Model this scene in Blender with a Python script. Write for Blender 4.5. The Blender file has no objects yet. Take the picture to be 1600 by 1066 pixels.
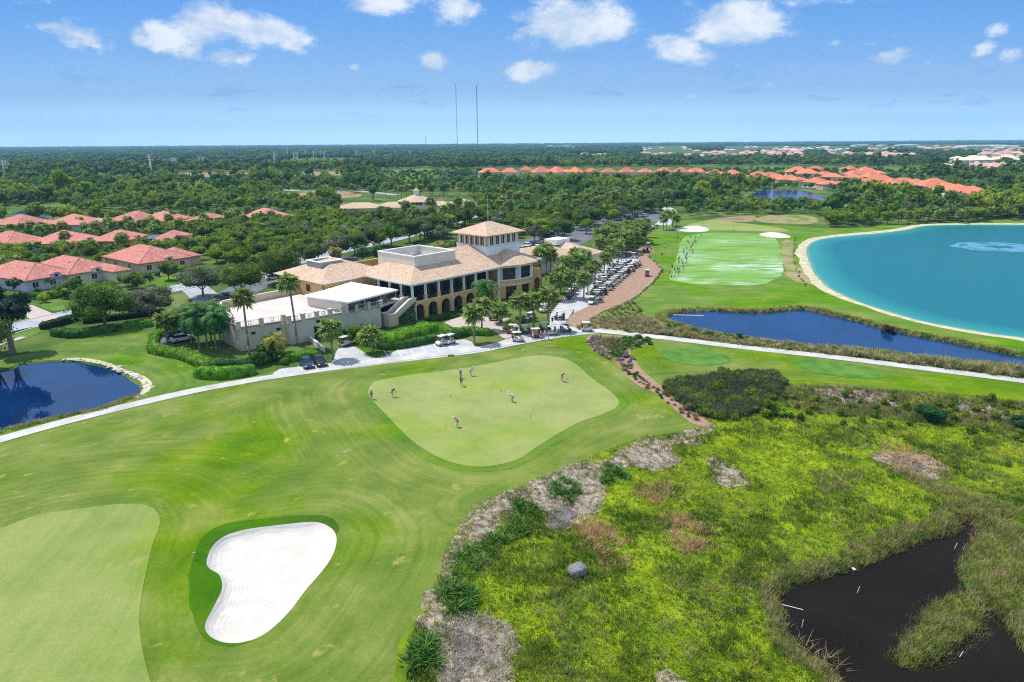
import bpy, math, random
import numpy as np
from mathutils import Vector, Matrix
from mathutils.geometry import delaunay_2d_cdt, tessellate_polygon
random.seed(7); RNG=np.random.default_rng(7)
rad=math.radians
scene=bpy.context.scene; COL=scene.collection
# ------------------------------------------------------------------ survey: photo point -> place on the ground
F=1067.; H=38.; PIT=rad(16.27); ROL=rad(0.394)
def G(px,py,z=0.):
    u=px-800.; v=py-533.; c,s=math.cos(ROL),math.sin(ROL)
    u2=u*c-v*s; v2=u*s+v*c
    d=(u2,F*math.cos(PIT)-v2*math.sin(PIT),-F*math.sin(PIT)-v2*math.cos(PIT))
    t=(z-H)/d[2]
    return (d[0]*t,d[1]*t)
def inview(x,y,m=0.):
    return y>35 and abs(x)<0.77*y+12+m
# ------------------------------------------------------------------ scene helpers
def tag(o,label=None,cat=None,group=None,kind=None):
    if label: o['label']=label
    if cat: o['category']=cat
    if group: o['group']=group
    if kind: o['kind']=kind
    return o
def empty(name,loc,rz=0.,label=None,cat=None,group=None):
    o=bpy.data.objects.new(name,None); COL.objects.link(o)
    o.location=loc; o.rotation_euler=(0,0,rz); o.empty_display_size=.5
    return tag(o,label,cat,group)
def link(name,me,parent=None,loc=(0,0,0),rz=0.):
    o=bpy.data.objects.new(name,me); COL.objects.link(o); o.location=loc; o.rotation_euler=(0,0,rz)
    if parent: o.parent=parent
    return o
def copy_tree(o,parent=None):
    c=o.copy(); COL.objects.link(c)
    if parent: c.parent=parent
    for ch in o.children: copy_tree(ch,c)
    return c
def big_mesh(name,V,Fc,mats,smooth=False,midx=None,attr=None):
    """V (n,3), Fc (m,k) arrays -> mesh, fast"""
    V=np.asarray(V,dtype=np.float32); Fc=np.asarray(Fc,dtype=np.int32)
    me=bpy.data.meshes.new(name); m,k=Fc.shape
    me.vertices.add(len(V)); me.vertices.foreach_set('co',V.ravel())
    me.loops.add(m*k); me.loops.foreach_set('vertex_index',Fc.ravel())
    me.polygons.add(m); me.polygons.foreach_set('loop_start',np.arange(0,m*k,k,dtype=np.int32))
    me.polygons.foreach_set('loop_total',np.full(m,k,dtype=np.int32))
    if midx is not None: me.polygons.foreach_set('material_index',np.asarray(midx,dtype=np.int32))
    if smooth: me.polygons.foreach_set('use_smooth',np.ones(m,dtype=bool))
    for q in (mats if isinstance(mats,(list,tuple)) else [mats]): me.materials.append(q)
    me.update(calc_edges=True)
    if attr:
        for an,vals in attr.items():
            a=me.attributes.new(an,'FLOAT','POINT'); a.data.foreach_set('value',np.asarray(vals,dtype=np.float32))
    return me
class MB:
    """collects boxes, prisms and tubes of ONE mesh"""
    def __init__(s): s.v=[]; s.f=[]; s.m=[]
    def add(s,vs,fs,mi=0):
        n=len(s.v); s.v+= [tuple(p) for p in vs]; s.f+=[[i+n for i in f] for f in fs]; s.m+=[mi]*len(fs); return s
    def box(s,c,d,rz=0.,mi=0,taper=1.):
        x,y,z=d[0]/2,d[1]/2,d[2]/2; cs,sn=math.cos(rz),math.sin(rz); vs=[]
        for k in (-1,1):
            t=1. if k<0 else taper
            for a,b in ((-1,-1),(1,-1),(1,1),(-1,1)):
                X,Y=a*x*t,b*y*t; vs.append((c[0]+X*cs-Y*sn,c[1]+X*sn+Y*cs,c[2]+k*z))
        return s.add(vs,[(3,2,1,0),(4,5,6,7),(0,1,5,4),(1,2,6,5),(2,3,7,6),(3,0,4,7)],mi)
    def bb(s,x0,x1,y0,y1,z0,z1,mi=0): return s.box(((x0+x1)/2,(y0+y1)/2,(z0+z1)/2),(x1-x0,y1-y0,z1-z0),0,mi)
    def prism(s,poly,z0,z1,mi=0):
        n=len(poly)
        a=sum(poly[i][0]*poly[(i+1)%n][1]-poly[(i+1)%n][0]*poly[i][1] for i in range(n))
        if a<0: poly=poly[::-1]
        vs=[(p[0],p[1],z0) for p in poly]+[(p[0],p[1],z1) for p in poly]
        fs=[list(range(n))[::-1],[i+n for i in range(n)]]+[[i,(i+1)%n,(i+1)%n+n,i+n] for i in range(n)]
        return s.add(vs,fs,mi)
    def prof(s,pts,y0,y1,mi=0):
        """profile in x,z swept along y"""
        n=len(pts); vs=[(p[0],y0,p[1]) for p in pts]+[(p[0],y1,p[1]) for p in pts]
        fs=[list(range(n)),[i+n for i in range(n)][::-1]]+[[(i+1)%n,i,i+n,(i+1)%n+n] for i in range(n)]
        return s.add(vs,fs,mi)
    def tube(s,p0,p1,r0,r1=None,n=8,mi=0,cap=True):
        r1=r0 if r1 is None else r1
        p0=Vector(p0);p1=Vector(p1); d=(p1-p0).normalized(); a=d.orthogonal().normalized(); b=d.cross(a)
        vs=[]
        for p,r in ((p0,r0),(p1,r1)):
            for i in range(n):
                t=2*math.pi*i/n; vs.append(p+a*math.cos(t)*r+b*math.sin(t)*r)
        fs=[[i,(i+1)%n,(i+1)%n+n,i+n] for i in range(n)]
        if cap: fs+=[list(range(n))[::-1],[i+n for i in range(n)]]
        return s.add(vs,fs,mi)
    def hip(s,x0,x1,y0,y1,z,sl,th=.22,mi=0,gable=None):
        """solid hip roof over a rectangle; gable='x1' leaves that end upright"""
        w=min(x1-x0,y1-y0)/2; 
        if (x1-x0)>=(y1-y0):
            ym=(y0+y1)/2; zt=z+w*sl; a=x0+w; b=x1-w
            if gable=='x1': b=x1
            if gable=='x0': a=x0
            R=[(a,ym,zt),(max(b,a+.01),ym,zt)]
            E=[(x0,y0,z),(x1,y0,z),(x1,y1,z),(x0,y1,z)]
            fs=[(0,1,5,4),(1,2,5),(2,3,4,5),(3,0,4)]
        else:
            xm=(x0+x1)/2; zt=z+w*sl; a=y0+w; b=y1-w
            if gable=='y0': a=y0
            if gable=='y1': b=y1
            R=[(xm,a,zt),(xm,max(b,a+.01),zt)]
            E=[(x0,y0,z),(x1,y0,z),(x1,y1,z),(x0,y1,z)]
            fs=[(0,1,4),(1,2,5,4),(2,3,5),(3,0,4,5)]
        B=[(p[0],p[1],z-th) for p in E]
        s.add(E+R,fs,mi); n=len(s.v)
        return s.add(E+B,[(4,5,1,0),(5,6,2,1),(6,7,3,2),(7,4,0,3),(7,6,5,4)],mi)
    def mesh(s,name,mats,smooth=False,bevel=0):
        me=bpy.data.meshes.new(name); me.from_pydata(s.v,[],s.f)
        for q in (mats if isinstance(mats,(list,tuple)) else [mats]): me.materials.append(q)
        me.polygons.foreach_set('material_index',s.m)
        if smooth: me.polygons.foreach_set('use_smooth',[True]*len(s.f))
        me.update(); return me
    def build(s,name,mats,parent=None,smooth=False,loc=(0,0,0),rz=0.):
        return link(name,s.mesh(name,mats,smooth),parent,loc,rz)
# ------------------------------------------------------------------ materials
def srgb(r,g,b):
    f=lambda c:((c/255.)/12.92 if c/255.<=.04045 else ((c/255.+.055)/1.055)**2.4)
    return (f(r),f(g),f(b))
def nd(nt,t,**k):
    n=nt.nodes.new(t)
    for a,b in k.items():
        if hasattr(n,a): setattr(n,a,b)
        else: n.inputs[a].default_value=b
    return n
def mth(nt,op,a,b=None,c=None,clamp=False):
    n=nt.nodes.new('ShaderNodeMath'); n.operation=op; n.use_clamp=clamp
    for i,x in enumerate((a,b,c)):
        if x is None: continue
        if isinstance(x,(int,float)): n.inputs[i].default_value=x
        else: nt.links.new(x,n.inputs[i])
    return n.outputs[0]
def noise(nt,vec,scale,detail=3.,rough=.55,dist=0.):
    n=nt.nodes.new('ShaderNodeTexNoise'); n.inputs['Scale'].default_value=scale; n.inputs['Detail'].default_value=detail
    n.inputs['Roughness'].default_value=rough; n.inputs['Distortion'].default_value=dist
    if vec is not None: nt.links.new(vec,n.inputs['Vector'])
    return n.outputs[0]
def ramp(nt,fac,stops,interp='LINEAR'):
    r=nt.nodes.new('ShaderNodeValToRGB'); r.color_ramp.interpolation=interp
    e=r.color_ramp.elements
    while len(e)<len(stops): e.new(.5)
    for i,(p,c) in enumerate(stops): e[i].position=p; e[i].color=(*c,1) if len(c)==3 else c
    nt.links.new(fac,r.inputs[0]); return r.outputs[0]
def mix(nt,fac,a,b,mode='MIX'):
    n=nt.nodes.new('ShaderNodeMix'); n.data_type='RGBA'; n.blend_type=mode
    for i,x in ((0,fac),(6,a),(7,b)):
        if isinstance(x,(int,float)): n.inputs[i].default_value=x
        elif isinstance(x,tuple): n.inputs[i].default_value=(*x,1)
        else: nt.links.new(x,n.inputs[i])
    return n.outputs[2]
def sstep(nt,x,a,b):
    n=nt.nodes.new('ShaderNodeMapRange'); n.interpolation_type='SMOOTHSTEP'
    nt.links.new(x,n.inputs[0]); n.inputs[1].default_value=a; n.inputs[2].default_value=b
    return n.outputs[0]
def new_mat(name):
    m=bpy.data.materials.new(name); m.use_nodes=True; nt=m.node_tree
    return m,nt,nt.nodes['Principled BSDF']
def pmat(name,c1,c2=None,c3=None,scale=1.,detail=3.,rough=.85,spec=.25,rnd=0.,isl=0.,bump=0.,bscale=None,metal=0.,lo=.35,hi=.65,obj=False,stretch=None):
    m,nt,b=new_mat(name); c2=c2 or tuple(x*.8 for x in c1)
    if obj:
        tc=nt.nodes.new('ShaderNodeTexCoord'); vec=tc.outputs['Object']
    else:
        g=nt.nodes.new('ShaderNodeNewGeometry'); vec=g.outputs['Position']
    if stretch:
        mp=nt.nodes.new('ShaderNodeMapping'); mp.inputs['Scale'].default_value=stretch; nt.links.new(vec,mp.inputs[0]); vec=mp.outputs[0]
    f=noise(nt,vec,scale,detail)
    st=[(lo,c1),(hi,c2)] if c3 is None else [(lo,c1),((lo+hi)/2,c2),(hi,c3)]
    col=ramp(nt,f,st)
    if rnd or isl:
        v=1.; acc=None
        if rnd:
            oi=nt.nodes.new('ShaderNodeObjectInfo'); acc=mth(nt,'MULTIPLY_ADD',oi.outputs['Random'],rnd,1-rnd/2)
        if isl:
            ge=nt.nodes.new('ShaderNodeNewGeometry'); a2=mth(nt,'MULTIPLY_ADD',ge.outputs['Random Per Island'],isl,1-isl/2)
            acc=a2 if acc is None else mth(nt,'MULTIPLY',acc,a2)
        hs=nt.nodes.new('ShaderNodeHueSaturation'); nt.links.new(acc,hs.inputs['Value']); nt.links.new(col,hs.inputs['Color'])
        if rnd:
            nt.links.new(mth(nt,'MULTIPLY_ADD',oi.outputs['Random'],.03,.485),hs.inputs['Hue'])
        col=hs.outputs[0]
    nt.links.new(col,b.inputs['Base Color'])
    b.inputs['Roughness'].default_value=rough; b.inputs['Specular IOR Level'].default_value=spec; b.inputs['Metallic'].default_value=metal
    if bump:
        bn=nt.nodes.new('ShaderNodeBump'); bn.inputs['Strength'].default_value=bump; bn.inputs['Distance'].default_value=.2
        nt.links.new(noise(nt,vec,bscale or scale*4,4.),bn.inputs['Height']); nt.links.new(bn.outputs[0],b.inputs['Normal'])
    return m
# ------------------------------------------------------------------ geometry tools (numpy)
def spline(pts,n=6,closed=True):
    P=[np.array(p,float) for p in pts]; N=len(P); out=[]
    for i in range(N if closed else N-1):
        p0=P[(i-1)%N] if closed or i>0 else P[0]; p1=P[i]; p2=P[(i+1)%N]; p3=P[(i+2)%N] if closed or i+2<N else P[-1]
        for k in range(n):
            t=k/n; out.append(.5*((2*p1)+(-p0+p2)*t+(2*p0-5*p1+4*p2-p3)*t*t+(-p0+3*p1-3*p2+p3)*t**3))
    if not closed: out.append(P[-1])
    return np.array(out)
def PX(pts,z=0.): return [G(a,b,z) for a,b in pts]
def inside(poly,X,Y):
    poly=np.asarray(poly); X=np.asarray(X,float); Y=np.asarray(Y,float); r=np.zeros(X.shape,bool); n=len(poly)
    xm,ym=poly.min(0); xM,yM=poly.max(0); sel=(X>=xm)&(X<=xM)&(Y>=ym)&(Y<=yM)
    if not sel.any(): return r
    x=X[sel]; y=Y[sel]; q=np.zeros(x.shape,bool); j=n-1
    for i in range(n):
        yi,yj=poly[i,1],poly[j,1]
        c=(yi>y)!=(yj>y)
        if c.any():
            xx=(poly[j,0]-poly[i,0])*(y-yi)/((yj-yi) if yj!=yi else 1e-9)+poly[i,0]; q^=c&(x<xx)
        j=i
    r[sel]=q; return r
def pdist(poly,X,Y,closed=True,lim=None):
    poly=np.asarray(poly); X=np.asarray(X,float); Y=np.asarray(Y,float); n=len(poly); d=np.full(X.shape,1e9)
    for i in range(n if closed else n-1):
        a=poly[i]; b=poly[(i+1)%n]; ab=b-a; L=ab@ab+1e-12
        t=np.clip(((X-a[0])*ab[0]+(Y-a[1])*ab[1])/L,0,1)
        d=np.minimum(d,(X-a[0]-t*ab[0])**2+(Y-a[1]-t*ab[1])**2)
    return np.sqrt(d)
def ss(x,a,b):
    t=np.clip((x-a)/(b-a),0,1); return t*t*(3-2*t)
def vn(x,y,s,seed=0):
    """value noise 0..1"""
    x=np.asarray(x,float)/s+seed*17.3; y=np.asarray(y,float)/s-seed*9.1
    xi=np.floor(x); yi=np.floor(y); fx=x-xi; fy=y-yi; fx=fx*fx*(3-2*fx); fy=fy*fy*(3-2*fy)
    h=lambda a,b:np.modf(np.abs(np.sin(a*127.1+b*311.7+seed)*43758.5453))[0]
    return (h(xi,yi)*(1-fx)+h(xi+1,yi)*fx)*(1-fy)+(h(xi,yi+1)*(1-fx)+h(xi+1,yi+1)*fx)*fy
def fbm(x,y,s,seed=0): return .55*vn(x,y,s,seed)+.3*vn(x,y,s/2.1,seed+3)+.15*vn(x,y,s/4.3,seed+5)
def wob(poly,a,s,seed=0):
    """roughen an outline"""
    p=np.asarray(poly); n=len(p); t=np.roll(p,-1,0)-np.roll(p,1,0); t/=np.linalg.norm(t,axis=1)[:,None]+1e-9
    nn=np.stack([t[:,1],-t[:,0]],1); return p+nn*((fbm(p[:,0],p[:,1],s,seed)-.5)*2*a)[:,None]
def dense(poly,step):
    out=[]; p=np.asarray(poly); n=len(p)
    for i in range(n):
        a=p[i]; b=p[(i+1)%n]; k=max(1,int(np.linalg.norm(b-a)/step))
        for j in range(k): out.append(a+(b-a)*j/k)
    return np.array(out)
def offset(poly,d):
    p=np.asarray(poly); a=.5*np.sum(p[:,0]*np.roll(p[:,1],-1)-np.roll(p[:,0],-1)*p[:,1])
    t=np.roll(p,-1,0)-np.roll(p,1,0); t/=np.linalg.norm(t,axis=1)[:,None]+1e-9
    nn=np.stack([t[:,1],-t[:,0]],1)*(1 if a>0 else -1); return p+nn*d
# ------------------------------------------------------------------ outlines of the land (from the survey)
green=spline(PX([(578,622),(577,608),(588,597),(620,590),(660,584),(720,577),(770,568),(810,560),(845,556),(878,560),(900,570),(925,592),(950,612),(966,630),(963,642),(940,652),(905,662),(870,680),(838,700),(812,718),(780,728),(745,731),(705,724),(668,708),(635,685),(600,648)]))
fairw=spline(PX([(-60,845),(0,832),(60,812),(120,802),(180,793),(225,792),(246,803),(250,822),(240,850),(230,890),(222,930),(218,970),(222,1010),(235,1066),(260,1130),(-60,1150),(-160,1000)]))
bunk=spline(PX([(323,878),(332,855),(352,838),(385,828),(430,822),(480,817),(505,820),(522,832),(526,850),(518,875),(500,900),(478,925),(455,955),(430,980),(405,997),(375,1006),(345,1004),(325,992),(321,975),(336,945),(347,920),(343,900),(328,890)]))
turf=spline(PX([(-200,748),(0,692),(100,664),(250,624),(400,594),(540,577),(700,557),(800,543),(880,526),(930,521),(1040,530),(1200,550),(1400,574),(1600,598),(1750,616),(1750,655),(1600,632),(1500,618),(1350,610),(1240,603),(1140,596),(1045,602),(1050,622),(1080,645),(1112,663),(1085,676),(1040,682),(990,690),(930,712),(880,735),(830,757),(785,775),(745,797),(720,830),(700,870),(690,900),(680,930),(665,955),(650,985),(640,1020),(630,1066),(620,1200),(-100,1250),(-400,900)]),5)
marsh=spline(PX([(1750,650),(1600,630),(1500,616),(1350,608),(1240,601),(1140,594),(1043,600),(1048,624),(1078,647),(1108,664),(1083,675),(1040,681),(990,689),(930,711),(880,734),(830,756),(785,774),(745,796),(719,830),(699,870),(689,900),(679,930),(664,955),(649,985),(639,1020),(629,1066),(618,1230),(1200,1300),(2100,1200),(2100,700)]),5)
lake=spline(PX([(1257,405),(1254,392),(1260,380),(1280,372),(1320,367),(1370,363),(1410,358),(1440,352),(1500,350),(1600,350),(1900,352),(2300,480),(1900,595),(1700,552),(1600,530),(1540,521),(1450,505),(1390,489),(1330,469),(1290,450),(1268,430)]),6)
pondR=wob(dense(spline(PX([(1037,492),(1060,487),(1110,484),(1180,487),(1240,482),(1280,485),(1310,493),(1360,505),(1400,516),(1450,526),(1500,536),(1560,548),(1600,556),(1800,592),(1750,608),(1600,577),(1540,569),(1480,562),(1400,553),(1340,546),(1260,540),(1180,532),(1100,518),(1060,508),(1040,500)]),4),1.2),.7,4,2)
pondL=wob(dense(spline(PX([(0,578),(30,568),(80,563),(130,564),(180,576),(212,592),(226,606),(214,618),(190,628),(150,642),(100,652),(50,664),(0,675),(-150,705),(-260,640),(-150,590)]),4),1.),.5,3,4)
pondM=wob(dense(offset(spline(PX([(1213,932),(1240,912),(1290,900),(1340,885),(1390,865),(1440,845),(1475,836),(1493,826),(1500,812),(1520,814),(1528,832),(1515,852),(1498,880),(1505,912),(1532,937),(1562,958),(1600,1012),(1720,1120),(1650,1230),(1345,1230),(1318,1090),(1290,1045),(1250,1020),(1232,992),(1222,960)],-1.)),.8),.6),.35,1.6,5)
isle=wob(dense(spline(PX([(1395,1010),(1425,985),(1440,950),(1475,930),(1515,925),(1545,945),(1540,975),(1505,1008),(1455,1040),(1415,1045),(1392,1032)],-.9)),.6),.25,1.2,6)
pondF=[spline(PX(q),4) for q in (
 [(680,277),(700,272),(740,270),(770,271),(762,276),(720,280),(690,283)],
 [(1170,311),(1180,300),(1200,296),(1230,296),(1262,299),(1290,311),(1270,318),(1220,319),(1185,318)],
 [(20,334),(40,328),(94,326),(98,334),(70,339),(30,341)],
 [(1130,300),(1140,298),(1148,300),(1142,303)])]
BEDS=[(lake,1.2,5.),(pondR,1.,2.5),(pondL,1.,2.),(pondM,.9,1.4),(bunk,.55,.6)]+[(p,.8,4.) for p in pondF]
MOUNDS=[(G(520,690),.7,8.),(G(660,900),.45,7.),(G(120,745),.7,12.),(G(1000,640),.6,6.),(G(330,720),-.35,10.),(G(450,620),.5,6.),(G(830,790),.3,6.),(G(560,560),0.,5.),(G(1300,650),.5,8.)]
def hgt(X,Y,beds=True):
    X=np.asarray(X,float); Y=np.asarray(Y,float); z=np.zeros(X.shape)
    near=(Y<230)
    if near.any():
        x=X[near]; y=Y[near]; q=np.zeros(x.shape)
        for (mx,my),a,r in MOUNDS: q+=a*np.exp(-((x-mx)**2+(y-my)**2)/(2*r*r))
        mi=inside(marsh,x,y)
        if mi.any():
            d=pdist(marsh[:-40],x[mi],y[mi],closed=False); k=-.75*ss(d,.3,7)+.22*(fbm(x[mi],y[mi],4.,8)-.5)
            isl_=inside(isle,x[mi],y[mi]); q[mi]+=k
        z[near]=q
    if beds:
        for p,dp,w in BEDS:
            m=inside(p,X,Y)
            if m.any():
                d=pdist(p,X[m],Y[m]); k=-dp*ss(d,0,w)
                if p is pondM:
                    mi=inside(isle,X[m],Y[m]); di=pdist(isle,X[m],Y[m]); k=np.where(mi,k+(dp-.1)*ss(di,0,.8),k)
                z[m]+=k
    return z
def h1(x,y): return float(hgt(np.array([x]),np.array([y]))[0])
# one jittered lattice shared by every ground sheet
def lattice():
    out=[]
    for (x0,x1,y0,y1,s) in ((-75,105,33,130,1.35),(-170,260,130,330,6.),(-700,900,330,1200,40.),(-9000,9000,1200,14000,900.),(-300,-75,20,130,8.),(105,400,20,130,8.),(-900,-170,130,330,30.),(260,900,130,330,30.)):
        gx,gy=np.meshgrid(np.arange(x0,x1,s),np.arange(y0,y1,s)); gx=gx.ravel(); gy=gy.ravel()
        out.append(np.stack([gx+RNG.uniform(-.3,.3,gx.size)*s,gy+RNG.uniform(-.3,.3,gx.size)*s],1))
    return np.concatenate(out)
LAT=lattice()
def cdt(contours,pts,eps=1e-4):
    V=[];E=[]
    for c,closed in contours:
        n0=len(V); V+=[Vector((float(p[0]),float(p[1]))) for p in c]; n=len(c)
        E+=[(n0+i,n0+(i+1)%n) for i in range(n if closed else n-1)]
    V+=[Vector((float(p[0]),float(p[1]))) for p in pts]
    r=delaunay_2d_cdt(V,E,[],0,eps,False)
    P=np.array([(v.x,v.y) for v in r[0]]); T=np.array([t for t in r[2] if len(t)==3],dtype=np.int32)
    a=P[T[:,0]];b=P[T[:,1]];c=P[T[:,2]]; ar=(b[:,0]-a[:,0])*(c[:,1]-a[:,1])-(b[:,1]-a[:,1])*(c[:,0]-a[:,0])
    T[ar<0]=T[ar<0][:,::-1]; return P,T[np.abs(ar)>1e-6]
def sheet(name,poly,off,mat,kind='structure',holes=(),attr=None,zfun=None,beds=True,latt=True,label=None,cat=None,rings=()):
    poly=np.asarray(poly); q=[]
    if latt:
        m=inside(poly,LAT[:,0],LAT[:,1])
        for h in holes: m&=~inside(h,LAT[:,0],LAT[:,1])
        q=LAT[m]; 
        if len(q):
            d=pdist(poly,q[:,0],q[:,1]); q=q[d>.25]
    P,T=cdt([(poly,True)]+[(h,True) for h in list(holes)+list(rings)],q)
    c=P[T].mean(1); m=inside(poly,c[:,0],c[:,1])
    for h in holes: m&=~inside(h,c[:,0],c[:,1])
    T=T[m]; used=np.unique(T); re=np.full(len(P),-1); re[used]=np.arange(len(used)); P=P[used]; T=re[T]
    z=(zfun(P[:,0],P[:,1]) if zfun else hgt(P[:,0],P[:,1],beds))+off
    at={k:f(P[:,0],P[:,1]) for k,f in (attr or {}).items()}
    me=big_mesh(name,np.column_stack([P,z]),T,mat,True,attr=at); o=link(name,me)
    return tag(o,label,cat,kind=kind)
def strip(name,pts,width,off,mat,kind='structure',step=2.,kerb=None,parentkind=None):
    """ribbon laid along a centre line on the ground"""
    c=spline(pts,8,False); seg=np.linalg.norm(np.diff(c,axis=0),axis=1); s=np.concatenate([[0],np.cumsum(seg)])
    n=max(2,int(s[-1]/step)); t=np.linspace(0,s[-1],n); X=np.interp(t,s,c[:,0]); Y=np.interp(t,s,c[:,1])
    dx=np.gradient(X);dy=np.gradient(Y);L=np.hypot(dx,dy);nx=-dy/L;ny=dx/L
    W=np.interp(t,np.linspace(0,s[-1],len(width)),width) if hasattr(width,'__len__') else np.full(n,width)
    k=4; V=[]
    for j in range(k+1):
        a=(j/k-.5); x=X+nx*W*a; y=Y+ny*W*a; V.append(np.column_stack([x,y,hgt(x,y)+off]))
    V=np.stack(V,1).reshape(-1,3); Fc=[]
    for i in range(n-1):
        for j in range(k):
            a=i*(k+1)+j; Fc.append((a,a+k+1,a+k+2,a+1))
    Fc=np.array(Fc)[:,::-1]
    o=link(name,big_mesh(name,V,Fc,mat,True)); tag(o,kind=kind)
    if kerb:
        for sd in (-1,1):
            V=[]
            for (a,zz) in ((0,-.1),(0,.13),(.28,.13),(.28,-.1)):
                x=X+nx*(W/2+a)*sd; y=Y+ny*(W/2+a)*sd; V.append(np.column_stack([x,y,hgt(x,y)+off+zz]))
            V=np.stack(V,1).reshape(-1,3); Fc=[]
            for i in range(n-1):
                for j in range(3): a=i*4+j; Fc.append((a,a+4,a+5,a+1))
            tag(link('kerb',big_mesh('kerb',V,np.array(Fc),kerb)),kind='structure')
    return np.stack([X,Y],1)
# ------------------------------------------------------------------ materials of the land
def turf_mat(name,ca,cb,cc,streak=1.,dry=.5,fine=9.,sfreq=1.1):
    m,nt,b=new_mat(name); g=nt.nodes.new('ShaderNodeNewGeometry'); pos=g.outputs['Position']
    at=nt.nodes.new('ShaderNodeAttribute'); at.attribute_name='dist'
    sp=nt.nodes.new('ShaderNodeSeparateXYZ'); nt.links.new(pos,sp.inputs[0])
    cm=nt.nodes.new('ShaderNodeCombineXYZ')
    wrp=mth(nt,'MULTIPLY_ADD',noise(nt,pos,.12,2.),1.3,at.outputs['Fac'])
    nt.links.new(mth(nt,'MULTIPLY',wrp,sfreq),cm.inputs[0]); nt.links.new(mth(nt,'MULTIPLY',sp.outputs[0],.05),cm.inputs[1]); nt.links.new(mth(nt,'MULTIPLY',sp.outputs[1],.05),cm.inputs[2])
    st=noise(nt,cm.outputs[0],1.,4.,.6)
    md=noise(nt,pos,.13,5.,.6); fn=noise(nt,pos,fine,3.,.7)
    f=mth(nt,'ADD',mth(nt,'MULTIPLY',st,streak*.55),mth(nt,'MULTIPLY',md,.45+.55*(1-streak)))
    col=ramp(nt,f,[(.34,ca),(.50,cb),(.68,cc)])
    dr=noise(nt,pos,.35,5.,.65); dm=sstep(nt,dr,.60,.72)
    col=mix(nt,mth(nt,'MULTIPLY',dm,dry),col,(.30,.27,.075))
    f2=noise(nt,pos,fine*.3,3.,.7)
    fv=mth(nt,'ADD',mth(nt,'MULTIPLY_ADD',fn,.95,.30),mth(nt,'MULTIPLY',f2,.45)); hs=nt.nodes.new('ShaderNodeHueSaturation'); nt.links.new(col,hs.inputs['Color']); nt.links.new(fv,hs.inputs['Value'])
    pt=noise(nt,pos,.045,3.,.5); nt.links.new(mth(nt,'MULTIPLY_ADD',sstep(nt,pt,.45,.68),.022,.494),hs.inputs['Hue']); nt.links.new(mth(nt,'MULTIPLY_ADD',sstep(nt,pt,.45,.68),.25,.93),hs.inputs['Saturation'])
    nt.links.new(hs.outputs[0],b.inputs['Base Color']); b.inputs['Roughness'].default_value=.95; b.inputs['Specular IOR Level'].default_value=.1
    bn=nt.nodes.new('ShaderNodeBump'); bn.inputs['Strength'].default_value=.5; bn.inputs['Distance'].default_value=.06
    nt.links.new(mth(nt,'ADD',fn,mth(nt,'MULTIPLY',noise(nt,pos,2.,3.),1.2)),bn.inputs['Height']); nt.links.new(bn.outputs[0],b.inputs['Normal'])
    return m
M={}
M['turf']=turf_mat('golf turf',(.065,.128,.009),(.120,.182,.018),(.215,.240,.050),.62,.9,sfreq=1.7)
M['lush']=turf_mat('deep rough turf',(.030,.090,.003),(.052,.125,.005),(.085,.16,.009),.4,.2,12.)
M['collar']=turf_mat('collar turf',(.050,.130,.008),(.100,.185,.014),(.17,.225,.028),.6,.4)
M['green']=turf_mat('putting turf',(.180,.240,.055),(.232,.278,.075),(.29,.31,.10),.35,.7,14.)
M['fairway']=turf_mat('fairway turf',(.150,.215,.040),(.205,.262,.058),(.26,.29,.082),.7,.6,12.)
M['range']=turf_mat('range turf',(.055,.138,.008),(.098,.190,.012),(.20,.245,.04),.8,.8)
M['lawn']=turf_mat('lawn',(.045,.115,.008),(.09,.175,.014),(.20,.23,.05),.6,.9)
M['teepad']=pmat('tee turf',(.055,.150,.022),(.085,.195,.028),(.12,.22,.04),scale=.35,detail=5,rough=.95,spec=.1,bump=.3,bscale=9)
def rake(m):
    nt=m.node_tree; b=nt.nodes['Principled BSDF']; at=nt.nodes.new('ShaderNodeAttribute'); at.attribute_name='dist'; g=nt.nodes.new('ShaderNodeNewGeometry')
    f=mth(nt,'SINE',mth(nt,'MULTIPLY',mth(nt,'ADD',at.outputs['Fac'],mth(nt,'MULTIPLY',noise(nt,g.outputs['Position'],.5,2.),.8)),16.))
    nz=noise(nt,g.outputs['Position'],7.,4.); bn=nt.nodes.new('ShaderNodeBump'); bn.inputs['Strength'].default_value=.5; bn.inputs['Distance'].default_value=.05; nt.links.new(mth(nt,'ADD',mth(nt,'MULTIPLY',f,.35),mth(nt,'MULTIPLY',nz,1.3)),bn.inputs['Height']); nt.links.new(bn.outputs[0],b.inputs['Normal'])
# practice tee with sanded streaks (real top-dressing sand on the grass)
def tee_mat():
    m,nt,b=new_mat('range tee'); g=nt.nodes.new('ShaderNodeNewGeometry'); pos=g.outputs['Position']
    mp=nt.nodes.new('ShaderNodeMapping'); mp.inputs['Scale'].default_value=(.045,.16,1); mp.inputs['Rotation'].default_value=(0,0,rad(-3)); nt.links.new(pos,mp.inputs[0])
    col=ramp(nt,noise(nt,mp.outputs[0],1.4,4.),[(.35,(.08,.23,.02)),(.6,(.17,.31,.04))])
    big=noise(nt,pos,.02,2.); str_=noise(nt,mp.outputs[0],3.2,6.,.7)
    s=mth(nt,'MULTIPLY_ADD',big,.9,str_); w=sstep(nt,s,1.02,1.22)
    at=nt.nodes.new('ShaderNodeAttribute'); at.attribute_name='sand'; 
    w=mth(nt,'ADD',mth(nt,'MULTIPLY',w,.65),mth(nt,'MULTIPLY',mth(nt,'MULTIPLY',at.outputs['Fac'],sstep(nt,str_,.42,.62)),.9),clamp=True)
    col=mix(nt,w,col,(.42,.52,.40)); nt.links.new(col,b.inputs['Base Color']); b.inputs['Roughness'].default_value=.95
    return m
M['tee']=tee_mat()
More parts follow.
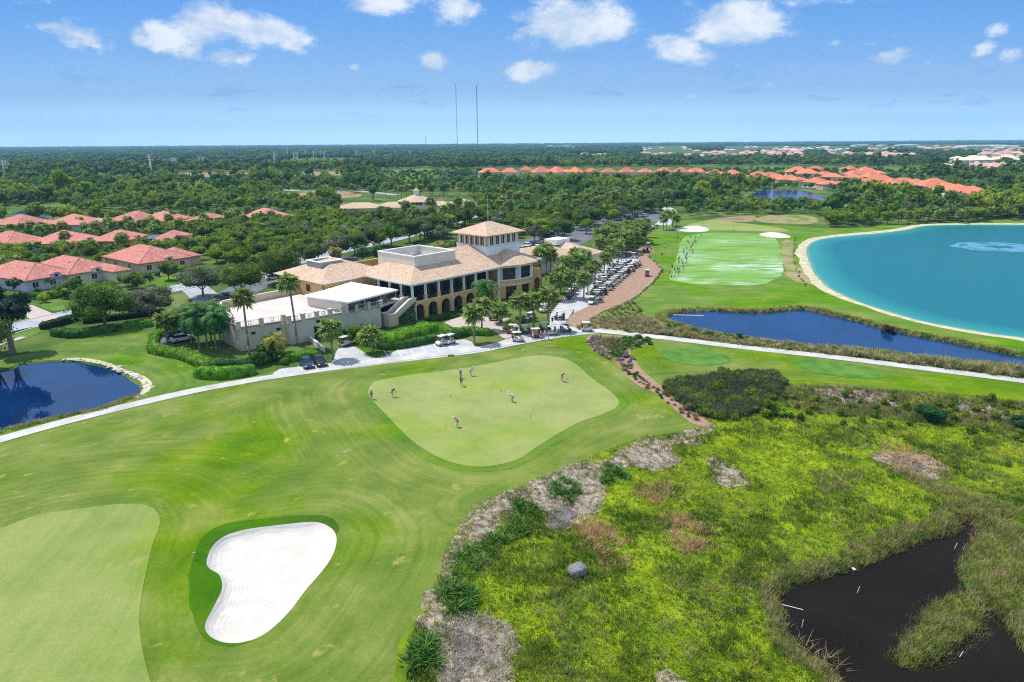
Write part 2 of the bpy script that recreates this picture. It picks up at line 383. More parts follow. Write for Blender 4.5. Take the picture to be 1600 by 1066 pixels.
M['floor']=pmat('woodland floor',(.028,.068,.010),(.065,.12,.018),(.15,.17,.05),scale=.05,detail=6,rough=.95,spec=.1)
M['marsh']=pmat('marsh ground',(.075,.14,.008),(.17,.26,.008),(.26,.34,.010),scale=.30,detail=6,rough=.95,spec=.1,bump=.8,bscale=5,lo=.32,hi=.66)
M['thatch']=pmat('dead thatch',(.13,.09,.06),(.31,.25,.19),(.47,.40,.32),scale=1.6,detail=6,rough=.95,spec=.1,bump=.9,bscale=7)
M['mud']=pmat('grey mud',(.05,.042,.04),(.17,.15,.14),scale=1.2,detail=5,rough=.9,bump=.4)
M['sand']=pmat('bunker sand',(.52,.485,.43),(.57,.535,.485),scale=.6,detail=7,rough=.95,spec=.1,bump=.35,bscale=5.,lo=.4,hi=.6)
M['beach']=pmat('beach sand',(.38,.34,.21),(.58,.53,.36),scale=.4,detail=5,rough=.95,spec=.1)
M['concrete']=pmat('concrete',(.38,.37,.35),(.52,.51,.48),scale=.3,detail=5,rough=.9,bump=.05)
M['paving']=pmat('pale drive',(.36,.36,.36),(.48,.48,.48),scale=.3,detail=6,rough=.9)
M['road']=pmat('road',(.30,.31,.33),(.37,.38,.40),scale=.2,detail=6,rough=.9)
M['asphalt']=pmat('asphalt lot',(.10,.105,.12),(.16,.165,.18),scale=.2,detail=6,rough=.9)
M['paver']=pmat('brick pavers',(.38,.31,.27),(.50,.42,.37),scale=1.5,detail=4,rough=.9)
M['mulch']=pmat('mulch',(.26,.155,.10),(.36,.235,.165),scale=1.1,detail=6,rough=.95,bump=.4)
M['kerb']=pmat('kerb stone',(.55,.54,.51),(.62,.61,.58),scale=1.,rough=.9)
M['paint']=pmat('white road paint',(.72,.72,.70),(.8,.8,.78),scale=2.,rough=.7)
M['dry']=pmat('dry meadow',(.16,.11,.06),(.30,.20,.12),(.20,.20,.06),scale=.06,detail=6,rough=.95)
M['dryturf']=pmat('thin dry turf',(.11,.17,.03),(.24,.23,.085),(.32,.25,.14),scale=.14,detail=6,rough=.95,spec=.1)
M['rock']=pmat('bank rocks',(.36,.32,.27),(.60,.55,.48),scale=1.5,detail=5,rough=.9,bump=.4)
def water_mat(name,deep,shallow=None,rough=.06,wave=.12,wsc=.9,spec=.5,bump_d=.05):
    m,nt,b=new_mat(name); g=nt.nodes.new('ShaderNodeNewGeometry'); pos=g.outputs['Position']
    if shallow:
        at=nt.nodes.new('ShaderNodeAttribute'); at.attribute_name='depth'
        big=noise(nt,pos,.03,4.)
        f=mth(nt,'ADD',at.outputs['Fac'],mth(nt,'MULTIPLY_ADD',big,.16,-.08))
        col=ramp(nt,f,[(0.,shallow[0]),(.12,shallow[1]),(.5,deep),(1.,tuple(x*.95 for x in deep))]); nt.links.new(col,b.inputs['Base Color'])
    else:
        col=ramp(nt,noise(nt,pos,.12,4.),[(.35,deep),(.65,tuple(x*1.4 for x in deep))]); nt.links.new(col,b.inputs['Base Color'])
    b.inputs['Roughness'].default_value=rough; b.inputs['Specular IOR Level'].default_value=spec; b.inputs['IOR'].default_value=1.33
    bn=nt.nodes.new('ShaderNodeBump'); bn.inputs['Strength'].default_value=wave; bn.inputs['Distance'].default_value=bump_d
    nt.links.new(noise(nt,pos,wsc,4.,.6),bn.inputs['Height']); nt.links.new(bn.outputs[0],b.inputs['Normal'])
    return m
M['lake']=water_mat('turquoise lake',(.0,.130,.160),((.30,.33,.18),(.02,.23,.21)),.3,.7,1.1,.2,.12)
M['pond']=water_mat('blue pond',(.003,.024,.090),None,.15,.4,.9,.4)
M['pondclear']=water_mat('clear pond',(.002,.018,.072),None,.04,.08,.6,.5)
M['blackwater']=water_mat('dark marsh water',(.011,.0085,.0065),None,.3,.15,2.,.03)
rake(M['sand'])
# ------------------------------------------------------------------ the ground: one sheet with its ponds and bunker pressed into it
def ground():
    D=[(-9000,15),(9000,15),(9000,14000),(-9000,14000)]
    ct=[(np.array(D,float),True)]
    for p,dp,w in BEDS: ct+=[(p,True),(offset(p,-w*.5),True),(offset(p,-w*1.02),True)]
    ct+=[(isle,True)]
    P,T=cdt(ct,LAT,1e-3); z=hgt(P[:,0],P[:,1]); z[P[:,1]>13000]=0
    tag(link('ground',big_mesh('ground',np.column_stack([P,z]),T,M['floor'],True)),kind='structure')
ground()
fb=lambda X,Y:np.minimum(np.minimum(pdist(green,X,Y),pdist(bunk,X,Y)*1.),np.minimum(pdist(fairw,X,Y),pdist(turf[:-60],X,Y,closed=False)+3))
sheet('golf_turf',turf,.045,M['turf'],holes=[bunk],attr={'dist':fb})
sheet('putting_green',green,.085,M['green'],attr={'dist':lambda X,Y:X*.45+Y*.5})
sheet('fairway',fairw,.085,M['fairway'],attr={'dist':lambda X,Y:X*.8+Y*.1})
sheet('bunker_sand',bunk,.05,M['sand'],rings=[offset(bunk,-.3),offset(bunk,-.612)],attr={'dist':lambda X,Y:pdist(bunk,X,Y)})
sheet('bunker_rough',wob(dense(spline(PX([(296,905),(303,868),(320,838),(350,820),(410,812),(470,806),(512,809),(528,822),(527,838),(505,870),(480,915),(440,960),(410,985),(380,1009),(335,1009),(312,985),(298,950)])),.5),.18,2),.065,M['lush'],holes=[bunk],attr={'dist':lambda X,Y:pdist(bunk,X,Y)})
sheet('green_collar',wob(offset(green,1.5),.5,4,3),.065,M['collar'],attr={'dist':lambda X,Y:pdist(green,X,Y)*.6})
sheet('marsh_ground',offset(marsh,2.6),.02,M['marsh'],holes=[pondM])
island=sheet('marsh_islet',isle,.03,M['marsh'])
# driving range side
rng=spline(PX([(900,507),(940,490),(985,471),(1018,446),(1033,425),(1014,402),(1020,387),(1000,376),(1040,349),(1100,344),(1200,352),(1330,357),(1420,349),(1600,346),(1900,346),(2350,480),(2000,640),(1600,592),(1400,566),(1200,541),(1040,520),(930,511)]),5)
beach=offset(lake,2.6)
sheet('range_turf',rng,.04,M['range'],holes=[lake,pondR],attr={'dist':lambda X,Y:Y*.6+X*.15})
sheet('beach',offset(lake,3.2) if False else wob(wob(offset(lake,1.9),.9,9,3),.5,3,5),.06,M['beach'],holes=[offset(lake,-4.)],rings=[lake,offset(lake,-2.5)])
teep=spline(PX([(1068,372),(1110,364),(1190,367),(1212,374),(1220,395),(1223,425),(1208,438),(1180,446),(1100,445),(1062,441),(1046,434),(1058,400)]),5)
blob=lambda pts:(lambda X,Y:sum(np.exp(-(((X-G(a,b)[0])/rx)**2+((Y-G(a,b)[1])/ry)**2)) for a,b,rx,ry in pts))
sheet('range_tee',wob(dense(teep,1.5),.5,6,3),.07,M['tee'],attr={'sand':blob([(1188,418,14,6),(1212,410,5,16),(1135,442,10,2.4),(1060,436,8,4),(1125,376,5,3),(1150,380,8,2),(1165,419,9,3.5),(1075,400,6,14)])})
for q in ([(1074,352),(1110,346),(1160,349),(1215,356),(1232,362),(1190,362),(1130,360),(1090,360)],):
    sheet('target_green',spline(PX(q),4),.075,M['green'],attr={'dist':lambda X,Y:Y*.3})
for q in ([(1056,358),(1072,354),(1092,353.5),(1107,358),(1103,362),(1080,363),(1060,361)],[(1186,366.5),(1205,363),(1225,366),(1236,371),(1220,372.5),(1200,371)]):
    sheet('sand_trap',spline(PX(q),4),.09,M['sand'],attr={'dist':lambda X,Y:X*.3})
for q in ([(1030,550),(1050,543),(1090,543),(1125,551),(1142,562),(1125,570),(1090,572),(1050,565)],[(1238,566),(1262,561),(1310,566),(1360,576),(1386,587),(1370,592),(1320,590),(1270,582)]):
    sheet('tee_box',spline(PX(q),6),.09,M['teepad'])
# sparse dry turf at the lake side and behind the range
for q in ([(1222,380),(1232,372),(1241,384),(1240,400),(1246,414),(1258,432),(1270,445),(1245,440),(1228,425),(1221,402)],[(1175,344),(1200,337),(1240,336),(1275,340),(1270,350),(1215,350)],[(880,508),(905,500),(960,500),(1010,492),(1040,505),(1060,520),(1000,519),(930,513)]):
    sheet('dry_grass',wob(dense(spline(PX(q),4),2.),1.4,7,4),.065,M['dryturf'])
# lawns west of the club house
lawnW=spline(PX([(-200,740),(0,688),(100,660),(250,620),(380,594),(425,588),(432,580),(400,588),(345,596),(300,590),(305,572),(240,545),(225,518),(180,512),(130,515),(90,545),(0,560),(-200,600)]),4)
sheet('lawn',lawnW,.04,M['lawn'],holes=[pondL],attr={'dist':lambda X,Y:pdist(pondL,X,Y)})
for q in ([(64,478),(85,468),(108,470),(110,482),(80,486)],[(236,437),(262,430),(285,434),(280,442),(250,450)],[(0,330),(60,322),(95,318),(99,325),(60,327),(20,332),(0,338)],[(-30,520),(0,522),(60,510),(62,520),(20,535),(-30,545)],
          [(580,277),(600,268),(660,264),(690,268),(675,283),(640,290),(600,284)],[(760,272),(790,276),(780,285),(755,283)],[(232,400),(200,415),(170,412),(190,402)],[(590,562),(640,544),(728,532),(742,540),(700,547),(640,552),(598,565)],
          [(545,563),(575,566),(592,556),(575,545),(555,545)],[(640,560),(700,552),(740,545),(742,548),(640,564)],[(1160,264),(1200,260),(1250,262),(1290,266),(1200,270)],[(1370,262),(1440,262),(1450,265),(1375,266)],[(1150,318),(1180,304),(1190,320),(1170,325)]):
    sheet('lawn',spline(PX(q),4),.05,M['lawn'],attr={'dist':lambda X,Y:X*.3})
for q in ([(350,425),(380,410),(420,425),(380,435)],[(100,281),(190,279),(195,284),(100,286)],[(440,302),(540,300),(560,308),(440,312)],[(1100,345),(1175,337),(1170,347)]):
    sheet('dry_meadow',spline(PX(q),4),.055,M['dry'])
# water
dep=lambda p,w:(lambda X,Y:np.clip(pdist(p,X,Y)/w,0,1)*inside(offset(p,.2),X,Y))
def water(name,p,z,mat,w=25.,zin=0.):
    q=offset(p,-.02); 
    inn=[(offset(q,-k*w/6),True) for k in (.7,1.5,3.)] if w>10 else []
    m=inside(q,LAT[:,0],LAT[:,1]); P,T=cdt([(q,True)]+inn,LAT[m]); c=P[T].mean(1); T=T[inside(q,c[:,0],c[:,1])]
    me=big_mesh(name,np.column_stack([P,np.full(len(P),z)]),T,mat,True,attr={'depth':np.clip(pdist(p,P[:,0],P[:,1])/w,0,1)}); tag(link(name,me),kind='structure')
water('lake_water',lake,-.22,M['lake'],22.)
water('pond_water',pondR,-.20,M['pond'],5.)
water('pond_water',pondL,-.22,M['pondclear'],5.)
zp=float(np.median(hgt(pondM[:,0],pondM[:,1],False)))
water('marsh_water',pondM,zp-.38,M['blackwater'],5.)
for p in pondF: water('far_pond_water',p,-.12,M['pond'],5.)
# paths, drives, roads
path1=strip('cart_path',PX([(-260,765),(-100,720),(0,690),(100,662),(200,636),(300,612.5),(380,598),(450,587),(540,573),(620,562),(700,552),(745,546),(800,535),(850,524),(905,517),(950,519),(1031,527.5),(1163,543.5),(1300,558.5),(1450,577),(1600,596),(1800,624)]),[2.7,2.6,2.6,2.8,2.8,2.6],.10,M['concrete'],step=1.2)
drive=spline(PX([(432,592),(436,578),(480,573),(518,567),(528,546),(556,543),(588,560),(636,543),(726,531),(748,545),(790,531),(830,520),(857,512),(861,490),(880,468),(905,452),(903,470),(893,490),(886,503),(905,514),(935,516),(935,521),(880,527),(800,541),(745,552),(620,567),(520,580)]),3)
sheet('service_drive',drive,.065,M['paving'])
sheet('cart_yard',spline(PX([(897,492),(902,455),(925,420),(945,402),(980,394),(1000,402),(998,418),(962,448),(925,478),(908,490)]),3),.075,M['paving'])
sheet('mulch_path',spline(PX([(885,501),(900,488),(928,474),(958,446),(990,420),(996,402),(1000,385),(1018,386),(1022,393),(1012,402),(1031,416),(1031,426),(1014,447),(985,469),(945,486),(925,497),(905,511),(890,509)]),3),.085,M['mulch'])
sheet('paver_court',spline(PX([(690,508),(728,493),(765,487),(798,499),(812,516),(790,530),(768,516),(735,519),(712,522)]),4),.08,M['paver'])
sheet('mulch_bed',wob(dense(spline(PX([(918,528),(935,523),(1000,531),(1012,540),(985,548),(1000,575),(1022,595),(1050,618),(1085,645),(1112,664),(1090,668),(1060,650),(1025,620),(990,600),(965,570),(935,552),(920,540)]),4),1.2),.3,2),.075,M['mulch'])
strip('road',PX([(-300,600),(-100,548),(0,520),(60,503),(130,487),(230,461),(330,439),(450,413),(540,391),(620,373),(700,351),(740,338)]),7.5,.05,M['road'],kerb=M['kerb'],step=4)
strip('road',PX([(300,447),(330,475),(322,500)]),7.,.055,M['road'],step=3)
strip('road',PX([(1035,352),(1048,335),(1040,325),(1000,318)]),7.,.06,M['paving'],step=5)
strip('road',PX([(1140,318),(1200,320),(1250,321),(1300,322),(1360,320),(1500,318),(1700,325)]),7.,.05,M['road'],step=10)
strip('road',PX([(430,296),(480,299),(560,299),(620,305)]),7.,.05,M['road'],step=10)
strip('sidewalk',PX([(-10,541),(20,531),(37,527)]),1.5,.06,M['concrete'],step=3)
strip('driveway',PX([(32,480),(60,492),(75,500)]),5.,.058,M['paver'],step=2)
sheet('parking_lot',spline(PX([(790,392),(830,372),(870,352),(920,338),(1000,330),(1045,334),(1030,345),(960,360),(900,385),(840,400)]),3),.045,M['asphalt'])
sheet('parking_lot',spline(PX([(320,470),(380,440),(450,420),(520,405),(560,400),(540,415),(440,440),(380,470),(330,495),(260,540),(255,520)]),3),.047,M['asphalt'])
# parking stripes
for k in range(6):
    a=G(607+k*20,559-k*2.2); b=G(599+k*19.5,547-k*2.6)
    strip('parking_line',[a,((a[0]+b[0])/2,(a[1]+b[1])/2),b],.14,.085,M['paint'],step=1)
for p in ([(440,577),(452,587)],[(465,573),(478,583)],[(487,571),(500,580)]):
    a=G(*p[0]);b=G(*p[1]); strip('parking_line',[a,((a[0]+b[0])/2,(a[1]+b[1])/2),b],.14,.085,M['paint'],step=1)
for q in ([(-20,279),(95,280),(200,279),(200,284),(90,286),(-20,284)],[(210,272),(330,270),(440,270),(540,268),(540,273),(430,276),(330,277),(215,277)],[(530,318),(600,325),(720,322),(758,318),(755,330),(650,338),(540,330)]): sheet('dry_meadow',spline(PX(q),4),.052,M['dry'])
# bare thatch and mud patches in the marsh margin
def patch(px,mat,off,name='dead_grass_patch',z=-.3,seed=1):
    p=spline(PX(px,z),6); p=wob(wob(dense(p,.3),.9,2.4,seed),.5,.8,seed+9); sheet(name,p,off,mat)
    return p
thatchP=[patch(q,M['thatch'],.07+.004*i,seed=i) for i,q in enumerate((
 [(722,838),(740,805),(775,783),(808,776),(806,800),(780,820),(770,845),(740,856)],
 [(815,770),(860,748),(905,728),(935,735),(945,770),(930,800),(890,822),(862,828),(850,800),(820,790)],
 [(955,722),(985,700),(1020,690),(1050,700),(1063,720),(1035,730),(990,730)],
 [(1058,684),(1080,680),(1104,695),(1090,698),(1066,696)],
 [(1108,712),(1140,720),(1166,745),(1160,756),(1130,757),(1115,740)],
 [(680,1010),(700,975),(740,962),(790,975),(808,1000),(800,1030),(785,1090),(700,1100),(680,1060)],
 [(668,950),(690,935),(700,965),(690,1000),(672,1010)],
 [(1370,710),(1410,700),(1460,715),(1485,735),(1450,745),(1400,735)],
 [(1270,612),(1330,612),(1400,622),(1395,634),(1310,632)],
 [(1480,625),(1530,632),(1590,650),(1560,652),(1500,640)],
 [(1030,1048),(1045,1040),(1080,1060),(1090,1090),(1030,1090)]))]
tb=spline(PX([(640,1040),(662,965),(688,905),(718,845),(742,803),(788,778),(880,740),(960,714),(1040,688),(1110,668),(1118,678),(1045,700),(965,730),(895,752),(805,795),(762,822),(730,872),(706,922),(690,965),(668,1040)],-.3),6); sheet('dead_grass_strip',wob(wob(dense(tb,.35),.8,2.4,6),.4,.8,7),.055,M['thatch'])
patch([(1398,712),(1420,712),(1450,728),(1440,735),(1410,728)],M['mud'],.12,'mud_patch',seed=4)
patch([(705,1000),(735,985),(750,1010),(730,1050),(705,1060)],M['mud'],.13,'mud_patch',seed=8)
patch([(858,805),(880,790),(905,800),(890,818),(868,824)],M['mud'],.13,'mud_patch',seed=9)
ROADS=[]; CLEAR=[]
_strip=strip
# ------------------------------------------------------------------ foliage
def leafmat(name,c1,c2,c3=None,rnd=.35,isl=.7,scale=.35,lo=.35,hi=.65,spec=.2,rough=.7): 
    m=pmat(name,c1,c2,c3,scale=scale,detail=5 if scale<.2 else 3,rough=rough,spec=spec,rnd=rnd,isl=isl,lo=lo,hi=hi)
    nt=m.node_tree; b=nt.nodes['Principled BSDF']; src=b.inputs['Base Color'].links[0].from_socket; tr=nt.nodes.new('ShaderNodeBsdfTranslucent'); nt.links.new(src,tr.inputs['Color']); mx=nt.nodes.new('ShaderNodeMixShader'); mx.inputs[0].default_value=.4
    out=[n for n in nt.nodes if n.type=='OUTPUT_MATERIAL'][0]; nt.links.new(b.outputs[0],mx.inputs[1]); nt.links.new(tr.outputs[0],mx.inputs[2]); nt.links.new(mx.outputs[0],out.inputs['Surface']); return m
M['oak']=leafmat('oak leaves',(.048,.112,.012),(.098,.180,.020),(.20,.26,.040))
M['oakgrey']=leafmat('grey green leaves',(.085,.125,.045),(.15,.19,.08),(.28,.28,.19))
M['bright']=leafmat('bright leaves',(.085,.175,.008),(.175,.28,.012),(.32,.39,.025))
M['pine']=leafmat('pine needles',(.015,.045,.028),(.035,.080,.045),(.065,.11,.055))
M['palm']=leafmat('palm fronds',(.085,.17,.025),(.18,.28,.05),(.46,.48,.19),scale=1.)
M['palmdark']=leafmat('feather fronds',(.025,.10,.022),(.06,.17,.035),(.16,.27,.07),scale=1.)
M['palmgold']=leafmat('golden fronds',(.18,.19,.02),(.32,.31,.05),(.40,.34,.08),scale=1.)
M['hedge']=leafmat('hedge leaves',(.055,.19,.010),(.12,.30,.014),(.24,.42,.025),isl=.6,rnd=.1,scale=1.)
M['hedgedark']=leafmat('dark hedge leaves',(.015,.050,.010),(.035,.085,.018),isl=.6,scale=1.)
M['broadl']=leafmat('broad green leaves',(.03,.11,.012),(.07,.19,.02),(.17,.31,.06),isl=.7,rnd=.2,scale=1.5)
M['purple']=leafmat('mauve flowers',(.28,.20,.22),(.44,.33,.36),(.10,.14,.05),isl=.5,scale=2.)
M['straw']=leafmat('straw blades',(.28,.23,.11),(.42,.36,.18),(.20,.21,.07),isl=.6,rnd=.2,scale=1.)
M['strawred']=leafmat('rusty straw',(.40,.21,.10),(.58,.35,.19),(.44,.33,.15),isl=.6,scale=1.)
M['strawpale']=leafmat('pale straw',(.42,.37,.30),(.58,.52,.43),(.26,.21,.17),isl=.6,scale=1.)
M['blade']=leafmat('marsh grass blades',(.11,.17,.010),(.24,.325,.008),(.42,.46,.014),isl=.7,rnd=0,scale=.32,lo=.33,hi=.66)
M['bladeg']=leafmat('dark marsh blades',(.060,.125,.010),(.125,.205,.012),(.24,.27,.035),isl=.7,rnd=0,scale=.5)
M['reed']=leafmat('reed blades',(.14,.175,.035),(.25,.265,.065),(.38,.31,.15),isl=.8,rnd=0,scale=.9)
M['bark']=pmat('bark',(.16,.13,.10),(.26,.22,.18),scale=3,rough=.95,spec=.1,obj=True)
M['palmbark']=pmat('palm trunk bark',(.17,.14,.11),(.30,.26,.22),scale=4,rough=.95,spec=.1,obj=True)
def ico(sub=1):
    t=(1+5**.5)/2
    v=[(-1,t,0),(1,t,0),(-1,-t,0),(1,-t,0),(0,-1,t),(0,1,t),(0,-1,-t),(0,1,-t),(t,0,-1),(t,0,1),(-t,0,-1),(-t,0,1)]
    f=[(0,11,5),(0,5,1),(0,1,7),(0,7,10),(0,10,11),(1,5,9),(5,11,4),(11,10,2),(10,7,6),(7,1,8),(3,9,4),(3,4,2),(3,2,6),(3,6,8),(3,8,9),(4,9,5),(2,4,11),(6,2,10),(8,6,7),(9,8,1)]
    v=[np.array(p)/np.linalg.norm(p) for p in v]
    for _ in range(sub):
        c={};g=[]
        def mid(a,b):
            k=(min(a,b),max(a,b))
            if k not in c: p=v[a]+v[b]; v.append(p/np.linalg.norm(p)); c[k]=len(v)-1
            return c[k]
        for a,b,d in f:
            x,y,z=mid(a,b),mid(b,d),mid(d,a); g+=[(a,x,z),(b,y,x),(d,z,y),(x,y,z)]
        f=g
    return np.array(v),np.array(f)
ICO0=ico(0); ICO1=ico(1); ICO2=ico(2)
def leaves(cent,nrm,size,rng,jit=.5):
    """quads at points, facing roughly along nrm -> V,F"""
    n=len(cent); d=nrm+rng.normal(0,jit,(n,3)); d/=np.linalg.norm(d,axis=1)[:,None]
    a=np.cross(d,rng.normal(0,1,(n,3))); a/=np.linalg.norm(a,axis=1)[:,None]; b=np.cross(d,a)
    s=(size*rng.uniform(.6,1.4,n))[:,None]; e=rng.uniform(.5,1.,n)[:,None]
    V=np.stack([cent-a*s,cent-b*s*e,cent+a*s,cent+b*s*e],1).reshape(-1,3); return V,np.arange(4*n).reshape(n,4)
def crown_arrays(seed,R,Hc,z0,nb,nl,ls,flat=.75,core=ICO1,spread=.62):
    """blobs of leaves round dark cores; returns quads"""
    rng=np.random.default_rng(seed); C=[];Rb=[]
    for i in range(nb):
        a=rng.uniform(0,2*math.pi); r=R*spread*math.sqrt(rng.uniform(.0,1)); t=rng.uniform(-.55,.75)
        C.append((r*math.cos(a)*(1-.25*max(t,0)),r*math.sin(a)*(1-.25*max(t,0)),z0+Hc*(.5+.42*t))); Rb.append(R*rng.uniform(.28,.46))
    C=np.array(C);Rb=np.array(Rb); V=[];Fq=[];n=0
    for c,r in zip(C,Rb):
        v=core[0]*r*.74; v=v*(1+.22*(rng.uniform(0,1,(len(v),1))-.5))*np.array([1,1,flat])+c
        f=np.column_stack([core[1],core[1][:,2]]); V.append(v);Fq.append(core[1]+n);n+=len(v)
    tri=np.concatenate(Fq); per=np.maximum((nl*Rb**2/np.sum(Rb**2)).astype(int),4)
    u=[];cc=[]
    for c,r,k in zip(C,Rb,per):
        d=rng.normal(0,1,(k,3)); d[:,2]=np.abs(d[:,2])*np.where(rng.random(k)<.78,1,-1); d/=np.linalg.norm(d,axis=1)[:,None]
        rr=r*rng.uniform(.70,1.22,k)[:,None]; cc.append(c+d*rr*np.array([1,1,flat])); u.append(d)
    lv,lf=leaves(np.concatenate(cc),np.concatenate(u),ls,rng); nv=len(np.concatenate(V))
    # leaves as two triangles so that the mesh is one face size
    q=lf+nv; tri=np.concatenate([tri,q[:,[0,1,2]],q[:,[0,2,3]]])
    return np.concatenate(V+[lv]),tri
def trunk_mb(h,r,spread,z1,seed):
    rnd=random.Random(seed); m=MB(); m.tube((0,0,-.3),(0,0,h),r*1.15,r*.8,8)
    for k in range(4):
        a=k*1.57+rnd.uniform(-.4,.4); e=(math.cos(a)*spread,math.sin(a)*spread,z1*rnd.uniform(.85,1.1)); m.tube((0,0,h*.85),e,r*.55,r*.2,6)
    return m
TREES={}
def tree_proto(kind,seed,R,Ht,mat,nb,nl,ls,flat=.75,trunk=.28,spread=.62,core=ICO1):
    V,T=crown_arrays(seed,R,Ht*(1-trunk),Ht*trunk,nb,nl,ls,flat,core,spread)
    cr=big_mesh('crown',V,T,mat); tk=trunk_mb(Ht*trunk*1.1,.035*Ht,R*.4,Ht*.6,seed).mesh('trunk',M['bark'])
    TREES.setdefault(kind,[]).append((cr,tk,R,Ht))
for s in range(4): tree_proto('oak',10+s,4.6,7.5,M['oak'],15,2200,.25)
for s in range(3): tree_proto('bright',20+s,4.2,6.2,M['bright'],14,2000,.25)
for s in range(3): tree_proto('grey',30+s,4.8,7.2,M['oakgrey'],15,2300,.23)
for s in range(2): tree_proto('pine',40+s,3.4,12.,M['pine'],16,1500,.30,trunk=.25,spread=.8,flat=.6)
for s in range(2): tree_proto('bigoak',50+s,6.,8.5,M['oak'],30,9500,.19,core=ICO1)
for s in range(2): tree_proto('biggrey',55+s,6.,8.5,M['oakgrey'],30,8000,.18,spread=.75)
def place_tree(kind,x,y,sc,rz,name,label,cat,group,hs=1.,z=None,var=None):
    P=TREES[kind]; cr,tk,R,Ht=P[(var if var is not None else random.randrange(len(P)))%len(P)]
    o=empty(name,(x,y,h1(x,y) if z is None else z),rz,label,cat,group); o.scale=(sc,sc,sc*hs)
    link('crown',cr,o); link('trunk',tk,o); return o
# ---- palms
def frond_fan(rng,a,el,L,W,segs=5):
    """fan leaf: stalk and a ragged folded blade"""
    V=[];T=[]
    ca,sa=math.cos(a),math.sin(a); d=np.array([ca*math.cos(el),sa*math.cos(el),math.sin(el)]); side=np.array([-sa,ca,0.]); up=np.cross(side,d)*-1
    up=np.cross(d,side); base=np.zeros(3); hub=d*L*.45; n=0
    V+=[base-side*.03,base+side*.03,hub+side*.03,hub-side*.03]; T+=[(0,1,2),(0,2,3)]
    K=8
    for k in range(K):
        t=(k/(K-1)-.5)*2; ang=t*1.9; ln=W*(1-.18*abs(t))*rng.uniform(.85,1.1)
        e=hub+(d*math.cos(ang)+side*math.sin(ang))*ln+np.array([0,0,-ln*rng.uniform(.15,.55)])
        w=.30*ln*.5; pd=(side*math.cos(ang)-d*math.sin(ang)); m=hub+(e-hub)*.55+np.array([0,0,ln*.12])
        i=len(V); V+=[hub,m-pd*w,e,m+pd*w]; T+=[(i,i+1,i+2),(i,i+2,i+3)]
    return V,T
def frond_feather(rng,a,el,L,W):
    V=[];T=[]; ca,sa=math.cos(a),math.sin(a); side=np.array([-sa,ca,0.]); p=np.zeros(3); K=13; e=el
    for k in range(K):
        d=np.array([ca*math.cos(e),sa*math.cos(e),math.sin(e)]); q=p+d*L/K
        w=W*(.35+.65*math.sin(math.pi*min(1,(k+.8)/(K))))
        for sgn in (-1,1):
            i=len(V); tip=p+side*sgn*w+d*w*.5+np.array([0,0,-w*.35]); V+=[p,q,tip+d*L/K*.35,tip]; T+=[(i,i+1,i+2),(i,i+2,i+3)]
        p=q; e-=.135+.012*k
    return V,T
PALMS={}
def palm_proto(kind,seed,h,n,L,W,mat,fan=True,r=.17,skirt=True,bend=0.):
    rng=np.random.default_rng(seed); V=[];T=[]
    for k in range(n):
        a=k*2.399+rng.uniform(-.3,.3); t=k/(n-1); el=1.25-2.1*t+rng.uniform(-.2,.2)
        v,f=(frond_fan(rng,a,el,L,W) if fan else frond_feather(rng,a,el+.25,L,W)); o=len(V); V+=v; T+=[(x+o,y+o,z+o) for x,y,z in f]
    cr=big_mesh('crown',np.array(V),np.array(T),mat); m=MB(); K=5
    for k in range(K):
        z0=-.3+(h+.3)*k/K; z1=-.3+(h+.3)*(k+1)/K; b0=bend*(k/K)**2; b1=bend*((k+1)/K)**2
        m.tube((b0,0,z0),(b1,0,z1),r*(1.15-.25*k/K),r*(1.15-.25*(k+1)/K),9)
    tk=m.mesh('trunk',M['palmbark'],True); PALMS.setdefault(kind,[]).append((cr,tk,h,bend))
for s in range(3): palm_proto('sabal',60+s,5.2,30,2.2,1.35,M['palm'],bend=(.0,.3,-.35)[s])
for s in range(2): palm_proto('tall',70+s,10.6,32,2.0,1.35,M['palm'],r=.19,bend=(.0,.5)[s])
for s in range(3): palm_proto('feather',80+s,4.8,24,3.7,.75,M['palmdark'],fan=False,r=.16,bend=(.2,.5,-.4)[s])
palm_proto('date',90,3.2,44,2.9,.5,M['palmgold'],fan=False,r=.28)
palm_proto('datedark',91,5.4,46,2.7,.5,M['palmdark'],fan=False,r=.28)
def place_palm(kind,x,y,h=None,sc=1.,rz=None,label=None,group=None,name='palm_tree',var=None):
    P=PALMS[kind]; cr,tk,hh,bend=P[(var if var is not None else random.randrange(len(P)))%len(P)]
    o=empty(name,(x,y,h1(x,y)),random.uniform(0,6.28) if rz is None else rz,label,'palm tree',group)
    k=(h or hh)/hh; t=link('trunk',tk,o); t.scale=(1,1,k); c=link('crown',cr,o,(bend,0,hh*k)); c.scale=(sc,sc,sc); return o
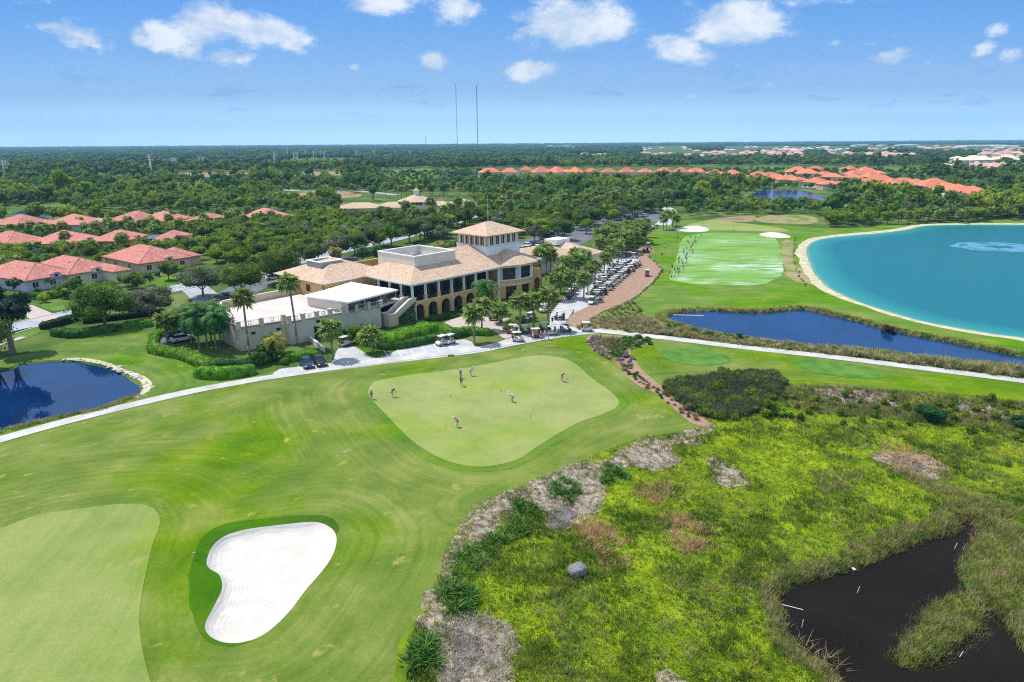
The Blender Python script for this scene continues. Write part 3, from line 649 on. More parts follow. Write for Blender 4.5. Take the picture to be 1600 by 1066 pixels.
# ---- shrubs as single meshes
def bush_mesh(name,seed,R,Hh,mat,nl=420,ls=.12,nb=5):
    V,T=crown_arrays(seed,R,Hh,-.1,nb,nl,ls,.8); return big_mesh(name,V,T,mat)
def tuft_mesh(name,seed,n,L,w,mat,spread=.35,lean=.6,r0=.15):
    rng=np.random.default_rng(seed); a=rng.uniform(0,6.283,n); le=rng.uniform(.1,lean,n)+spread*.2; ln=L*rng.uniform(.6,1.1,n)
    b=np.column_stack([np.cos(a)*r0*rng.random(n),np.sin(a)*r0*rng.random(n),np.full(n,-.05)])
    d=np.column_stack([np.cos(a)*np.sin(le),np.sin(a)*np.sin(le),np.cos(le)]); s=np.column_stack([-np.sin(a),np.cos(a),np.zeros(n)])*w
    m=b+d*(ln*.6)[:,None]; e=b+d*ln[:,None]+np.column_stack([np.cos(a),np.sin(a),-.4*np.ones(n)])*(ln*.25)[:,None]
    V=np.stack([b-s,b+s,m+s*.8,m-s*.8,e],1).reshape(-1,3); i=np.arange(n)*5
    T=np.concatenate([np.stack([i,i+1,i+2],1),np.stack([i,i+2,i+3],1),np.stack([i+3,i+2,i+4],1)]); return big_mesh(name,V,T,mat)
def one(name,me,x,y,sc,label,cat,group,z=None):
    o=link(name,me,None,(x,y,h1(x,y) if z is None else z),random.uniform(0,6.28)); o.scale=(sc*random.uniform(.9,1.1),sc*random.uniform(.9,1.1),sc*random.uniform(.85,1.15)); return tag(o,label,cat,group)
def hedge(px,width,height,mat,label,group=None,name='hedge',world=None,ls=.12,dens=26,wav=.12):
    pts=world if world is not None else PX(px); c=spline(pts,8,False); seg=np.linalg.norm(np.diff(c,axis=0),axis=1); s=np.concatenate([[0],np.cumsum(seg)]); n=max(3,int(s[-1]/.6))
    t=np.linspace(0,s[-1],n); X=np.interp(t,s,c[:,0]);Y=np.interp(t,s,c[:,1]); dx=np.gradient(X);dy=np.gradient(Y);L=np.hypot(dx,dy);nx=-dy/L;ny=dx/L
    prof=[(-.5,-.1),(-.52,.55),(-.44,.88),(-.2,1.),(.2,1.),(.44,.88),(.52,.55),(.5,-.1)]; K=len(prof); V=[];rng=np.random.default_rng(len(px or [])+int(width*10)+n)
    wv=1+wav*2*(fbm(X,Y,1.6,3)-.5); end=np.minimum(1,np.minimum(t,s[-1]-t)/(width*.4)*.8+.25)
    for a,b in prof:
        j=1+.10*rng.uniform(-1,1,n); V.append(np.column_stack([X+nx*a*width*end*wv*j,Y+ny*a*width*end*wv*j,hgt(X,Y)+b*height*wv*(.6+.4*end)]))
    V=np.stack(V,1); T=[]
    Vf=V.reshape(-1,3)
    for i in range(n-1):
        for j in range(K-1): a=i*K+j; T+=[(a,a+1,a+K+1),(a,a+K+1,a+K)]
    for base in (0,(n-1)*K):
        for j in range(1,K-1): T.append((base,base+j,base+j+1))
    k=int(s[-1]*(width+height*1.6)*dens); ii=rng.integers(0,n-1,k); jj=rng.integers(0,K-1,k); u=rng.random((k,1)); v=rng.random((k,1))
    P=(V[ii,jj]*(1-u)+V[ii+1,jj]*u)*(1-v)+(V[ii,jj+1]*(1-u)+V[ii+1,jj+1]*u)*v
    cen=V.mean(1)[ii]; N=P-cen; N/=np.linalg.norm(N,axis=1)[:,None]; lv,lf=leaves(P+N*rng.uniform(-.02,.14,(k,1)),N,ls,rng,.7)
    q=lf+len(Vf); T=np.concatenate([np.array(T),q[:,[0,1,2]],q[:,[0,2,3]]]); Vv=np.concatenate([Vf,lv])
    o0=np.array([X.mean(),Y.mean(),0.]); me=big_mesh(name,Vv-o0,T,mat); return tag(link(name,me,None,tuple(o0)),label,'hedge',group)
# ------------------------------------------------------------------ near and middle trees
EXC=[turf,marsh,rng,lake,pondR,pondL,lawnW,drive]+pondF   # nothing is planted here
FOOT=[]                                                      # footprints (x,y,r)
TREE_REQ=[]                                                   # (kind,x,y,scale,zone)
ZONES={}
def zone(key,px,spacing,kinds,smin,smax,label,group,z=0,keep=1.):
    poly=np.array(PX(px)); xm,ym=poly.min(0); xM,yM=poly.max(0); gx,gy=np.meshgrid(np.arange(xm,xM,spacing),np.arange(ym,yM,spacing)); gx=gx.ravel()+RNG.uniform(-.38,.38,gx.size)*spacing; gy=gy.ravel()+RNG.uniform(-.38,.38,gy.size)*spacing
    m=inside(poly,gx,gy)&(RNG.random(gx.size)<keep)
    ZONES[key]=(label,group)
    ks,ws=zip(*kinds); ws=np.array(ws)/sum(ws)
    for x,y in zip(gx[m],gy[m]): TREE_REQ.append((str(RNG.choice(ks,p=ws)),x,y,RNG.uniform(smin,smax),key))
zone('scrub',[(310,362),(372,354),(470,344),(500,341),(575,352),(560,385),(500,392),(440,405),(400,420),(340,415),(330,395),(350,370),(310,372)],4.9,[('bright',7),('oak',1.5),('grey',.7)],.55,.9,'bushy bright green tree in the thicket between the red roofed houses and the clubhouse','trees in the thicket east of the red roofed houses')
zone('scrubN',[(100,325),(330,312),(480,322),(528,325),(528,343),(480,338),(380,330),(250,330),(110,332)],8.5,[('bright',5),('oak',4)],.8,1.2,'leafy tree in the green belt behind the red roofed houses','trees in the belt behind the red roofed houses')
zone('back',[(600,368),(690,354),(740,350),(745,354),(705,362),(712,378),(640,382)],8.,[('oak',5),('grey',2)],.85,1.2,'dark green tree behind the sunken rooftop well of the clubhouse','trees behind the clubhouse')
zone('lotW',[(400,446),(440,425),(560,388),(600,380),(590,395),(500,414),(440,440)],7.5,[('oak',4),('grey',3)],.8,1.15,'spreading tree in the car park behind the west wing of the clubhouse','trees in the west car park')
zone('back2',[(530,350),(740,342),(742,352),(690,358),(600,372),(570,380),(560,366)],8.,[('oak',5),('grey',2),('bright',2)],.6,1.1,'dark tree between the clubhouse and the long tan building','trees before the long tan building')
zone('lotE',[(745,355),(800,345),(860,332),(940,322),(1030,322),(1040,332),(950,352),(900,372),(850,385),(815,380)],9.,[('oak',4),('bright',2),('grey',2)],.85,1.25,'rounded dark green tree shading the car park beyond the clubhouse','trees in the east car park')
zone('mid',[(745,348),(745,318),(1040,312),(1060,322),(1000,328),(860,336),(760,348)],9.5,[('oak',5),('bright',4),('grey',2)],.8,1.35,'large dark green tree in the wood between the clubhouse and the row of orange roofs','trees in the wood beyond the car park')
zone('rangeback',[(1060,330),(1180,322),(1290,328),(1280,336),(1180,336),(1130,338),(1080,343)],8.,[('oak',6),('bright',2)],.7,1.,'low dark green tree in the hedgerow behind the driving range','trees behind the driving range')
zone('lakeback',[(1290,348),(1330,340),(1375,342),(1395,350),(1350,356),(1300,356)],6.,[('bright',1)],.75,.95,'bright green rounded tree at the far corner of the turquoise lake','bright trees at the lake corner')
zone('laketop',[(1390,335),(1600,335),(1700,345),(1500,347),(1400,346)],8.,[('oak',4),('grey',2),('bright',2)],.8,1.1,'green tree on the far bank of the turquoise lake','trees on the far bank of the lake')
zone('housegaps',[(-20,396),(60,402),(30,420),(-20,425)],4.2,[('bright',1)],.5,.8,'small bright tree behind the large red roofed house at the left','small trees among the red roofed houses')
zone('housegap2',[(0,392),(110,386),(150,388),(150,398),(40,400)],4.2,[('bright',3),('oak',2)],.45,.75,'small leafy tree between two rows of red roofed houses','small trees among the red roofed houses')
zone('housegap3',[(0,362),(60,362),(100,360),(95,370),(0,374)],6.,[('oak',3),('bright',2)],.45,.65,'small leafy tree in front of the third row of red roofed houses','small trees among the third row of houses')
zone('housegap4',[(120,364),(230,356),(330,356),(320,362),(180,366)],6.,[('oak',3),('bright',2)],.45,.7,'small dark tree beside the lane between the red roofed houses','small trees along the lane')
zone('gardens',[(-20,375),(60,372),(240,366),(320,362),(335,372),(325,405),(320,425),(300,432),(215,455),(130,462),(-20,430)],6.5,[('bright',5),('oak',3),('grey',1)],.4,.75,'leafy garden tree among the nearest red roofed houses','garden trees among the nearest red roofed houses',keep=.8)
zone('gardens3',[(-20,358),(120,357),(300,352),(330,356),(300,362),(60,369),(-20,372)],7.,[('bright',4),('oak',4)],.35,.55,'leafy tree among the third row of red roofed houses','trees among the third row of red roofed houses',keep=.8)
zone('housegap5',[(225,392),(300,378),(320,380),(310,395),(240,402)],4.5,[('bright',4),('oak',1)],.4,.65,'small bushy tree below the dark pool cage','small trees below the pool cage')
zone('housegap6',[(120,440),(210,452),(225,440),(215,432),(120,436)],5.,[('bright',2),('oak',1)],.35,.55,'small garden tree in front of the two large red roofed houses','small trees in the front gardens')
zone('leftwood',[(-60,330),(-10,318),(120,300),(125,310),(60,318),(-20,326)],10.,[('oak',5),('pine',1)],1.,1.4,'tall dark tree behind the small pond at the far left','trees behind the far left pond')
SINGLE=[('oak',(585,393),1.15,1.,'dark oak hiding the back road left of the rooftop well','oak_tree',0),('oak',(612,386),1.2,1.05,'dark oak right behind the rooftop well','oak_tree',1),('oak',(640,380),1.2,1.,'rounded oak behind the right half of the rooftop well','oak_tree',2),('oak',(668,373),1.2,1.,'oak between rooftop well and tower, before the back road','oak_tree',3),('oak',(693,366),1.05,1.,'smaller oak left of the tower where the back road shows','oak_tree',0),('grey',(560,398),1.,1.,'greyish tree beside the back road, left of the rooftop well','oak_tree',0),('pine',(20,552),1.3,1.0,'tall dark pine with sparse crown at the left edge beside the street','pine_tree',0),('pine',(-12,548),1.25,1.0,'tall dark pine cut by the left edge of the photo','pine_tree',1),('bigoak',(-45,585),1.2,1.2,'large dark oak reaching in from beyond the left edge by the pond','oak_tree',1),('bigoak',(165,512),1.12,1.,'large dark green oak with a spreading crown beside the street hedge','oak_tree',0),
 ('biggrey',(235,500),.92,.9,'grey green flowering tree just right of the large dark oak','flowering_tree',0),
 ('biggrey',(318,465),.95,.95,'silvery tree shading the street corner left of the terrace car park','flowering_tree',1),
 ('bigoak',(382,466),1.0,1.,'dense green oak behind the low tan wall of the roof terrace','oak_tree',1),
 ('bigoak',(436,444),1.05,1.05,'tall dark oak by the parked white cars left of the tiled west wing','oak_tree',0),
 ('oak',(264,438),.68,1.,'small round street tree on the bright lawn beside the cream garage house','street_tree',2),
 ('bright',(100,312),1.9,1.9,'tall bright green tree standing beside the far left pond','tall_tree',0)]
# explicit palms: base point, height, kind, label
PALMSX=[((893,466),5.6,'sabal','fan palm at the left edge of the cart yard near its mouth',1),((903,440),6.2,'sabal','fan palm behind the shaded carts at the head of the drive',0),((918,456),5.4,'sabal','fan palm inside the cart yard, left of the rows',2),((943,436),6.,'sabal','fan palm standing between the second and third cart rows',1),((952,424),6.,'sabal','fan palm halfway up the cart rows',0),((966,412),5.6,'sabal','fan palm near the far end of the cart rows',2),((390,556),11.2,'tall','tall fan palm with bare trunk in front of the left terrace wall',0),
 ((465,541),12.6,'tall','tallest fan palm, rising past the middle of the terrace wall',1),
 ((520,562),6.0,'sabal','short fan palm between the two parked dark cars and the garage ramp',0),
 ((583,552),3.6,'sabal','low fan palm on the corner of hedge beside the striped parking',1),
 ((741,536),6.2,'sabal','bushy fan palm on the grass tip beside the two white golf carts',0),
 ((753,516),5.4,'sabal','slim fan palm just behind the bushy palm by the paver court',1),
 ((760,490),6.2,'feather','dark palm against the yellow wall of the clubhouse',0),
 ((813,520),6.8,'sabal','fan palm standing at the edge of the plaza behind the left carts',0),
 ((834,518),6.6,'sabal','leaning fan palm between the parked roofed carts and the plaza',2),
 ((856,516),7.6,'sabal','tall slim palm in the middle of the pale plaza',0),
 ((782,505),3.2,'sabal','low palm in the round shrub bed by the paver court',1),
 ((843,445),8.8,'tall','left palm of the three tall palms by the end pavilion',0),
 ((853,438),9.2,'tall','middle palm of the three tall palms by the end pavilion',1),
 ((860,443),8.4,'tall','right palm of the three tall palms by the end pavilion',0),
 ((884,446),6.6,'sabal','fan palm beside the low tan wing of the clubhouse',0),
 ((869,470),5.6,'sabal','fan palm with dense crown along the drive below the low wing',1),
 ((876,458),5.8,'sabal','second fan palm along the drive below the low wing',2),
 ((912,470),5.6,'sabal','fan palm at the near end of the golf cart rows',0),
 ((930,447),5.6,'sabal','fan palm rising between the double row of carts and the drive',1),
 ((338,548),6.6,'feather','feathery palm pressed against the left end wall of the terrace',0),
 ((325,545),7.2,'feather','tallest feathery palm of the clump left of the terrace',1),
 ((312,548),6.4,'feather','front feathery palm of the clump left of the terrace',2),
 ((330,532),6.6,'feather','rear feathery palm of the clump left of the terrace',0),
 ((300,538),6.,'feather','outer feathery palm of the clump left of the terrace',1),
 ((345,535),6.,'feather','feathery palm beside the upper corner of the terrace',2),
 ((262,535),4.6,'sabal','fan palm beside the parked cars at the start of the curved hedge',0),
 ((276,532),4.2,'sabal','second fan palm beside the parked cars',1),
 ((108,366),0,'x','',0),
 ((430,562),3.4,'date','yellowish feather palm in the shrubs below the left terrace wall',0),
 ((525,410),3.6,'date','golden palm behind the small rooftop box of the west wing',0),
 ((687,400),3.4,'date','golden palm behind the clubhouse between roof well and tower',0),
 ((710,398),3.6,'feather','green palm just left of the clubhouse tower',0),
 ((567,412),4.4,'datedark','dark feathery palm left of the sunken rooftop well',0),
 ((590,410),4.2,'datedark','dark feathery palm against the corner of the sunken rooftop well',0),
 ((640,405),3.4,'datedark','reddish feathery palm behind the sunken rooftop well',0),
 ((700,372),8.,'tall','tall thin palm beside the back road behind the clubhouse',0),
 ((706,374),8.,'tall','second thin palm beside the back road behind the clubhouse',1),
 ((105,392),5.6,'sabal','fan palm in front of the second row of red roofed houses',0),
 ((272,352),5.2,'sabal','yellowish fan palm beside the red roofed house',1),
 ((127,360),4.4,'sabal','small palm in front of the third row house',0),
 ((1174,318),13.,'tall','dark tall palm left of the far pond behind the range',0),
 ((1207,318),12.,'tall','second dark tall palm before the far pond behind the range',1)]
def plant():
    global WOODLAND
    fx=np.array([(a,b,c) for a,b,c in FOOT]); reqs=[]
    for k,x,y,s,z in TREE_REQ:
        if len(fx) and (np.hypot(fx[:,0]-x,fx[:,1]-y)<fx[:,2]+1.2*s).any(): continue
        if any(inside(p,[x],[y])[0] for p in EXC): continue
        if ROADS and min(np.min(np.hypot(r[:,0]-x,r[:,1]-y)) for r in ROADS)<5.5: continue
        if not inview(x,y,4): continue
        reqs.append((k,x,y,s,z))
    reqs.sort(key=lambda r:r[2]/r[3]); print('near trees',len(reqs)); nmax=285
    for k,x,y,s,z in reqs[:nmax]:
        lb,gr=ZONES[z]; place_tree(k,x,y,s,random.uniform(0,6.28),'broadleaf_tree',lb,'tree',gr)
    for k,p,s,hs,lb,nm,v in SINGLE:
        x,y=G(*p); place_tree(k,x,y,s,random.uniform(0,6.28),nm,lb,'tree',None,hs,var=v)
    for p,h,k,lb,v in PALMSX:
        if k=='x': continue
        x,y=G(*p); place_palm(k,x,y,h,1.22,None,lb,None,var=v)
    # palm groves
    def grove(px,sp,label,group,h=(4.4,7.),kinds=('sabal',),sc=1.25):
        poly=np.array(PX(px)); xm,ym=poly.min(0);xM,yM=poly.max(0); gx,gy=np.meshgrid(np.arange(xm,xM,sp),np.arange(ym,yM,sp)); gx=gx.ravel()+RNG.uniform(-.35,.35,gx.size)*sp; gy=gy.ravel()+RNG.uniform(-.35,.35,gy.size)*sp
        m=inside(poly,gx,gy)
        for x,y in zip(gx[m],gy[m]):
            if any(math.hypot(a-x,b-y)<c for a,b,c in FOOT): continue
            place_palm(random.choice(kinds),x,y,random.uniform(*h),sc,None,label,group)
    grove([(888,448),(905,415),(930,398),(985,388),(1003,396),(975,402),(935,405),(915,425),(905,445)],3.7,'fan palm in the grove between the drive and the golf cart rows','palm grove by the cart rows')
    grove([(905,408),(950,378),(1010,370),(1012,382),(960,392),(920,402)],4.1,'fan palm in the grove at the far end of the cart rows','palm grove beyond the cart rows')
    grove([(1020,362),(1040,352),(1062,352),(1060,360),(1035,366)],6.,'fan palm at the left end of the driving range','palms at the end of the range')
    grove([(1395,347),(1530,344),(1530,349),(1400,351)],5.5,'stocky fan palm on the far bank of the lake','palms on the lake bank',(3.5,5.5),sc=1.2)
    grove([(600,352),(700,338),(760,330),(1040,318),(1050,326),(900,345),(760,352),(640,362)],15,'fan palm standing among the trees between clubhouse and far roofs','palms in the wood beyond the clubhouse',(7,10),('sabal','tall'),1.5)
    grove([(-10,372),(150,366),(330,345),(470,340),(480,352),(330,360),(220,400),(-10,396)],13,'fan palm in the gardens between the red roofed houses','palms in the gardens of the red roofed houses',(4,6.5))
    grove([(560,312),(760,300),(770,308),(600,318)],15,'dark palm beyond the octagonal tan building','palms beyond the octagonal building',(7,9),('sabal','datedark'),1.5)
    grove([(720,292),(1090,290),(1090,296),(740,300)],22,'palm in the tree belt below the row of orange roofs','palms below the orange roofs',(7,9),('sabal','datedark'),1.6)
    grove([(0,440),(30,434),(40,424),(20,418),(-10,424)],5.,'small palm in the garden behind the house at the left edge','palms in the left garden',(2.5,4.))
    grove([(130,405),(150,398),(150,392),(130,396)],4,'small palm between the two rows of red roofed houses','palms between house rows',(2.5,3.5))
    # garden shrubs among the red roofed houses
    GS=[bush_mesh('garden_shrub',620+s_,1.5,2.1,M[mm],620,.17,6) for s_,mm in enumerate(('bright','oak','hedge','broadl'))]
    gp=np.array(PX([(-20,345),(140,330),(330,326),(450,330),(470,345),(330,358),(320,410),(300,435),(225,450),(150,470),(60,478),(-20,470)])); a0,b0=gp.min(0),gp.max(0); k=0; RO=np.concatenate([r for r in ROADS])
    while k<270:
        x,y=RNG.uniform(a0[0],b0[0]),RNG.uniform(a0[1],b0[1])
        if not inside(gp,[x],[y])[0] or (np.hypot(RO[:,0]-x,RO[:,1]-y)<5.5).any() or (np.hypot(fx[:,0]-x,fx[:,1]-y)<fx[:,2]-.6).any(): continue
        if fbm([x],[y],16,9)[0]<.36: continue
        one('garden_shrub',GS[k%4],x,y,RNG.uniform(.6,1.3),'leafy garden shrub planted between the red roofed houses','shrub','garden shrubs among the red roofed houses'); k+=1
    # the wood that runs to the horizon, seen as one mass
    T0=[crown_arrays(200+s,5.,6.2,1.2,7,150,.62,.8,ICO0,.6) for s in range(6)]
    T1=[crown_arrays(300+s,5.5,7.5,1.,6,34,1.1,.8,ICO0,.6) for s in range(6)]
    T2=[crown_arrays(400+s,14.,9.,0.,9,0,1.,.7,ICO0,.7) for s in range(6)]
    def stuff(name,label,cat,items,tmpl,mat):
        V=[];T=[];n=0
        for x,y,s,hs,i in items:
            v,t=tmpl[i%len(tmpl)]; a=random.uniform(0,6.28); c,sn=math.cos(a),math.sin(a)
            w=np.column_stack([(v[:,0]*c-v[:,1]*sn)*s+x,(v[:,0]*sn+v[:,1]*c)*s+y,v[:,2]*hs]); V.append(w);T.append(t+n);n+=len(v)
        if not V: return
        tag(link(name,big_mesh(name,np.concatenate(V),np.concatenate(T),mat)),label,cat,kind='stuff')
    A=[];B=[];Cc=[];A2=[]
    for k,x,y,s,z in reqs[nmax:]: (A if k!='bright' else A2).append((x,y,s,s*1.05,random.randrange(6)))
    def allowed(gx,gy,marg=2.):
        m=(gy>35)&(np.abs(gx)<.78*gy+30)
        for p in EXC+CLEAR: m&=~inside(p,gx,gy)
        f=fx[fx[:,1]>200]
        for a,b,c in f: m&=np.hypot(gx-a,gy-b)>c+marg
        for r in ROADS:
            if r[:,1].max()>250:
                for i in range(0,len(r),3): m&=np.hypot(gx-r[i,0],gy-r[i,1])>6.5
        return m
    done=np.zeros(0)
    def grid(y0,y1,sp):
        gx,gy=np.meshgrid(np.arange(-.8*y1,.8*y1,sp),np.arange(y0,y1,sp)); gx=gx.ravel()+RNG.uniform(-.45,.45,gx.size)*sp; gy=gy.ravel()+RNG.uniform(-.45,.45,gy.size)*sp
        k=np.abs(gx)<.8*gy; return gx[k],gy[k]
    gx,gy=grid(345,640,7.8); m=allowed(gx,gy); 
    m&=~inside(np.array(PX([(100,332),(330,312),(480,322),(700,318),(740,330),(1040,312),(1060,322),(1290,320),(1290,345),(600,350),(300,350),(100,345)])),gx,gy)
    den=fbm(gx,gy,60,5); m&=(den>.34)&(fbm(gx,gy,14,15)>.27)
    for x,y,d in zip(gx[m],gy[m],den[m]): 
        s=.55+1.15*RNG.random()**1.6; (A2 if vn(x,y,45,2)>(.33 if (x<-20 and y<520) else .60) else A).append((x,y,s,s*RNG.uniform(.85,1.25),RNG.integers(6)))
    ep=[CLEAR[0],CLEAR[8],CLEAR[9]]
    gx,gy=grid(480,900,13.); m=np.abs(gx)<.78*gy+20; q=np.zeros(len(gx),bool)
    for p in ep: q|=inside(p,gx,gy)&((gy<690) if p is CLEAR[8] else True)
    for a,b,c in fx[fx[:,1]>200]: m&=np.hypot(gx-a,gy-b)>c-2
    for x,y in zip(gx[m&q],gy[m&q]): s=RNG.uniform(.5,.9); (A.append((x,y,s,s,RNG.integers(6))) if RNG.random()<.8 else None)
    gx,gy=grid(338,372,5.5); q=inside(CLEAR[10],gx,gy)&(gy<361)
    for a,b,c in fx[fx[:,1]>200]: q&=np.hypot(gx-a,gy-b)>c-7
    for x,y in zip(gx[q],gy[q]): s=RNG.uniform(.45,.85); (A if vn(x,y,20,2)>.5 else A2).append((x,y,s,s,RNG.integers(6)))
    gx,gy=grid(640,1150,11.); m=allowed(gx,gy,5); den=fbm(gx,gy,110,5); m&=(den>.33)&(fbm(gx,gy,26,15)>.30)
    for x,y in zip(gx[m],gy[m]): s=.6+1.3*RNG.random()**1.5; (A2 if vn(x,y,80,4)>.64 else B).append((x,y,s,s*RNG.uniform(.8,1.2),RNG.integers(6)))
    for y0,y1,sp,sc in ((1150,1700,24,.95),(1700,2600,38,1.4),(2600,4200,65,2.2),(4200,7000,120,4.),(7000,12500,260,9.)):
        gx,gy=grid(y0,y1,sp); m=allowed(gx,gy,14)&(fbm(gx,gy,260,5)>.33)
        for x,y in zip(gx[m],gy[m]): s=sc*(.55+1.1*RNG.random()**1.5); Cc.append((x,y,s,RNG.uniform(.65,1.5),RNG.integers(6)))
    print('wood',len(A),len(A2),len(B),len(Cc))
    stuff('woodland','dark green wood of countless trees beyond the clubhouse and car parks','wood',A,T0,M['oakfar'])
    stuff('woodland','bright green scrub woodland beyond the red roofed houses','wood',A2,T0,M['brightfar'])
    stuff('woodland','wooded plain reaching towards the transmission poles and orange roofs','wood',B,T1,M['oakfar'])
    stuff('woodland','far forest filling the plain up to the horizon','forest',Cc,T2,M['forestfar'])
M['oakfar']=leafmat('far oak leaves',(.040,.100,.014),(.088,.165,.022),(.20,.25,.045),isl=.5,scale=.028)
M['brightfar']=leafmat('far bright leaves',(.080,.170,.010),(.165,.27,.016),(.30,.37,.03),isl=.5,scale=.028)
M['forestfar']=leafmat('far forest leaves',(.025,.080,.024),(.055,.13,.036),(.11,.19,.055),isl=.4,scale=.012)
# ------------------------------------------------------------------ marsh plants, beds and hedges
def blades(name,label,cat,XY,n,L,w,mat,lean=.75,rng=None,zz=None,r0=.22):
    rng=rng or RNG; N=len(XY); X=np.repeat(XY[:,0],n)+rng.normal(0,r0*.6,N*n); Y=np.repeat(XY[:,1],n)+rng.normal(0,r0*.6,N*n); K=N*n
    Ls=np.repeat(L if np.ndim(L) else np.full(N,L),n)*rng.uniform(.55,1.15,K); z=np.repeat(hgt(XY[:,0],XY[:,1]) if zz is None else zz,n)
    a=rng.uniform(0,6.283,K); le=rng.uniform(.05,lean,K); b=np.column_stack([X,Y,z])
    d=np.column_stack([np.cos(a)*np.sin(le),np.sin(a)*np.sin(le),np.cos(le)]); s=np.column_stack([-np.sin(a),np.cos(a),np.zeros(K)])*(w*rng.uniform(.7,1.3,K))[:,None]
    m=b+d*(Ls*.55)[:,None]; e=b+d*Ls[:,None]+np.column_stack([np.cos(a)*.35,np.sin(a)*.35,-.15*np.ones(K)])*(Ls*.6)[:,None]
    V=np.stack([b-s,b+s,m+s*.9,m-s*.9,e],1).reshape(-1,3); i=np.arange(K)*5
    T=np.concatenate([np.stack([i,i+1,i+2],1),np.stack([i,i+2,i+3],1),np.stack([i+3,i+2,i+4],1)])
    return tag(link(name,big_mesh(name,V,T,mat)),label,cat,kind='stuff')
def marsh_plants():
    rng=np.random.default_rng(11); n=230000
    y=40+ (rng.random(n)**1.45)*100; x=rng.uniform(-16,110,n); m=inside(marsh,x,y)&inview(x,y) if False else inside(marsh,x,y)
    x=x[m];y=y[m]; k=np.abs(x)<.78*y+6; x=x[k];y=y[k]
    w=inside(offset(pondM,-1.1),x,y)&~inside(offset(isle,.5),x,y); x=x[~w];y=y[~w]
    dp=pdist(pondM,x,y); on=inside(isle,x,y); inth=np.zeros(len(x),bool)
    for p in thatchP: inth|=inside(p,x,y)
    edge=np.full(len(x),9.)
    for p in thatchP: edge=np.minimum(edge,pdist(p,x,y))
    k=(~inth)|(rng.random(len(x))<np.where(edge<.4+2.0*fbm(x,y,1.5,9)**2,.75,np.where(fbm(x,y,.9,13)>.62,.5,.04))); x,y,dp,on=x[k],y[k],dp[k],on[k]
    reedz=on|inside(pondM,x,y)|(dp<.2+np.where(x<33,1.3,2.2)*fbm(x,y,4,2))|((x>26)&(fbm(x,y,7,6)>.64)&(y<75))
    # right-hand bank is a broad reed bed
    east=(x-38.)>(y-48)*.1; reedz|=east&(y<57)&(fbm(x,y,5,4)>.42)
    dark=(~reedz)&(fbm(x,y,3.2,21)+.25*(rng.random(len(x))-.5)>.60); lime=~reedz&~dark
    den=fbm(x,y,3.,31); lime&=(den>.05); 
    P=np.column_stack([x,y])
    kk=rng.random(len(x)); lime&=kk<.62
    Lm=P[lime]; blades('marsh_grass','yellow green marsh grass covering the wetland','grass',P[lime],4,.42*(.6+.8*fbm(P[lime][:,0],P[lime][:,1],4,3)),.026,M['blade'])
    blades('sedge','darker olive sedge clumped through the yellow marsh grass','sedge',P[dark],5,.62*(.6+.8*fbm(P[dark][:,0],P[dark][:,1],4,5)),.022,M['bladeg'],.55)
    br=(~reedz)&(rng.random(len(x))<np.where(fbm(x,y,6,41)>.62,.14,.02)); blades('dry_stalks','scattered tan stalks through the marsh grass','dead grass',P[br],4,.7,.02,M['straw'],.8)
    rz=P[reedz]; blades('reeds','brownish green reeds round the dark marsh pool','reeds',rz,5,.80*(.6+.7*fbm(rz[:,0],rz[:,1],3,7)),.020,M['reed'],.62)
    # pale dead straw on the thatch, rusty straw patches
    def scat(px,nn,z=-.5):
        p=spline(PX(px,z),5); a,b=p.min(0),p.max(0); q=np.column_stack([rng.uniform(a[0],b[0],nn),rng.uniform(a[1],b[1],nn)]); return q[inside(p,q[:,0],q[:,1])]
    th=np.concatenate([scat([(680,1010),(700,975),(740,962),(790,975),(808,1000),(800,1030),(785,1090),(700,1100),(680,1060)],1600),scat([(815,770),(860,748),(905,728),(935,735),(945,770),(930,800),(890,822),(862,828),(850,800),(820,790)],700),scat([(722,838),(740,805),(775,783),(808,776),(806,800),(770,845)],260),scat([(955,722),(985,700),(1020,690),(1050,700),(1063,720),(1035,730),(990,730)],300)])
    blades('dead_grass','pale dead grass lying on the grey thatch beside the fairway','dead grass',th,4,.55,.02,M['strawpale'],1.45)
    ru=np.concatenate([scat([(1045,812),(1075,805),(1102,825),(1108,850),(1085,860),(1062,850)],520),scat([(905,830),(935,815),(975,845),(975,875),(950,880),(930,850)],560),scat([(1000,768),(1030,755),(1055,765),(1040,780),(1010,782)],240),scat([(1470,712),(1485,735),(1440,748),(1400,735),(1380,700),(1400,690)],400),scat([(1490,830),(1520,795),(1560,800),(1545,850),(1525,830)],360)])
    ru=ru+rng.normal(0,.7,ru.shape); ru=ru[fbm(ru[:,0],ru[:,1],1.3,19)>.43]
    blades('dead_reeds','rust coloured dead reeds in small patches of the marsh','dead reeds',ru,6,.9,.022,M['strawred'],1.3)
    # long pale stems at the pool edge
    ln=scat([(1240,985),(1262,1000),(1310,1030),(1320,1050),(1260,1010)],60); blades('bent_reeds','long yellow reeds bent over the left edge of the marsh pool','reeds',ln,5,1.9,.03,M['straw'],1.3)
    # broad-leaved plants along the turf edge
    BM=[tuft_mesh('leafy_plant',500+s,60,.95,.06,M['broadl'],.5,1.1,.35) for s in range(3)]
    def scatter_one(px,cnt,meshes,name,label,cat,group,s0,s1,z=-.4,mind=0.):
        p=spline(PX(px,z),4); a,b=p.min(0),p.max(0); k=0; tries=0; got=[]
        while k<cnt and tries<cnt*40:
            tries+=1; x=rng.uniform(a[0],b[0]); y=rng.uniform(a[1],b[1])
            if not inside(p,[x],[y])[0] or any(math.hypot(x-u,y-v)<mind for u,v in got): continue
            got.append((x,y)); one(name,meshes[k%len(meshes)],x,y,rng.uniform(s0,s1),label,cat,group); k+=1
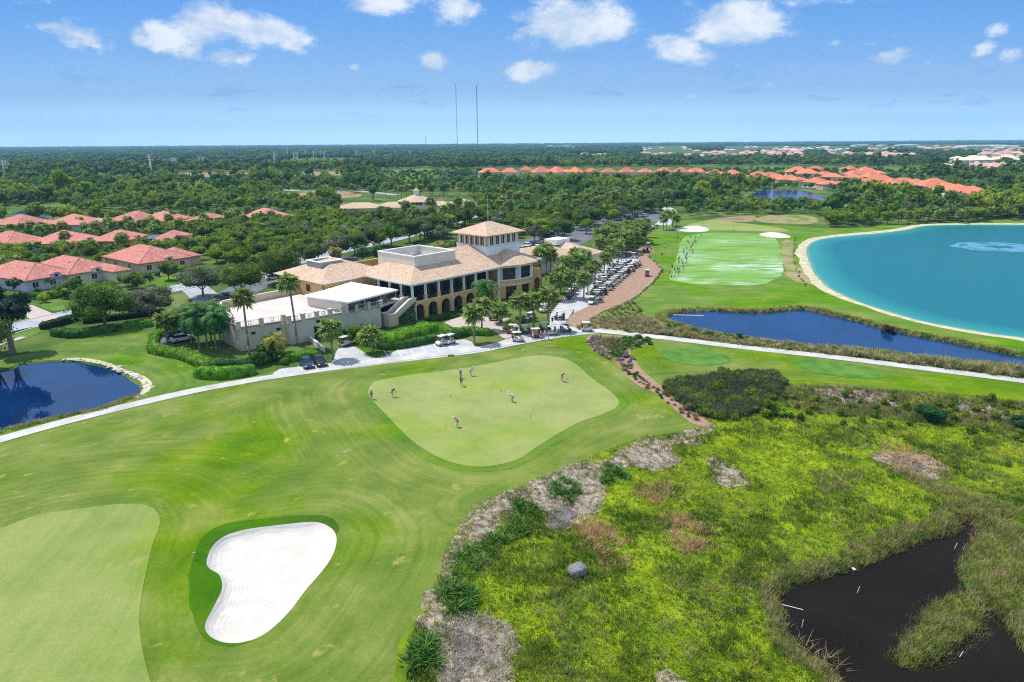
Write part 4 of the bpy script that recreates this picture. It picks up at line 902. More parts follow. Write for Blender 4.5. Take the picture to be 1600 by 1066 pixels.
    scatter_one([(790,830),(810,790),(840,800),(830,830),(795,850),(760,880),(735,915),(700,950),(690,930),(720,880),(760,850)],48,BM,'leafy_plant','dark broad leaved marsh plant in the strip between the grey thatch and the yellow grass','plant','broad leaved plants along the turf edge',.55,1.,mind=.7)
    scatter_one([(690,945),(708,925),(735,935),(730,960),(700,960)],9,BM,'leafy_plant','dark broad leaved plant in the clump above the lowest bare patch','plant','leafy clump above the lowest bare patch',1.,1.4,mind=.4)
    scatter_one([(640,1020),(665,1005),(680,1040),(670,1066),(640,1066)],9,BM,'leafy_plant','large glossy leaved plant in the clump at the bottom edge of the photo','plant','leafy clump at the bottom edge',1.1,1.5,mind=.35)
    scatter_one([(852,768),(875,755),(905,762),(890,785),(860,782)],12,BM,'leafy_plant','leafy plant growing through the pale thatch below the putting green','plant','leafy plants in the thatch',.7,1.,mind=.5)
    scatter_one([(930,735),(950,728),(985,735),(975,750),(940,752)],10,BM,'leafy_plant','leafy plant beside the thatch under the long bend of turf','plant','leafy plants in the thatch bend',.7,1.,mind=.5)
    # dark shrub mass beside the tee boxes
    D=[bush_mesh('shrub',520+s,1.2+.1*s,.65+.15*s,M[('shrubdark','shrubdark','bladeg')[s]],1300,.085,7) for s in range(3)]
    scatter_one([(1040,606),(1065,598),(1130,590),(1200,588),(1222,600),(1210,620),(1180,640),(1140,655),(1112,658),(1080,645),(1050,626)],150,D,'shrub','dark olive shrub in the dense mass beside the tee boxes','shrub','dark shrubs beside the tee boxes',.8,1.2,z=-.2,mind=1.0)
    S1=[bush_mesh('shrub',530+s,1.6,1.9,M['bright'],1300,.12,9) for s in range(2)]
    for p,sc,lb,me in (((1200,648),1.1,'bright yellow green shrub at the right end of the dark shrub mass',S1[0]),((1225,650),.8,'smaller bright shrub right of the dark shrub mass',S1[1])):
        x,y=G(*p,-.3); one('shrub',me,x,y,sc,lb,'shrub',None)
    S2=bush_mesh('shrub',540,2.4,2.9,M['shrubgreen'],3600,.12,16); x,y=G(1452,655,-.3); one('shrub',S2,x,y,1.,'large round deep green shrub standing alone in the marsh','shrub',None)
    S3=[bush_mesh('shrub',545+s,1.,1.2,M['bladeg'],700,.09,6) for s in range(2)]
    x,y=G(1592,665,-.3); one('shrub',bush_mesh('shrub',549,1.4,2.,M['shrubgreen'],1500,.1,8),x,y,1.,'small deep green shrub at the right edge of the marsh','shrub',None)
    scatter_one([(1240,615),(1500,625),(1600,640),(1600,690),(1400,670),(1250,660)],46,S3,'shrub','low olive shrub along the top of the marsh below the tee boxes','shrub','low shrubs along the top of the marsh',.6,1.1,z=-.3,mind=1.5)
    # ornamental grasses
    O=[tuft_mesh('ornamental_grass',560+s,90,1.1,.035,M['straw'],.5,.9,.3) for s in range(3)]+[tuft_mesh('ornamental_grass',564,90,1.,.035,M['grassolive'],.5,.9,.3)]
    R_=[tuft_mesh('ornamental_grass',570+s,80,.95,.035,M['strawbrown'],.5,.8,.25) for s in range(2)]
    scatter_one([(905,516),(925,503),(1000,498),(1035,512),(1060,524),(1000,522),(940,514)],95,O+R_,'ornamental_grass','tan clump of ornamental grass between the mulch path and the concrete path','grass clump','ornamental grasses beside the mulch path',.75,1.25,0,1.)
    scatter_one([(925,500),(950,488),(985,472),(1000,480),(1010,492),(960,498)],40,R_+O[:1],'ornamental_grass','brown grass tuft on the slope above the concrete path','grass clump','brown tufts below the driving range',.7,1.05,0,1.1)
    scatter_one([(1040,518),(1070,514),(1170,532),(1260,542),(1330,549),(1320,555),(1250,549),(1150,538),(1060,527)],60,O,'ornamental_grass','grass clump on the bank between the blue pond and the path','grass clump','grass clumps along the blue pond',.8,1.3,0,1.2)
    scatter_one([(1330,553),(1400,560),(1490,570),(1600,580),(1600,590),(1490,578),(1340,558)],55,O,'ornamental_grass','wide grass clump on the pond bank near the right edge','grass clump','wide grass clumps at the right end of the pond',1.1,1.9,0,1.3)
    G1=[bush_mesh('shrub',580+s,.75,.8,M['broadl'],420,.09,4) for s in range(2)]; P1=[bush_mesh('flowering_shrub',585+s,.7,.7,M['purple'],460,.08,4) for s in range(2)]
    scatter_one([(970,530),(1015,530),(1012,540),(985,545),(965,560),(950,550)],26,G1,'shrub','green shrub in the bed beside the concrete path','shrub','green shrubs in the mulch bed',.9,1.5,0,.9)
    scatter_one([(945,532),(975,533),(980,545),(950,545)],34,O[3:]+R_,'ornamental_grass','olive grass clump in the mulch bed by the putting green','grass clump','grass clumps in the mulch bed',.7,1.,0,.8)
    scatter_one([(918,530),(935,528),(935,545),(950,555),(940,556),(922,542)],26,P1,'flowering_shrub','mauve flowering shrub along the upper edge of the mulch bed','shrub','mauve shrubs in the mulch bed',.7,1.,0,.8)
    scatter_one([(966,562),(985,555),(990,575),(975,580)],16,P1,'flowering_shrub','mauve flowering shrub halfway down the mulch bed','shrub','mauve shrubs halfway down the bed',.8,1.1,0,.8)
    scatter_one([(970,572),(985,572),(995,590),(980,588)],5,G1,'shrub','green shrub under the mauve flowers of the mulch bed','shrub','green shrubs halfway down the bed',.9,1.2,0,.9)
    scatter_one([(985,588),(1005,592),(1030,612),(1060,636),(1090,655),(1080,660),(1020,618)],30,R_+G1[:1],'ornamental_grass','small brown tuft in the narrow lower end of the mulch bed','grass clump','tufts in the lower mulch bed',.5,.9,0,1.)
    scatter_one([(1040,512),(1052,512),(1140,522),(1170,532),(1100,528)],16,G1,'shrub','leafy green shrub at the water edge of the blue pond','shrub','green shrubs at the blue pond',.9,1.6,-.1,1.4)
    # tufts along the mulch path kerb and the lake edge
    for px,cnt,lb,gr in (([(925,499),(975,478),(1012,450),(1030,430),(1033,420),(1014,400),(1022,388)],46,'dark low tuft along the edge of the mulch path','tufts edging the mulch path'),([(1243,372),(1240,395),(1247,425),(1262,450)],30,'brown stone like tuft on the upper rim of the beach','tufts on the beach rim')):
        c=spline(PX(px),10,False)
        for i in range(cnt):
            q=c[int(i/cnt*(len(c)-1))]; one('grass_tuft',(G1[0] if i%3 else R_[0]),q[0]+rng.uniform(-.5,.5),q[1]+rng.uniform(-.5,.5),rng.uniform(.4,.7),lb,'grass tuft',gr)
    # grass fringe round the ponds and filling the mulch bed, one mass
    def ring(poly,n,lo,hi):
        p=np.asarray(poly); i=rng.integers(0,len(p),n); q=p[i]+rng.normal(0,.35,(n,2)); c_=offset(p,rng.uniform(lo,hi)); return q
    fr_=np.concatenate([ring(offset(pondR,.3),3600,0,0),ring(offset(pondR,-.5),1500,0,0),ring(offset(pondR,1.1),1500,0,0)]); blades('bank_grass','golden green grass fringing the blue pond','grass',fr_,5,.75,.05,M['grassgold'],.8)
    pl=offset(pondL,.1); pl=pl[(pl[:,1]<np.median(pl[:,1]))]; i_=rng.integers(0,len(pl),1500); blades('bank_grass','green and brown grass along the near edge of the left pond','grass',pl[i_]+rng.normal(0,.5,(1500,2)),5,.6,.03,M['grassgold'],.8)
    bd=scat([(922,530),(940,526),(1000,533),(1008,540),(985,548),(972,560),(960,568),(940,554)],1100,0.); blades('bed_grass','tan and green grass filling the upper part of the mulch bed','grass',bd,6,.6,.04,M['grassolive'],.7)
    bs=scat([(905,514),(925,500),(1000,494),(1040,506),(1070,518),(1150,532),(1320,552),(1320,557),(1160,541),(1060,526),(1000,521),(940,513)],4200,0.); blades('slope_grass','tan grass on the slope between mulch path, pond and concrete path','grass',bs,6,.7,.05,M['straw'],.8)
    dk=scat([(1040,606),(1065,598),(1130,590),(1200,588),(1222,600),(1210,620),(1180,640),(1140,655),(1112,658),(1080,645),(1050,626)],4200,-.2); blades('brush','grey green twigs rising through the dark shrub mass','brush',dk,6,1.45,.03,M['shrubtwig'],.5)
    mt=scat([(1240,607),(1500,622),(1640,640),(1640,668),(1400,655),(1240,640)],3800,-.2); blades('dead_reeds','brown dead stalks along the top of the marsh','dead reeds',mt,5,.75,.03,M['strawbrown'],.9)
    # dark bush standing in the pond
    x,y=G(1388,519); one('bush',bush_mesh('bush',590,1.4,3.0,M['reedbush'],1500,.16,9),x,y,1.,'bare brownish bush standing in the blue pond near its right end','bush',None)
    # hedges
    hedge([(305,588),(350,590),(400,583)],2.6,1.7,M['hedge'],'clipped bright green hedge beside the path below the terrace palms')
    hedge([(235,548),(262,555),(290,560),(318,572),(335,578)],2.4,1.5,M['hedge'],'long curved bright hedge sweeping down from the parked cars to the clipped hedge')
    hedge([(192,515),(215,512),(245,508),(262,505)],2.2,1.6,M['hedge'],'bright low hedge behind the lawn left of the parked cars')
    hedge([(240,545),(243,530),(262,520)],1.6,1.2,M['hedge'],'short bright hedge joining the parked cars to the curved hedge')
    hedge([(82,523),(120,527),(150,523),(185,517)],2.2,1.6,M['hedge2'],'shaded green hedge along the lawn under the large oak')
    hedge([(62,515),(85,511),(110,503),(125,500)],2.,1.5,M['hedgedark'],'dark hedge along the street left of the large oak')
    hedge([(130,506),(180,500),(230,494),(260,490)],1.6,1.3,M['hedgedark'],'dark street hedge running right beneath the oaks')
    hedge([(335,573),(370,572),(405,570),(425,562)],2.6,1.3,M['hedgeleaf'],'loose dark leaved hedge under the tall left palm')
    hedge([(440,562),(465,562),(500,558)],2.4,1.5,M['hedge'],'bright hedge at the foot of the terrace wall beside the dark parked cars')
    hedge([(560,533),(585,538),(610,541),(630,536),(660,527),(672,520)],4.2,2.6,M['hedge'],'rounded bright hedge below the ivy covered stair')
    hedge([(590,545),(625,543),(665,536),(705,528),(730,524)],2.6,1.4,M['hedge2'],'long low hedge behind the striped parking')
    hedge([(672,512),(690,516),(705,523),(735,522),(768,524)],2.3,1.4,M['hedge'],'curved bright hedge round the corner of the paver court')
    hedge([(648,507),(690,500),(720,494),(735,490)],1.1,.7,M['hedgeleaf'],'low planting along the arcade of the clubhouse')
    hedge([(560,402),(500,413),(450,425),(400,440),(372,447)],1.,1.4,M['hedgedark'],'dark hedge behind the terrace back wall') if False else None
    B=[bush_mesh('shrub',600+s,1.5,2.6,M['bright'],1400,.13,9) for s in range(2)]+[bush_mesh('shrub',605,1.6,2.6,M['broadl'],1300,.16,9)]
    for i,(p,s,lb) in enumerate((((552,535),1.3,'tall bright shrub beside the garage doorway of the terrace'),((572,532),1.3,'leafy shrub at the foot of the ivy stair'),((536,530),1.0,'round green shrub right of the dark garage doorway'),((420,565),1.3,'tall dark leaved shrub in front of the terrace wall'),((405,572),1.,'leafy shrub at the right end of the clipped hedge'),((445,570),.55,'small round shrub by the striped bays'),
        ((798,512),.9,'round bright shrub in the bed between paver court and carts'),((815,505),.9,'second bright shrub in the bed beside the roofed carts'),((828,497),.9,'bright shrub behind the parked roofed carts'),((792,518),.6,'low bright shrub at the tip of the court bed'),((926,463),.8,'vivid yellow green shrub among the golf carts'),((800,480),.8,'green shrub against the clubhouse below the pavilion'),((830,478),.8,'green shrub at the right end of the clubhouse pavilion'),
        ((70,473),.9,'blue grey agave like shrub by the driveway'),((92,462),1.2,'green garden shrub beside the driveway house'),((120,455),1.2,'leafy garden shrub under the large oak'),((75,450),1.2,'dense shrub in the garden of the left house'),((108,452),1.1,'bushy plant in front of the big red roof'),((215,450),1.1,'green shrub beside the cream garage'),((210,440),.9,'green shrub next to the arched entry of the second house'))):
        x,y=G(*p); one('shrub',B[2 if 'dark' in lb or 'leafy' in lb else i%2],x,y,s*1.05,lb,'shrub',None)
M['shrubdark']=leafmat('olive shrub leaves',(.035,.075,.018),(.075,.125,.035),(.20,.20,.11),isl=.8,rnd=.15,scale=1.5)
M['shrubgreen']=leafmat('deep shrub leaves',(.012,.060,.018),(.025,.105,.03),(.05,.15,.045),isl=.6,rnd=0,scale=1.)
M['hedge2']=leafmat('mid hedge leaves',(.03,.10,.012),(.06,.16,.018),(.11,.22,.03),isl=.6,rnd=.1,scale=1.)
M['hedgeleaf']=leafmat('leafy hedge leaves',(.015,.07,.015),(.035,.12,.025),(.10,.21,.06),isl=.7,rnd=.1,scale=1.)
M['shrubtwig']=leafmat('grey green twigs',(.06,.09,.035),(.10,.14,.055),(.20,.20,.13),isl=.7,scale=1.)
M['grassolive']=leafmat('olive blades',(.10,.13,.03),(.18,.21,.06),(.30,.28,.12),isl=.6,scale=1.)
M['strawbrown']=leafmat('brown blades',(.14,.105,.06),(.24,.19,.11),(.16,.17,.06),isl=.6,rnd=.2,scale=1.)
M['grassgold']=leafmat('golden bank grass',(.14,.18,.03),(.30,.31,.07),(.40,.33,.15),isl=.6,scale=.6)
M['reedbush']=leafmat('brownish twigs',(.05,.045,.03),(.10,.085,.06),isl=.7,scale=1.)
# ------------------------------------------------------------------ building materials
def tile_mat(name,c1,c2,c3,rnd=0.):
    m,nt,b=new_mat(name); tc=nt.nodes.new('ShaderNodeTexCoord'); v=tc.outputs['Object']
    vo=nt.nodes.new('ShaderNodeTexVoronoi'); vo.inputs['Scale'].default_value=2.6; nt.links.new(v,vo.inputs['Vector'])
    sp=nt.nodes.new('ShaderNodeSeparateColor'); nt.links.new(vo.outputs['Color'],sp.inputs[0])
    f=mth(nt,'ADD',mth(nt,'MULTIPLY',sp.outputs[0],.55),mth(nt,'MULTIPLY',noise(nt,v,.35,4.),.45))
    col=ramp(nt,f,[(.2,c1),(.5,c2),(.8,c3)])
    if rnd:
        oi=nt.nodes.new('ShaderNodeObjectInfo'); hs=nt.nodes.new('ShaderNodeHueSaturation'); nt.links.new(col,hs.inputs['Color'])
        nt.links.new(mth(nt,'MULTIPLY_ADD',oi.outputs['Random'],rnd,1-rnd/2),hs.inputs['Value']); col=hs.outputs[0]
    nt.links.new(col,b.inputs['Base Color']); b.inputs['Roughness'].default_value=.85; b.inputs['Specular IOR Level'].default_value=.2
    bn=nt.nodes.new('ShaderNodeBump'); bn.inputs['Strength'].default_value=.6; bn.inputs['Distance'].default_value=.06; nt.links.new(vo.outputs['Distance'],bn.inputs['Height']); nt.links.new(bn.outputs[0],b.inputs['Normal'])
    return m
M['tile']=tile_mat('buff roof tiles',(.42,.28,.19),(.51,.36,.25),(.60,.45,.33))
M['tilered']=tile_mat('salmon roof tiles',(.37,.13,.10),(.48,.18,.145),(.58,.26,.21),.3)
M['tileorange']=tile_mat('orange roof tiles',(.48,.13,.075),(.58,.18,.10),(.65,.25,.15),.3)
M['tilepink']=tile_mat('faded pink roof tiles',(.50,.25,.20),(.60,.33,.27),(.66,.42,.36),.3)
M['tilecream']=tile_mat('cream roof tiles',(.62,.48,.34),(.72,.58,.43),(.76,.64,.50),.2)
M['ochre']=pmat('ochre stucco',(.64,.38,.13),(.73,.46,.19),scale=.6,detail=5,rough=.9,obj=True)
M['cream']=pmat('cream stucco',(.64,.57,.47),(.72,.65,.55),scale=.5,detail=5,rough=.9,obj=True)
M['tan']=pmat('tan stucco',(.56,.45,.30),(.64,.52,.36),scale=.5,detail=5,rough=.9,obj=True)
M['white']=pmat('white trim',(.72,.72,.70),(.80,.80,.78),scale=1.5,rough=.7,obj=True)
M['canvas']=pmat('white canvas',(.86,.86,.86),(.90,.90,.90),scale=.4,rough=.75,obj=True)
M['deck']=pmat('pale terrace floor',(.52,.455,.41),(.60,.53,.48),scale=.25,detail=6,rough=.9)
M['lav']=pmat('lavender grey stucco',(.42,.43,.52),(.50,.51,.60),scale=.6,rough=.9,obj=True)
M['glass']=pmat('dark window glass',(.012,.016,.020),(.03,.036,.042),scale=.5,rough=.12,spec=.6,obj=True)
M['iron']=pmat('dark iron',(.02,.02,.022),(.035,.035,.04),scale=2,rough=.5,obj=True)
M['metal']=pmat('grey metal',(.30,.31,.32),(.40,.41,.42),scale=2,rough=.5,metal=.3,obj=True)
M['screen']=pmat('pool cage screen',(.09,.09,.13),(.13,.13,.18),scale=.6,rough=.6,obj=True)
M['shadewall']=pmat('shade-darkened loggia wall',(.12,.10,.08),(.17,.14,.11),scale=.5,rough=.9,obj=True)  # shade of the deep loggia is put into this dark wall colour
def wallp(mb,p0,p1,z0,z1,holes=(),th=.4,mi=0):
    """upright wall from p0 to p1 (inside on the left) with cut openings and their reveals"""
    L=math.dist(p0,p1); d=((p1[0]-p0[0])/L,(p1[1]-p0[1])/L); nn=(-d[1],d[0])
    loops=[[(0,z0),(L,z0),(L,z1),(0,z1)]]
    for s,hw,zb,zt,arch in holes:
        if arch:
            zs=zt-hw; q=[(s-hw,zb),(s-hw,zs)]+[(s-hw*math.cos(math.pi*i/8),zs+hw*math.sin(math.pi*i/8)) for i in range(1,8)]+[(s+hw,zs),(s+hw,zb)]
        else: q=[(s-hw,zb),(s-hw,zt),(s+hw,zt),(s+hw,zb)]
        loops.append(q)
    tri=tessellate_polygon([[Vector((a,b,0)) for a,b in lp] for lp in loops]); flat=[p for lp in loops for p in lp]
    W=lambda s,z,o:(p0[0]+d[0]*s+nn[0]*o,p0[1]+d[1]*s+nn[1]*o,z)
    F_=[W(a,b,0) for a,b in flat]; B_=[W(a,b,th) for a,b in flat]
    def ori(t):
        a,b,c=[flat[i] for i in t]; return t if (b[0]-a[0])*(c[1]-a[1])-(b[1]-a[1])*(c[0]-a[0])>0 else t[::-1]
    ts=[ori(list(t)) for t in tri]; mb.add(F_,ts,mi); mb.add(B_,[t[::-1] for t in ts],mi)
    for lp in loops:
        n=len(lp); vs=[W(a,b,0) for a,b in lp]+[W(a,b,th) for a,b in lp]; mb.add(vs,[(i,i+n,(i+1)%n+n,(i+1)%n) for i in range(n)],mi)
def rail(mb,p0,p1,z,h=1.,sp=.35,r=.03):
    L=math.dist(p0,p1); n=max(1,int(L/sp))
    for zz in (z+.08,z+h): mb.tube((p0[0],p0[1],zz),(p1[0],p1[1],zz),r*1.3,None,4)
    for i in range(n+1):
        t=i/n; x=p0[0]+(p1[0]-p0[0])*t; y=p0[1]+(p1[1]-p0[1])*t; mb.tube((x,y,z),(x,y,z+h),r,None,4,cap=False)
# ------------------------------------------------------------------ clubhouse
A0=G(646,501); RZ=rad(48.3); CS,SN=math.cos(RZ),math.sin(RZ)
def LW(x,y): return (A0[0]+x*CS-y*SN,A0[1]+x*SN+y*CS)
def WL(x,y): x-=A0[0];y-=A0[1]; return (x*CS+y*SN,-x*SN+y*CS)
def clubhouse():
    c=empty('clubhouse',(A0[0],A0[1],0),RZ,'large two storey ochre clubhouse with buff tiled roofs, arcade, loggia and square lookout tower','clubhouse')
    w=MB(); bays=[2+4*i for i in range(7)]
    wallp(w,(0,0),(28,0),-.2,4.1,[(b,1.42,-.05,3.35,True) for b in bays[:6]],.4)
    for i in range(8):
        x=min(max(4*i,.35),28); w.bb(x-.42,x+.42,-.06,.52,4.103,5.2)
    wallp(w,(0,15.9),(0,.5),-.2,4.1,[],.4)
    w.bb(28.0,28.3,.5,16,0,8.25)
    P=[(28.3,0),(33.2,-2.2),(38.6,-2.2),(41.8,.8),(41.8,9.)]
    wallp(w,P[0],P[1],-.2,4.5,[(3.2,1.5,.0,3.0,False)],.4); wallp(w,P[1],P[2],-.2,4.5,[(2.7,1.5,0.,3.,False)],.4); wallp(w,P[2],P[3],-.2,4.5,[(2.2,1.2,.0,3.,False)],.4); wallp(w,P[3],P[4],-.2,8.25,[],.4)
    wallp(w,(41.8,.9),(46.2,.9),-.2,5.3,[(2.4,1.2,-.05,3.1,True)],.4); wallp(w,(46.2,.9),(46.2,8.),-.2,5.3,[],.4)
    # west wing and rear
    wallp(w,(-12,16),(-.003,16),0,8.25,[],.4); wallp(w,(-12,34),(-12,16),0,8.25,[(5,.8,5.6,7.2,False),(12,.8,5.6,7.2,False)],.4); w.bb(-11.6,20,33.5,34,0,8.25); w.bb(19.6,20,20,33.5,0,8.2)
    w.bb(28.3,41.4,15.6,16,0,8.2)
    w.build('wall',M['ochre'],c)
    t=MB()                                            # white order: pilasters, twin columns, frieze
    t.bb(-.08,.34,-.1,.3,0,7.7); t.bb(27.75,28.25,-.12,.3,0,7.7)
    for i in range(1,7): 
        for s in (-.2,.2): t.tube((4*i+s,.12,5.2),(4*i+s,.12,7.7),.15,.13,8)
    for y in (4,8,12): 
        for s in (-.2,.2): t.tube((.2,y+s,5.2),(.2,y+s,7.7),.15,.13,8)
        t.bb(-.1,.45,y-.42,y+.42,4.1,5.2)
    t.bb(-.12,28.2,-.14,.5,7.703,8.28); t.bb(-.14,.5,.503,15.9,7.7,8.28)
    for a,b in zip(P[:3],P[1:4]):
        L=math.dist(a,b); d=((b[0]-a[0])/L,(b[1]-a[1])/L)
        for s in (.25,.75,L-.75,L-.25): t.tube((a[0]+d[0]*s-d[1]*.15,a[1]+d[1]*s+d[0]*.15,4.5),(a[0]+d[0]*s-d[1]*.15,a[1]+d[1]*s+d[0]*.15,7.7),.17,.15,8)
        wallp(t,a,b,7.7,8.28,[],.4); wallp(t,(a[0]-d[1]*-.06,a[1]+d[0]*-.06),(b[0]+d[1]*.06,b[1]-d[0]*.06),3.3,3.5,[],.1); wallp(t,(a[0]+d[1]*.06,a[1]-d[0]*.06),(b[0]+d[1]*.06,b[1]-d[0]*.06),4.5,4.7,[],.5)
    for x in (12.,24.): t.tube((x,-.14,0),(x,-.14,7.7),.09,None,6)
    t.bb(-12.1,0,15.85,15.99,7.9,8.28)
    t.bb(-.5,28.2,-.1,-.001,4.0,4.16)
    t.build('trim',M['white'],c)
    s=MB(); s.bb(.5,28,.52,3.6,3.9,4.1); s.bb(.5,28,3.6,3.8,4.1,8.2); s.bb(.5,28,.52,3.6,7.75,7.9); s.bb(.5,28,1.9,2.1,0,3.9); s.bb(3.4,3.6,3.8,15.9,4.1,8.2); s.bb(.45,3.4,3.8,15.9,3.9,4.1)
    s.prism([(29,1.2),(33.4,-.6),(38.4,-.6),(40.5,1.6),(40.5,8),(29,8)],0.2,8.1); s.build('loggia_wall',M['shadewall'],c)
    for b in bays:                                    # loggia glazing and the openings under the arches
        g=MB(); g.bb(b-1.5,b+1.5,3.5,3.597,4.15,7.2); o=g.build('glass_door',M['glass'],c)
        f=MB(); 
        for k in (-1.5,0,1.5): f.bb(b+k-.06,b+k+.06,3.44,3.497,4.15,7.2)
        f.bb(b-1.5,b+1.5,3.44,3.497,6.3,6.42); f.build('frame',M['iron'],o)
        r=MB(); rail(r,(b-1.5,.25),(b+1.5,.25),4.12,1.0,.22,.022); r.build('railing',M['iron'],c)
    for b in bays[:6]: MB().bb(b-1.18,b+1.18,1.8,1.897,.05,3.4).build('glass_door',M['glass'],c)
    for y in (2,6,10,14):
        MB().bb(3.3,3.397,y-1.5,y+1.5,4.15,7.2).build('glass_door',M['glass'],c)
        r=MB(); rail(r,(.25,y-1.5),(.25,y+1.5),4.12,1.,.25,.022); r.build('railing',M['iron'],c)
    for a,b in zip(P[:3],P[1:4]):                      # pavilion glazing
        L=math.dist(a,b); d=((b[0]-a[0])/L,(b[1]-a[1])/L); q=lambda s,o:(a[0]+d[0]*s-d[1]*o,a[1]+d[1]*s+d[0]*o)
        for z0,z1,h in ((4.75,7.65,1.0),(0.,3.,.9)): g=MB(); wallp(g,q(h,.5),q(L-h,.5),z0,z1,[],.05); g.build('window',M['glass'],c)
        r=MB(); rail(r,q(.9,.25),q(L-.9,.25),4.7,.95,.2,.022); r.build('railing',M['iron'],c)
    r=MB(); rail(r,(41.9,1.1),(46.,1.1),5.3,1.,.2,.025); rail(r,(46.,1.1),(46.,7.8),5.3,1.,.2,.025); r.build('railing',M['iron'],c)
    MB().bb(41.8,46.,1.3,8,4.3,4.5).build('balcony_floor',M['cream'],c)
    for y in (21,28): 
        MB().bb(-12.04,-11.9,y-.8+1,y+.8+1,5.6,7.2).build('window',M['glass'],c)
    # main roof with the sunken well cut out (one hipped surface)
    sl=.405; x0,x1,y0,y1=-.95,44.,-.95,20.8; ze=8.42
    wx0,wx1,wy0,wy1=5.2,18.,4.8,18.2
    zf=lambda x,y: ze+sl*max(0,min(x-x0,x1-x,y-y0,y1-y))
    V=[Vector(p) for p in ((x0,y0),(x1,y0),(x1,y1),(x0,y1),(wx0,wy0),(wx1,wy0),(wx1,wy1),(wx0,wy1))]
    hw=(y1-y0)/2; V+=[Vector((x0+hw,y0+hw)),Vector((x1-hw,y0+hw))]
    E=[(0,1),(1,2),(2,3),(3,0),(4,5),(5,6),(6,7),(7,4),(0,8),(3,8),(8,9),(1,9),(2,9)]
    r=delaunay_2d_cdt(V,E,[],0,1e-5,False); vs=[(v.x,v.y,zf(v.x,v.y)) for v in r[0]]
    fs=[]
    for f in r[2]:
        cx=sum(vs[i][0] for i in f)/3; cy=sum(vs[i][1] for i in f)/3
        if wx0<cx<wx1 and wy0<cy<wy1: continue
        a,b,d=[vs[i] for i in f]; fs.append(list(f) if (b[0]-a[0])*(d[1]-a[1])-(b[1]-a[1])*(d[0]-a[0])>0 else list(f)[::-1])
    m=MB(); m.add(vs,fs); m.add([(x0,y0,ze),(x1,y0,ze),(x1,y1,ze),(x0,y1,ze),(x0,y0,ze-.18),(x1,y0,ze-.18),(x1,y1,ze-.18),(x0,y1,ze-.18)],[(4,5,1,0),(5,6,2,1),(6,7,3,2),(7,4,0,3)])
    m.hip(-12.9,7.,15.1,35.,ze-.01,.36)
    m.hip(18.,36.,18.,30.,ze-.02,.40)
    rf=m.build('roof',M['tile'],c)
    m=MB(); E=[(27.2,-.9),(33.0,-3.2),(38.9,-3.2),(42.9,.3),(43.2,7.),(27.2,7.)]; ap=(35.,3.4,11.6)
    vs=[(a,b,ze+.03) for a,b in E]+[ap]+[(a,b,ze-.2) for a,b in E]; n=6
    m.add(vs,[(i,(i+1)%n,6) for i in range(n)]+[(i+7,(i+1)%n+7,(i+1)%n,i) for i in range(n)]+[[12,11,10,9,8,7]]); m.build('pavilion_roof',M['tile'],c)
    sf=MB(); sf.bb(x0+.1,x1-.1,y0+.1,.0,ze-.33,ze-.19); sf.bb(x0+.1,-.15,0,15.9,ze-.33,ze-.19); sf.bb(x0-.07,x1,y0-.1,y0-.003,ze-.2,ze-.02); sf.bb(x0-.1,x0-.003,y0,15.,ze-.2,ze-.02); sf.bb(-12.95,x0-.1,15.0,15.097,ze-.2,ze-.04); sf.bb(-13.,-12.903,15.,35,ze-.2,ze-.04); sf.build('gutter',M['white'],rf)
    # sunken well: cream parapet, white inside, plant
    zt=12.95; pw=MB()
    for (a,b,cc,d) in ((wx0,wx1,wy0,wy0+.3),(wx0,wx1,wy1-.3,wy1),(wx0,wx0+.3,wy0+.3,wy1-.3),(wx1-.3,wx1,wy0+.3,wy1-.3)): pw.bb(a,b,cc,d,8.5,zt)
    o=pw.build('roof_parapet',M['cream'],c)
    cp=MB()
    for (a,b,cc,d) in ((wx0-.1,wx1+.1,wy0-.1,wy0+.4),(wx0-.1,wx1+.1,wy1-.4,wy1+.1),(wx0-.1,wx0+.4,wy0+.4,wy1-.4),(wx1-.4,wx1+.1,wy0+.4,wy1-.4)): cp.bb(a,b,cc,d,zt+.003,zt+.22)
    cp.build('coping',M['white'],o); MB().bb(wx0+.3,wx1-.3,wy0+.3,wy1-.3,10.6,10.8).build('well_floor',M['white'],o)
    for (x,y,a,b,h) in ((9,14,2.4,1.8,1.3),(12.5,15,2.,2.,1.1),(9.5,9.5,1.6,1.2,.9),(14.5,12,2.6,1.6,1.)):
        e=MB().box((x,y,10.8+h/2),(a,b,h)).box((x+a*.7,y-.2,10.8+h*.25),(a*.3,b*.4,h*.5)); e.tube((x-.3,y,10.8+h),(x-.3,y,10.95+h),.35,None,10); e.build('air_unit',M['metal'],o)
    # small plant box on the west wing
    e=MB()
    for (a,b,cc,d) in ((-8.,-2.,22.6,22.8),(-8.,-2.,28.,28.2),(-8.,-7.8,22.8,28.),(-2.2,-2.,22.8,28.)): e.bb(a,b,cc,d,9.4,11.5)
    o=e.build('roof_parapet',M['metal'],c); e=MB(); 
    for (a,b,cc,d) in ((-8.2,-1.8,22.4,23.),(-8.2,-1.8,27.8,28.4),(-8.2,-7.6,23,27.8),(-2.4,-1.8,23,27.8)): e.bb(a,b,cc,d,11.5,11.65)
    e.build('coping',M['white'],o); MB().bb(-6.4,-3.8,24,26.6,9.6,11.2).build('air_unit',M['metal'],o)
    # lookout tower
    TX,TY=34.6,9.6; TW,TD=6.3,5.4
    t=MB(); t.bb(TX-TW,TX+TW,TY-TD,TY+TD,8.,12.75); o=t.build('tower_base',M['white'],c)
    t=MB(); 
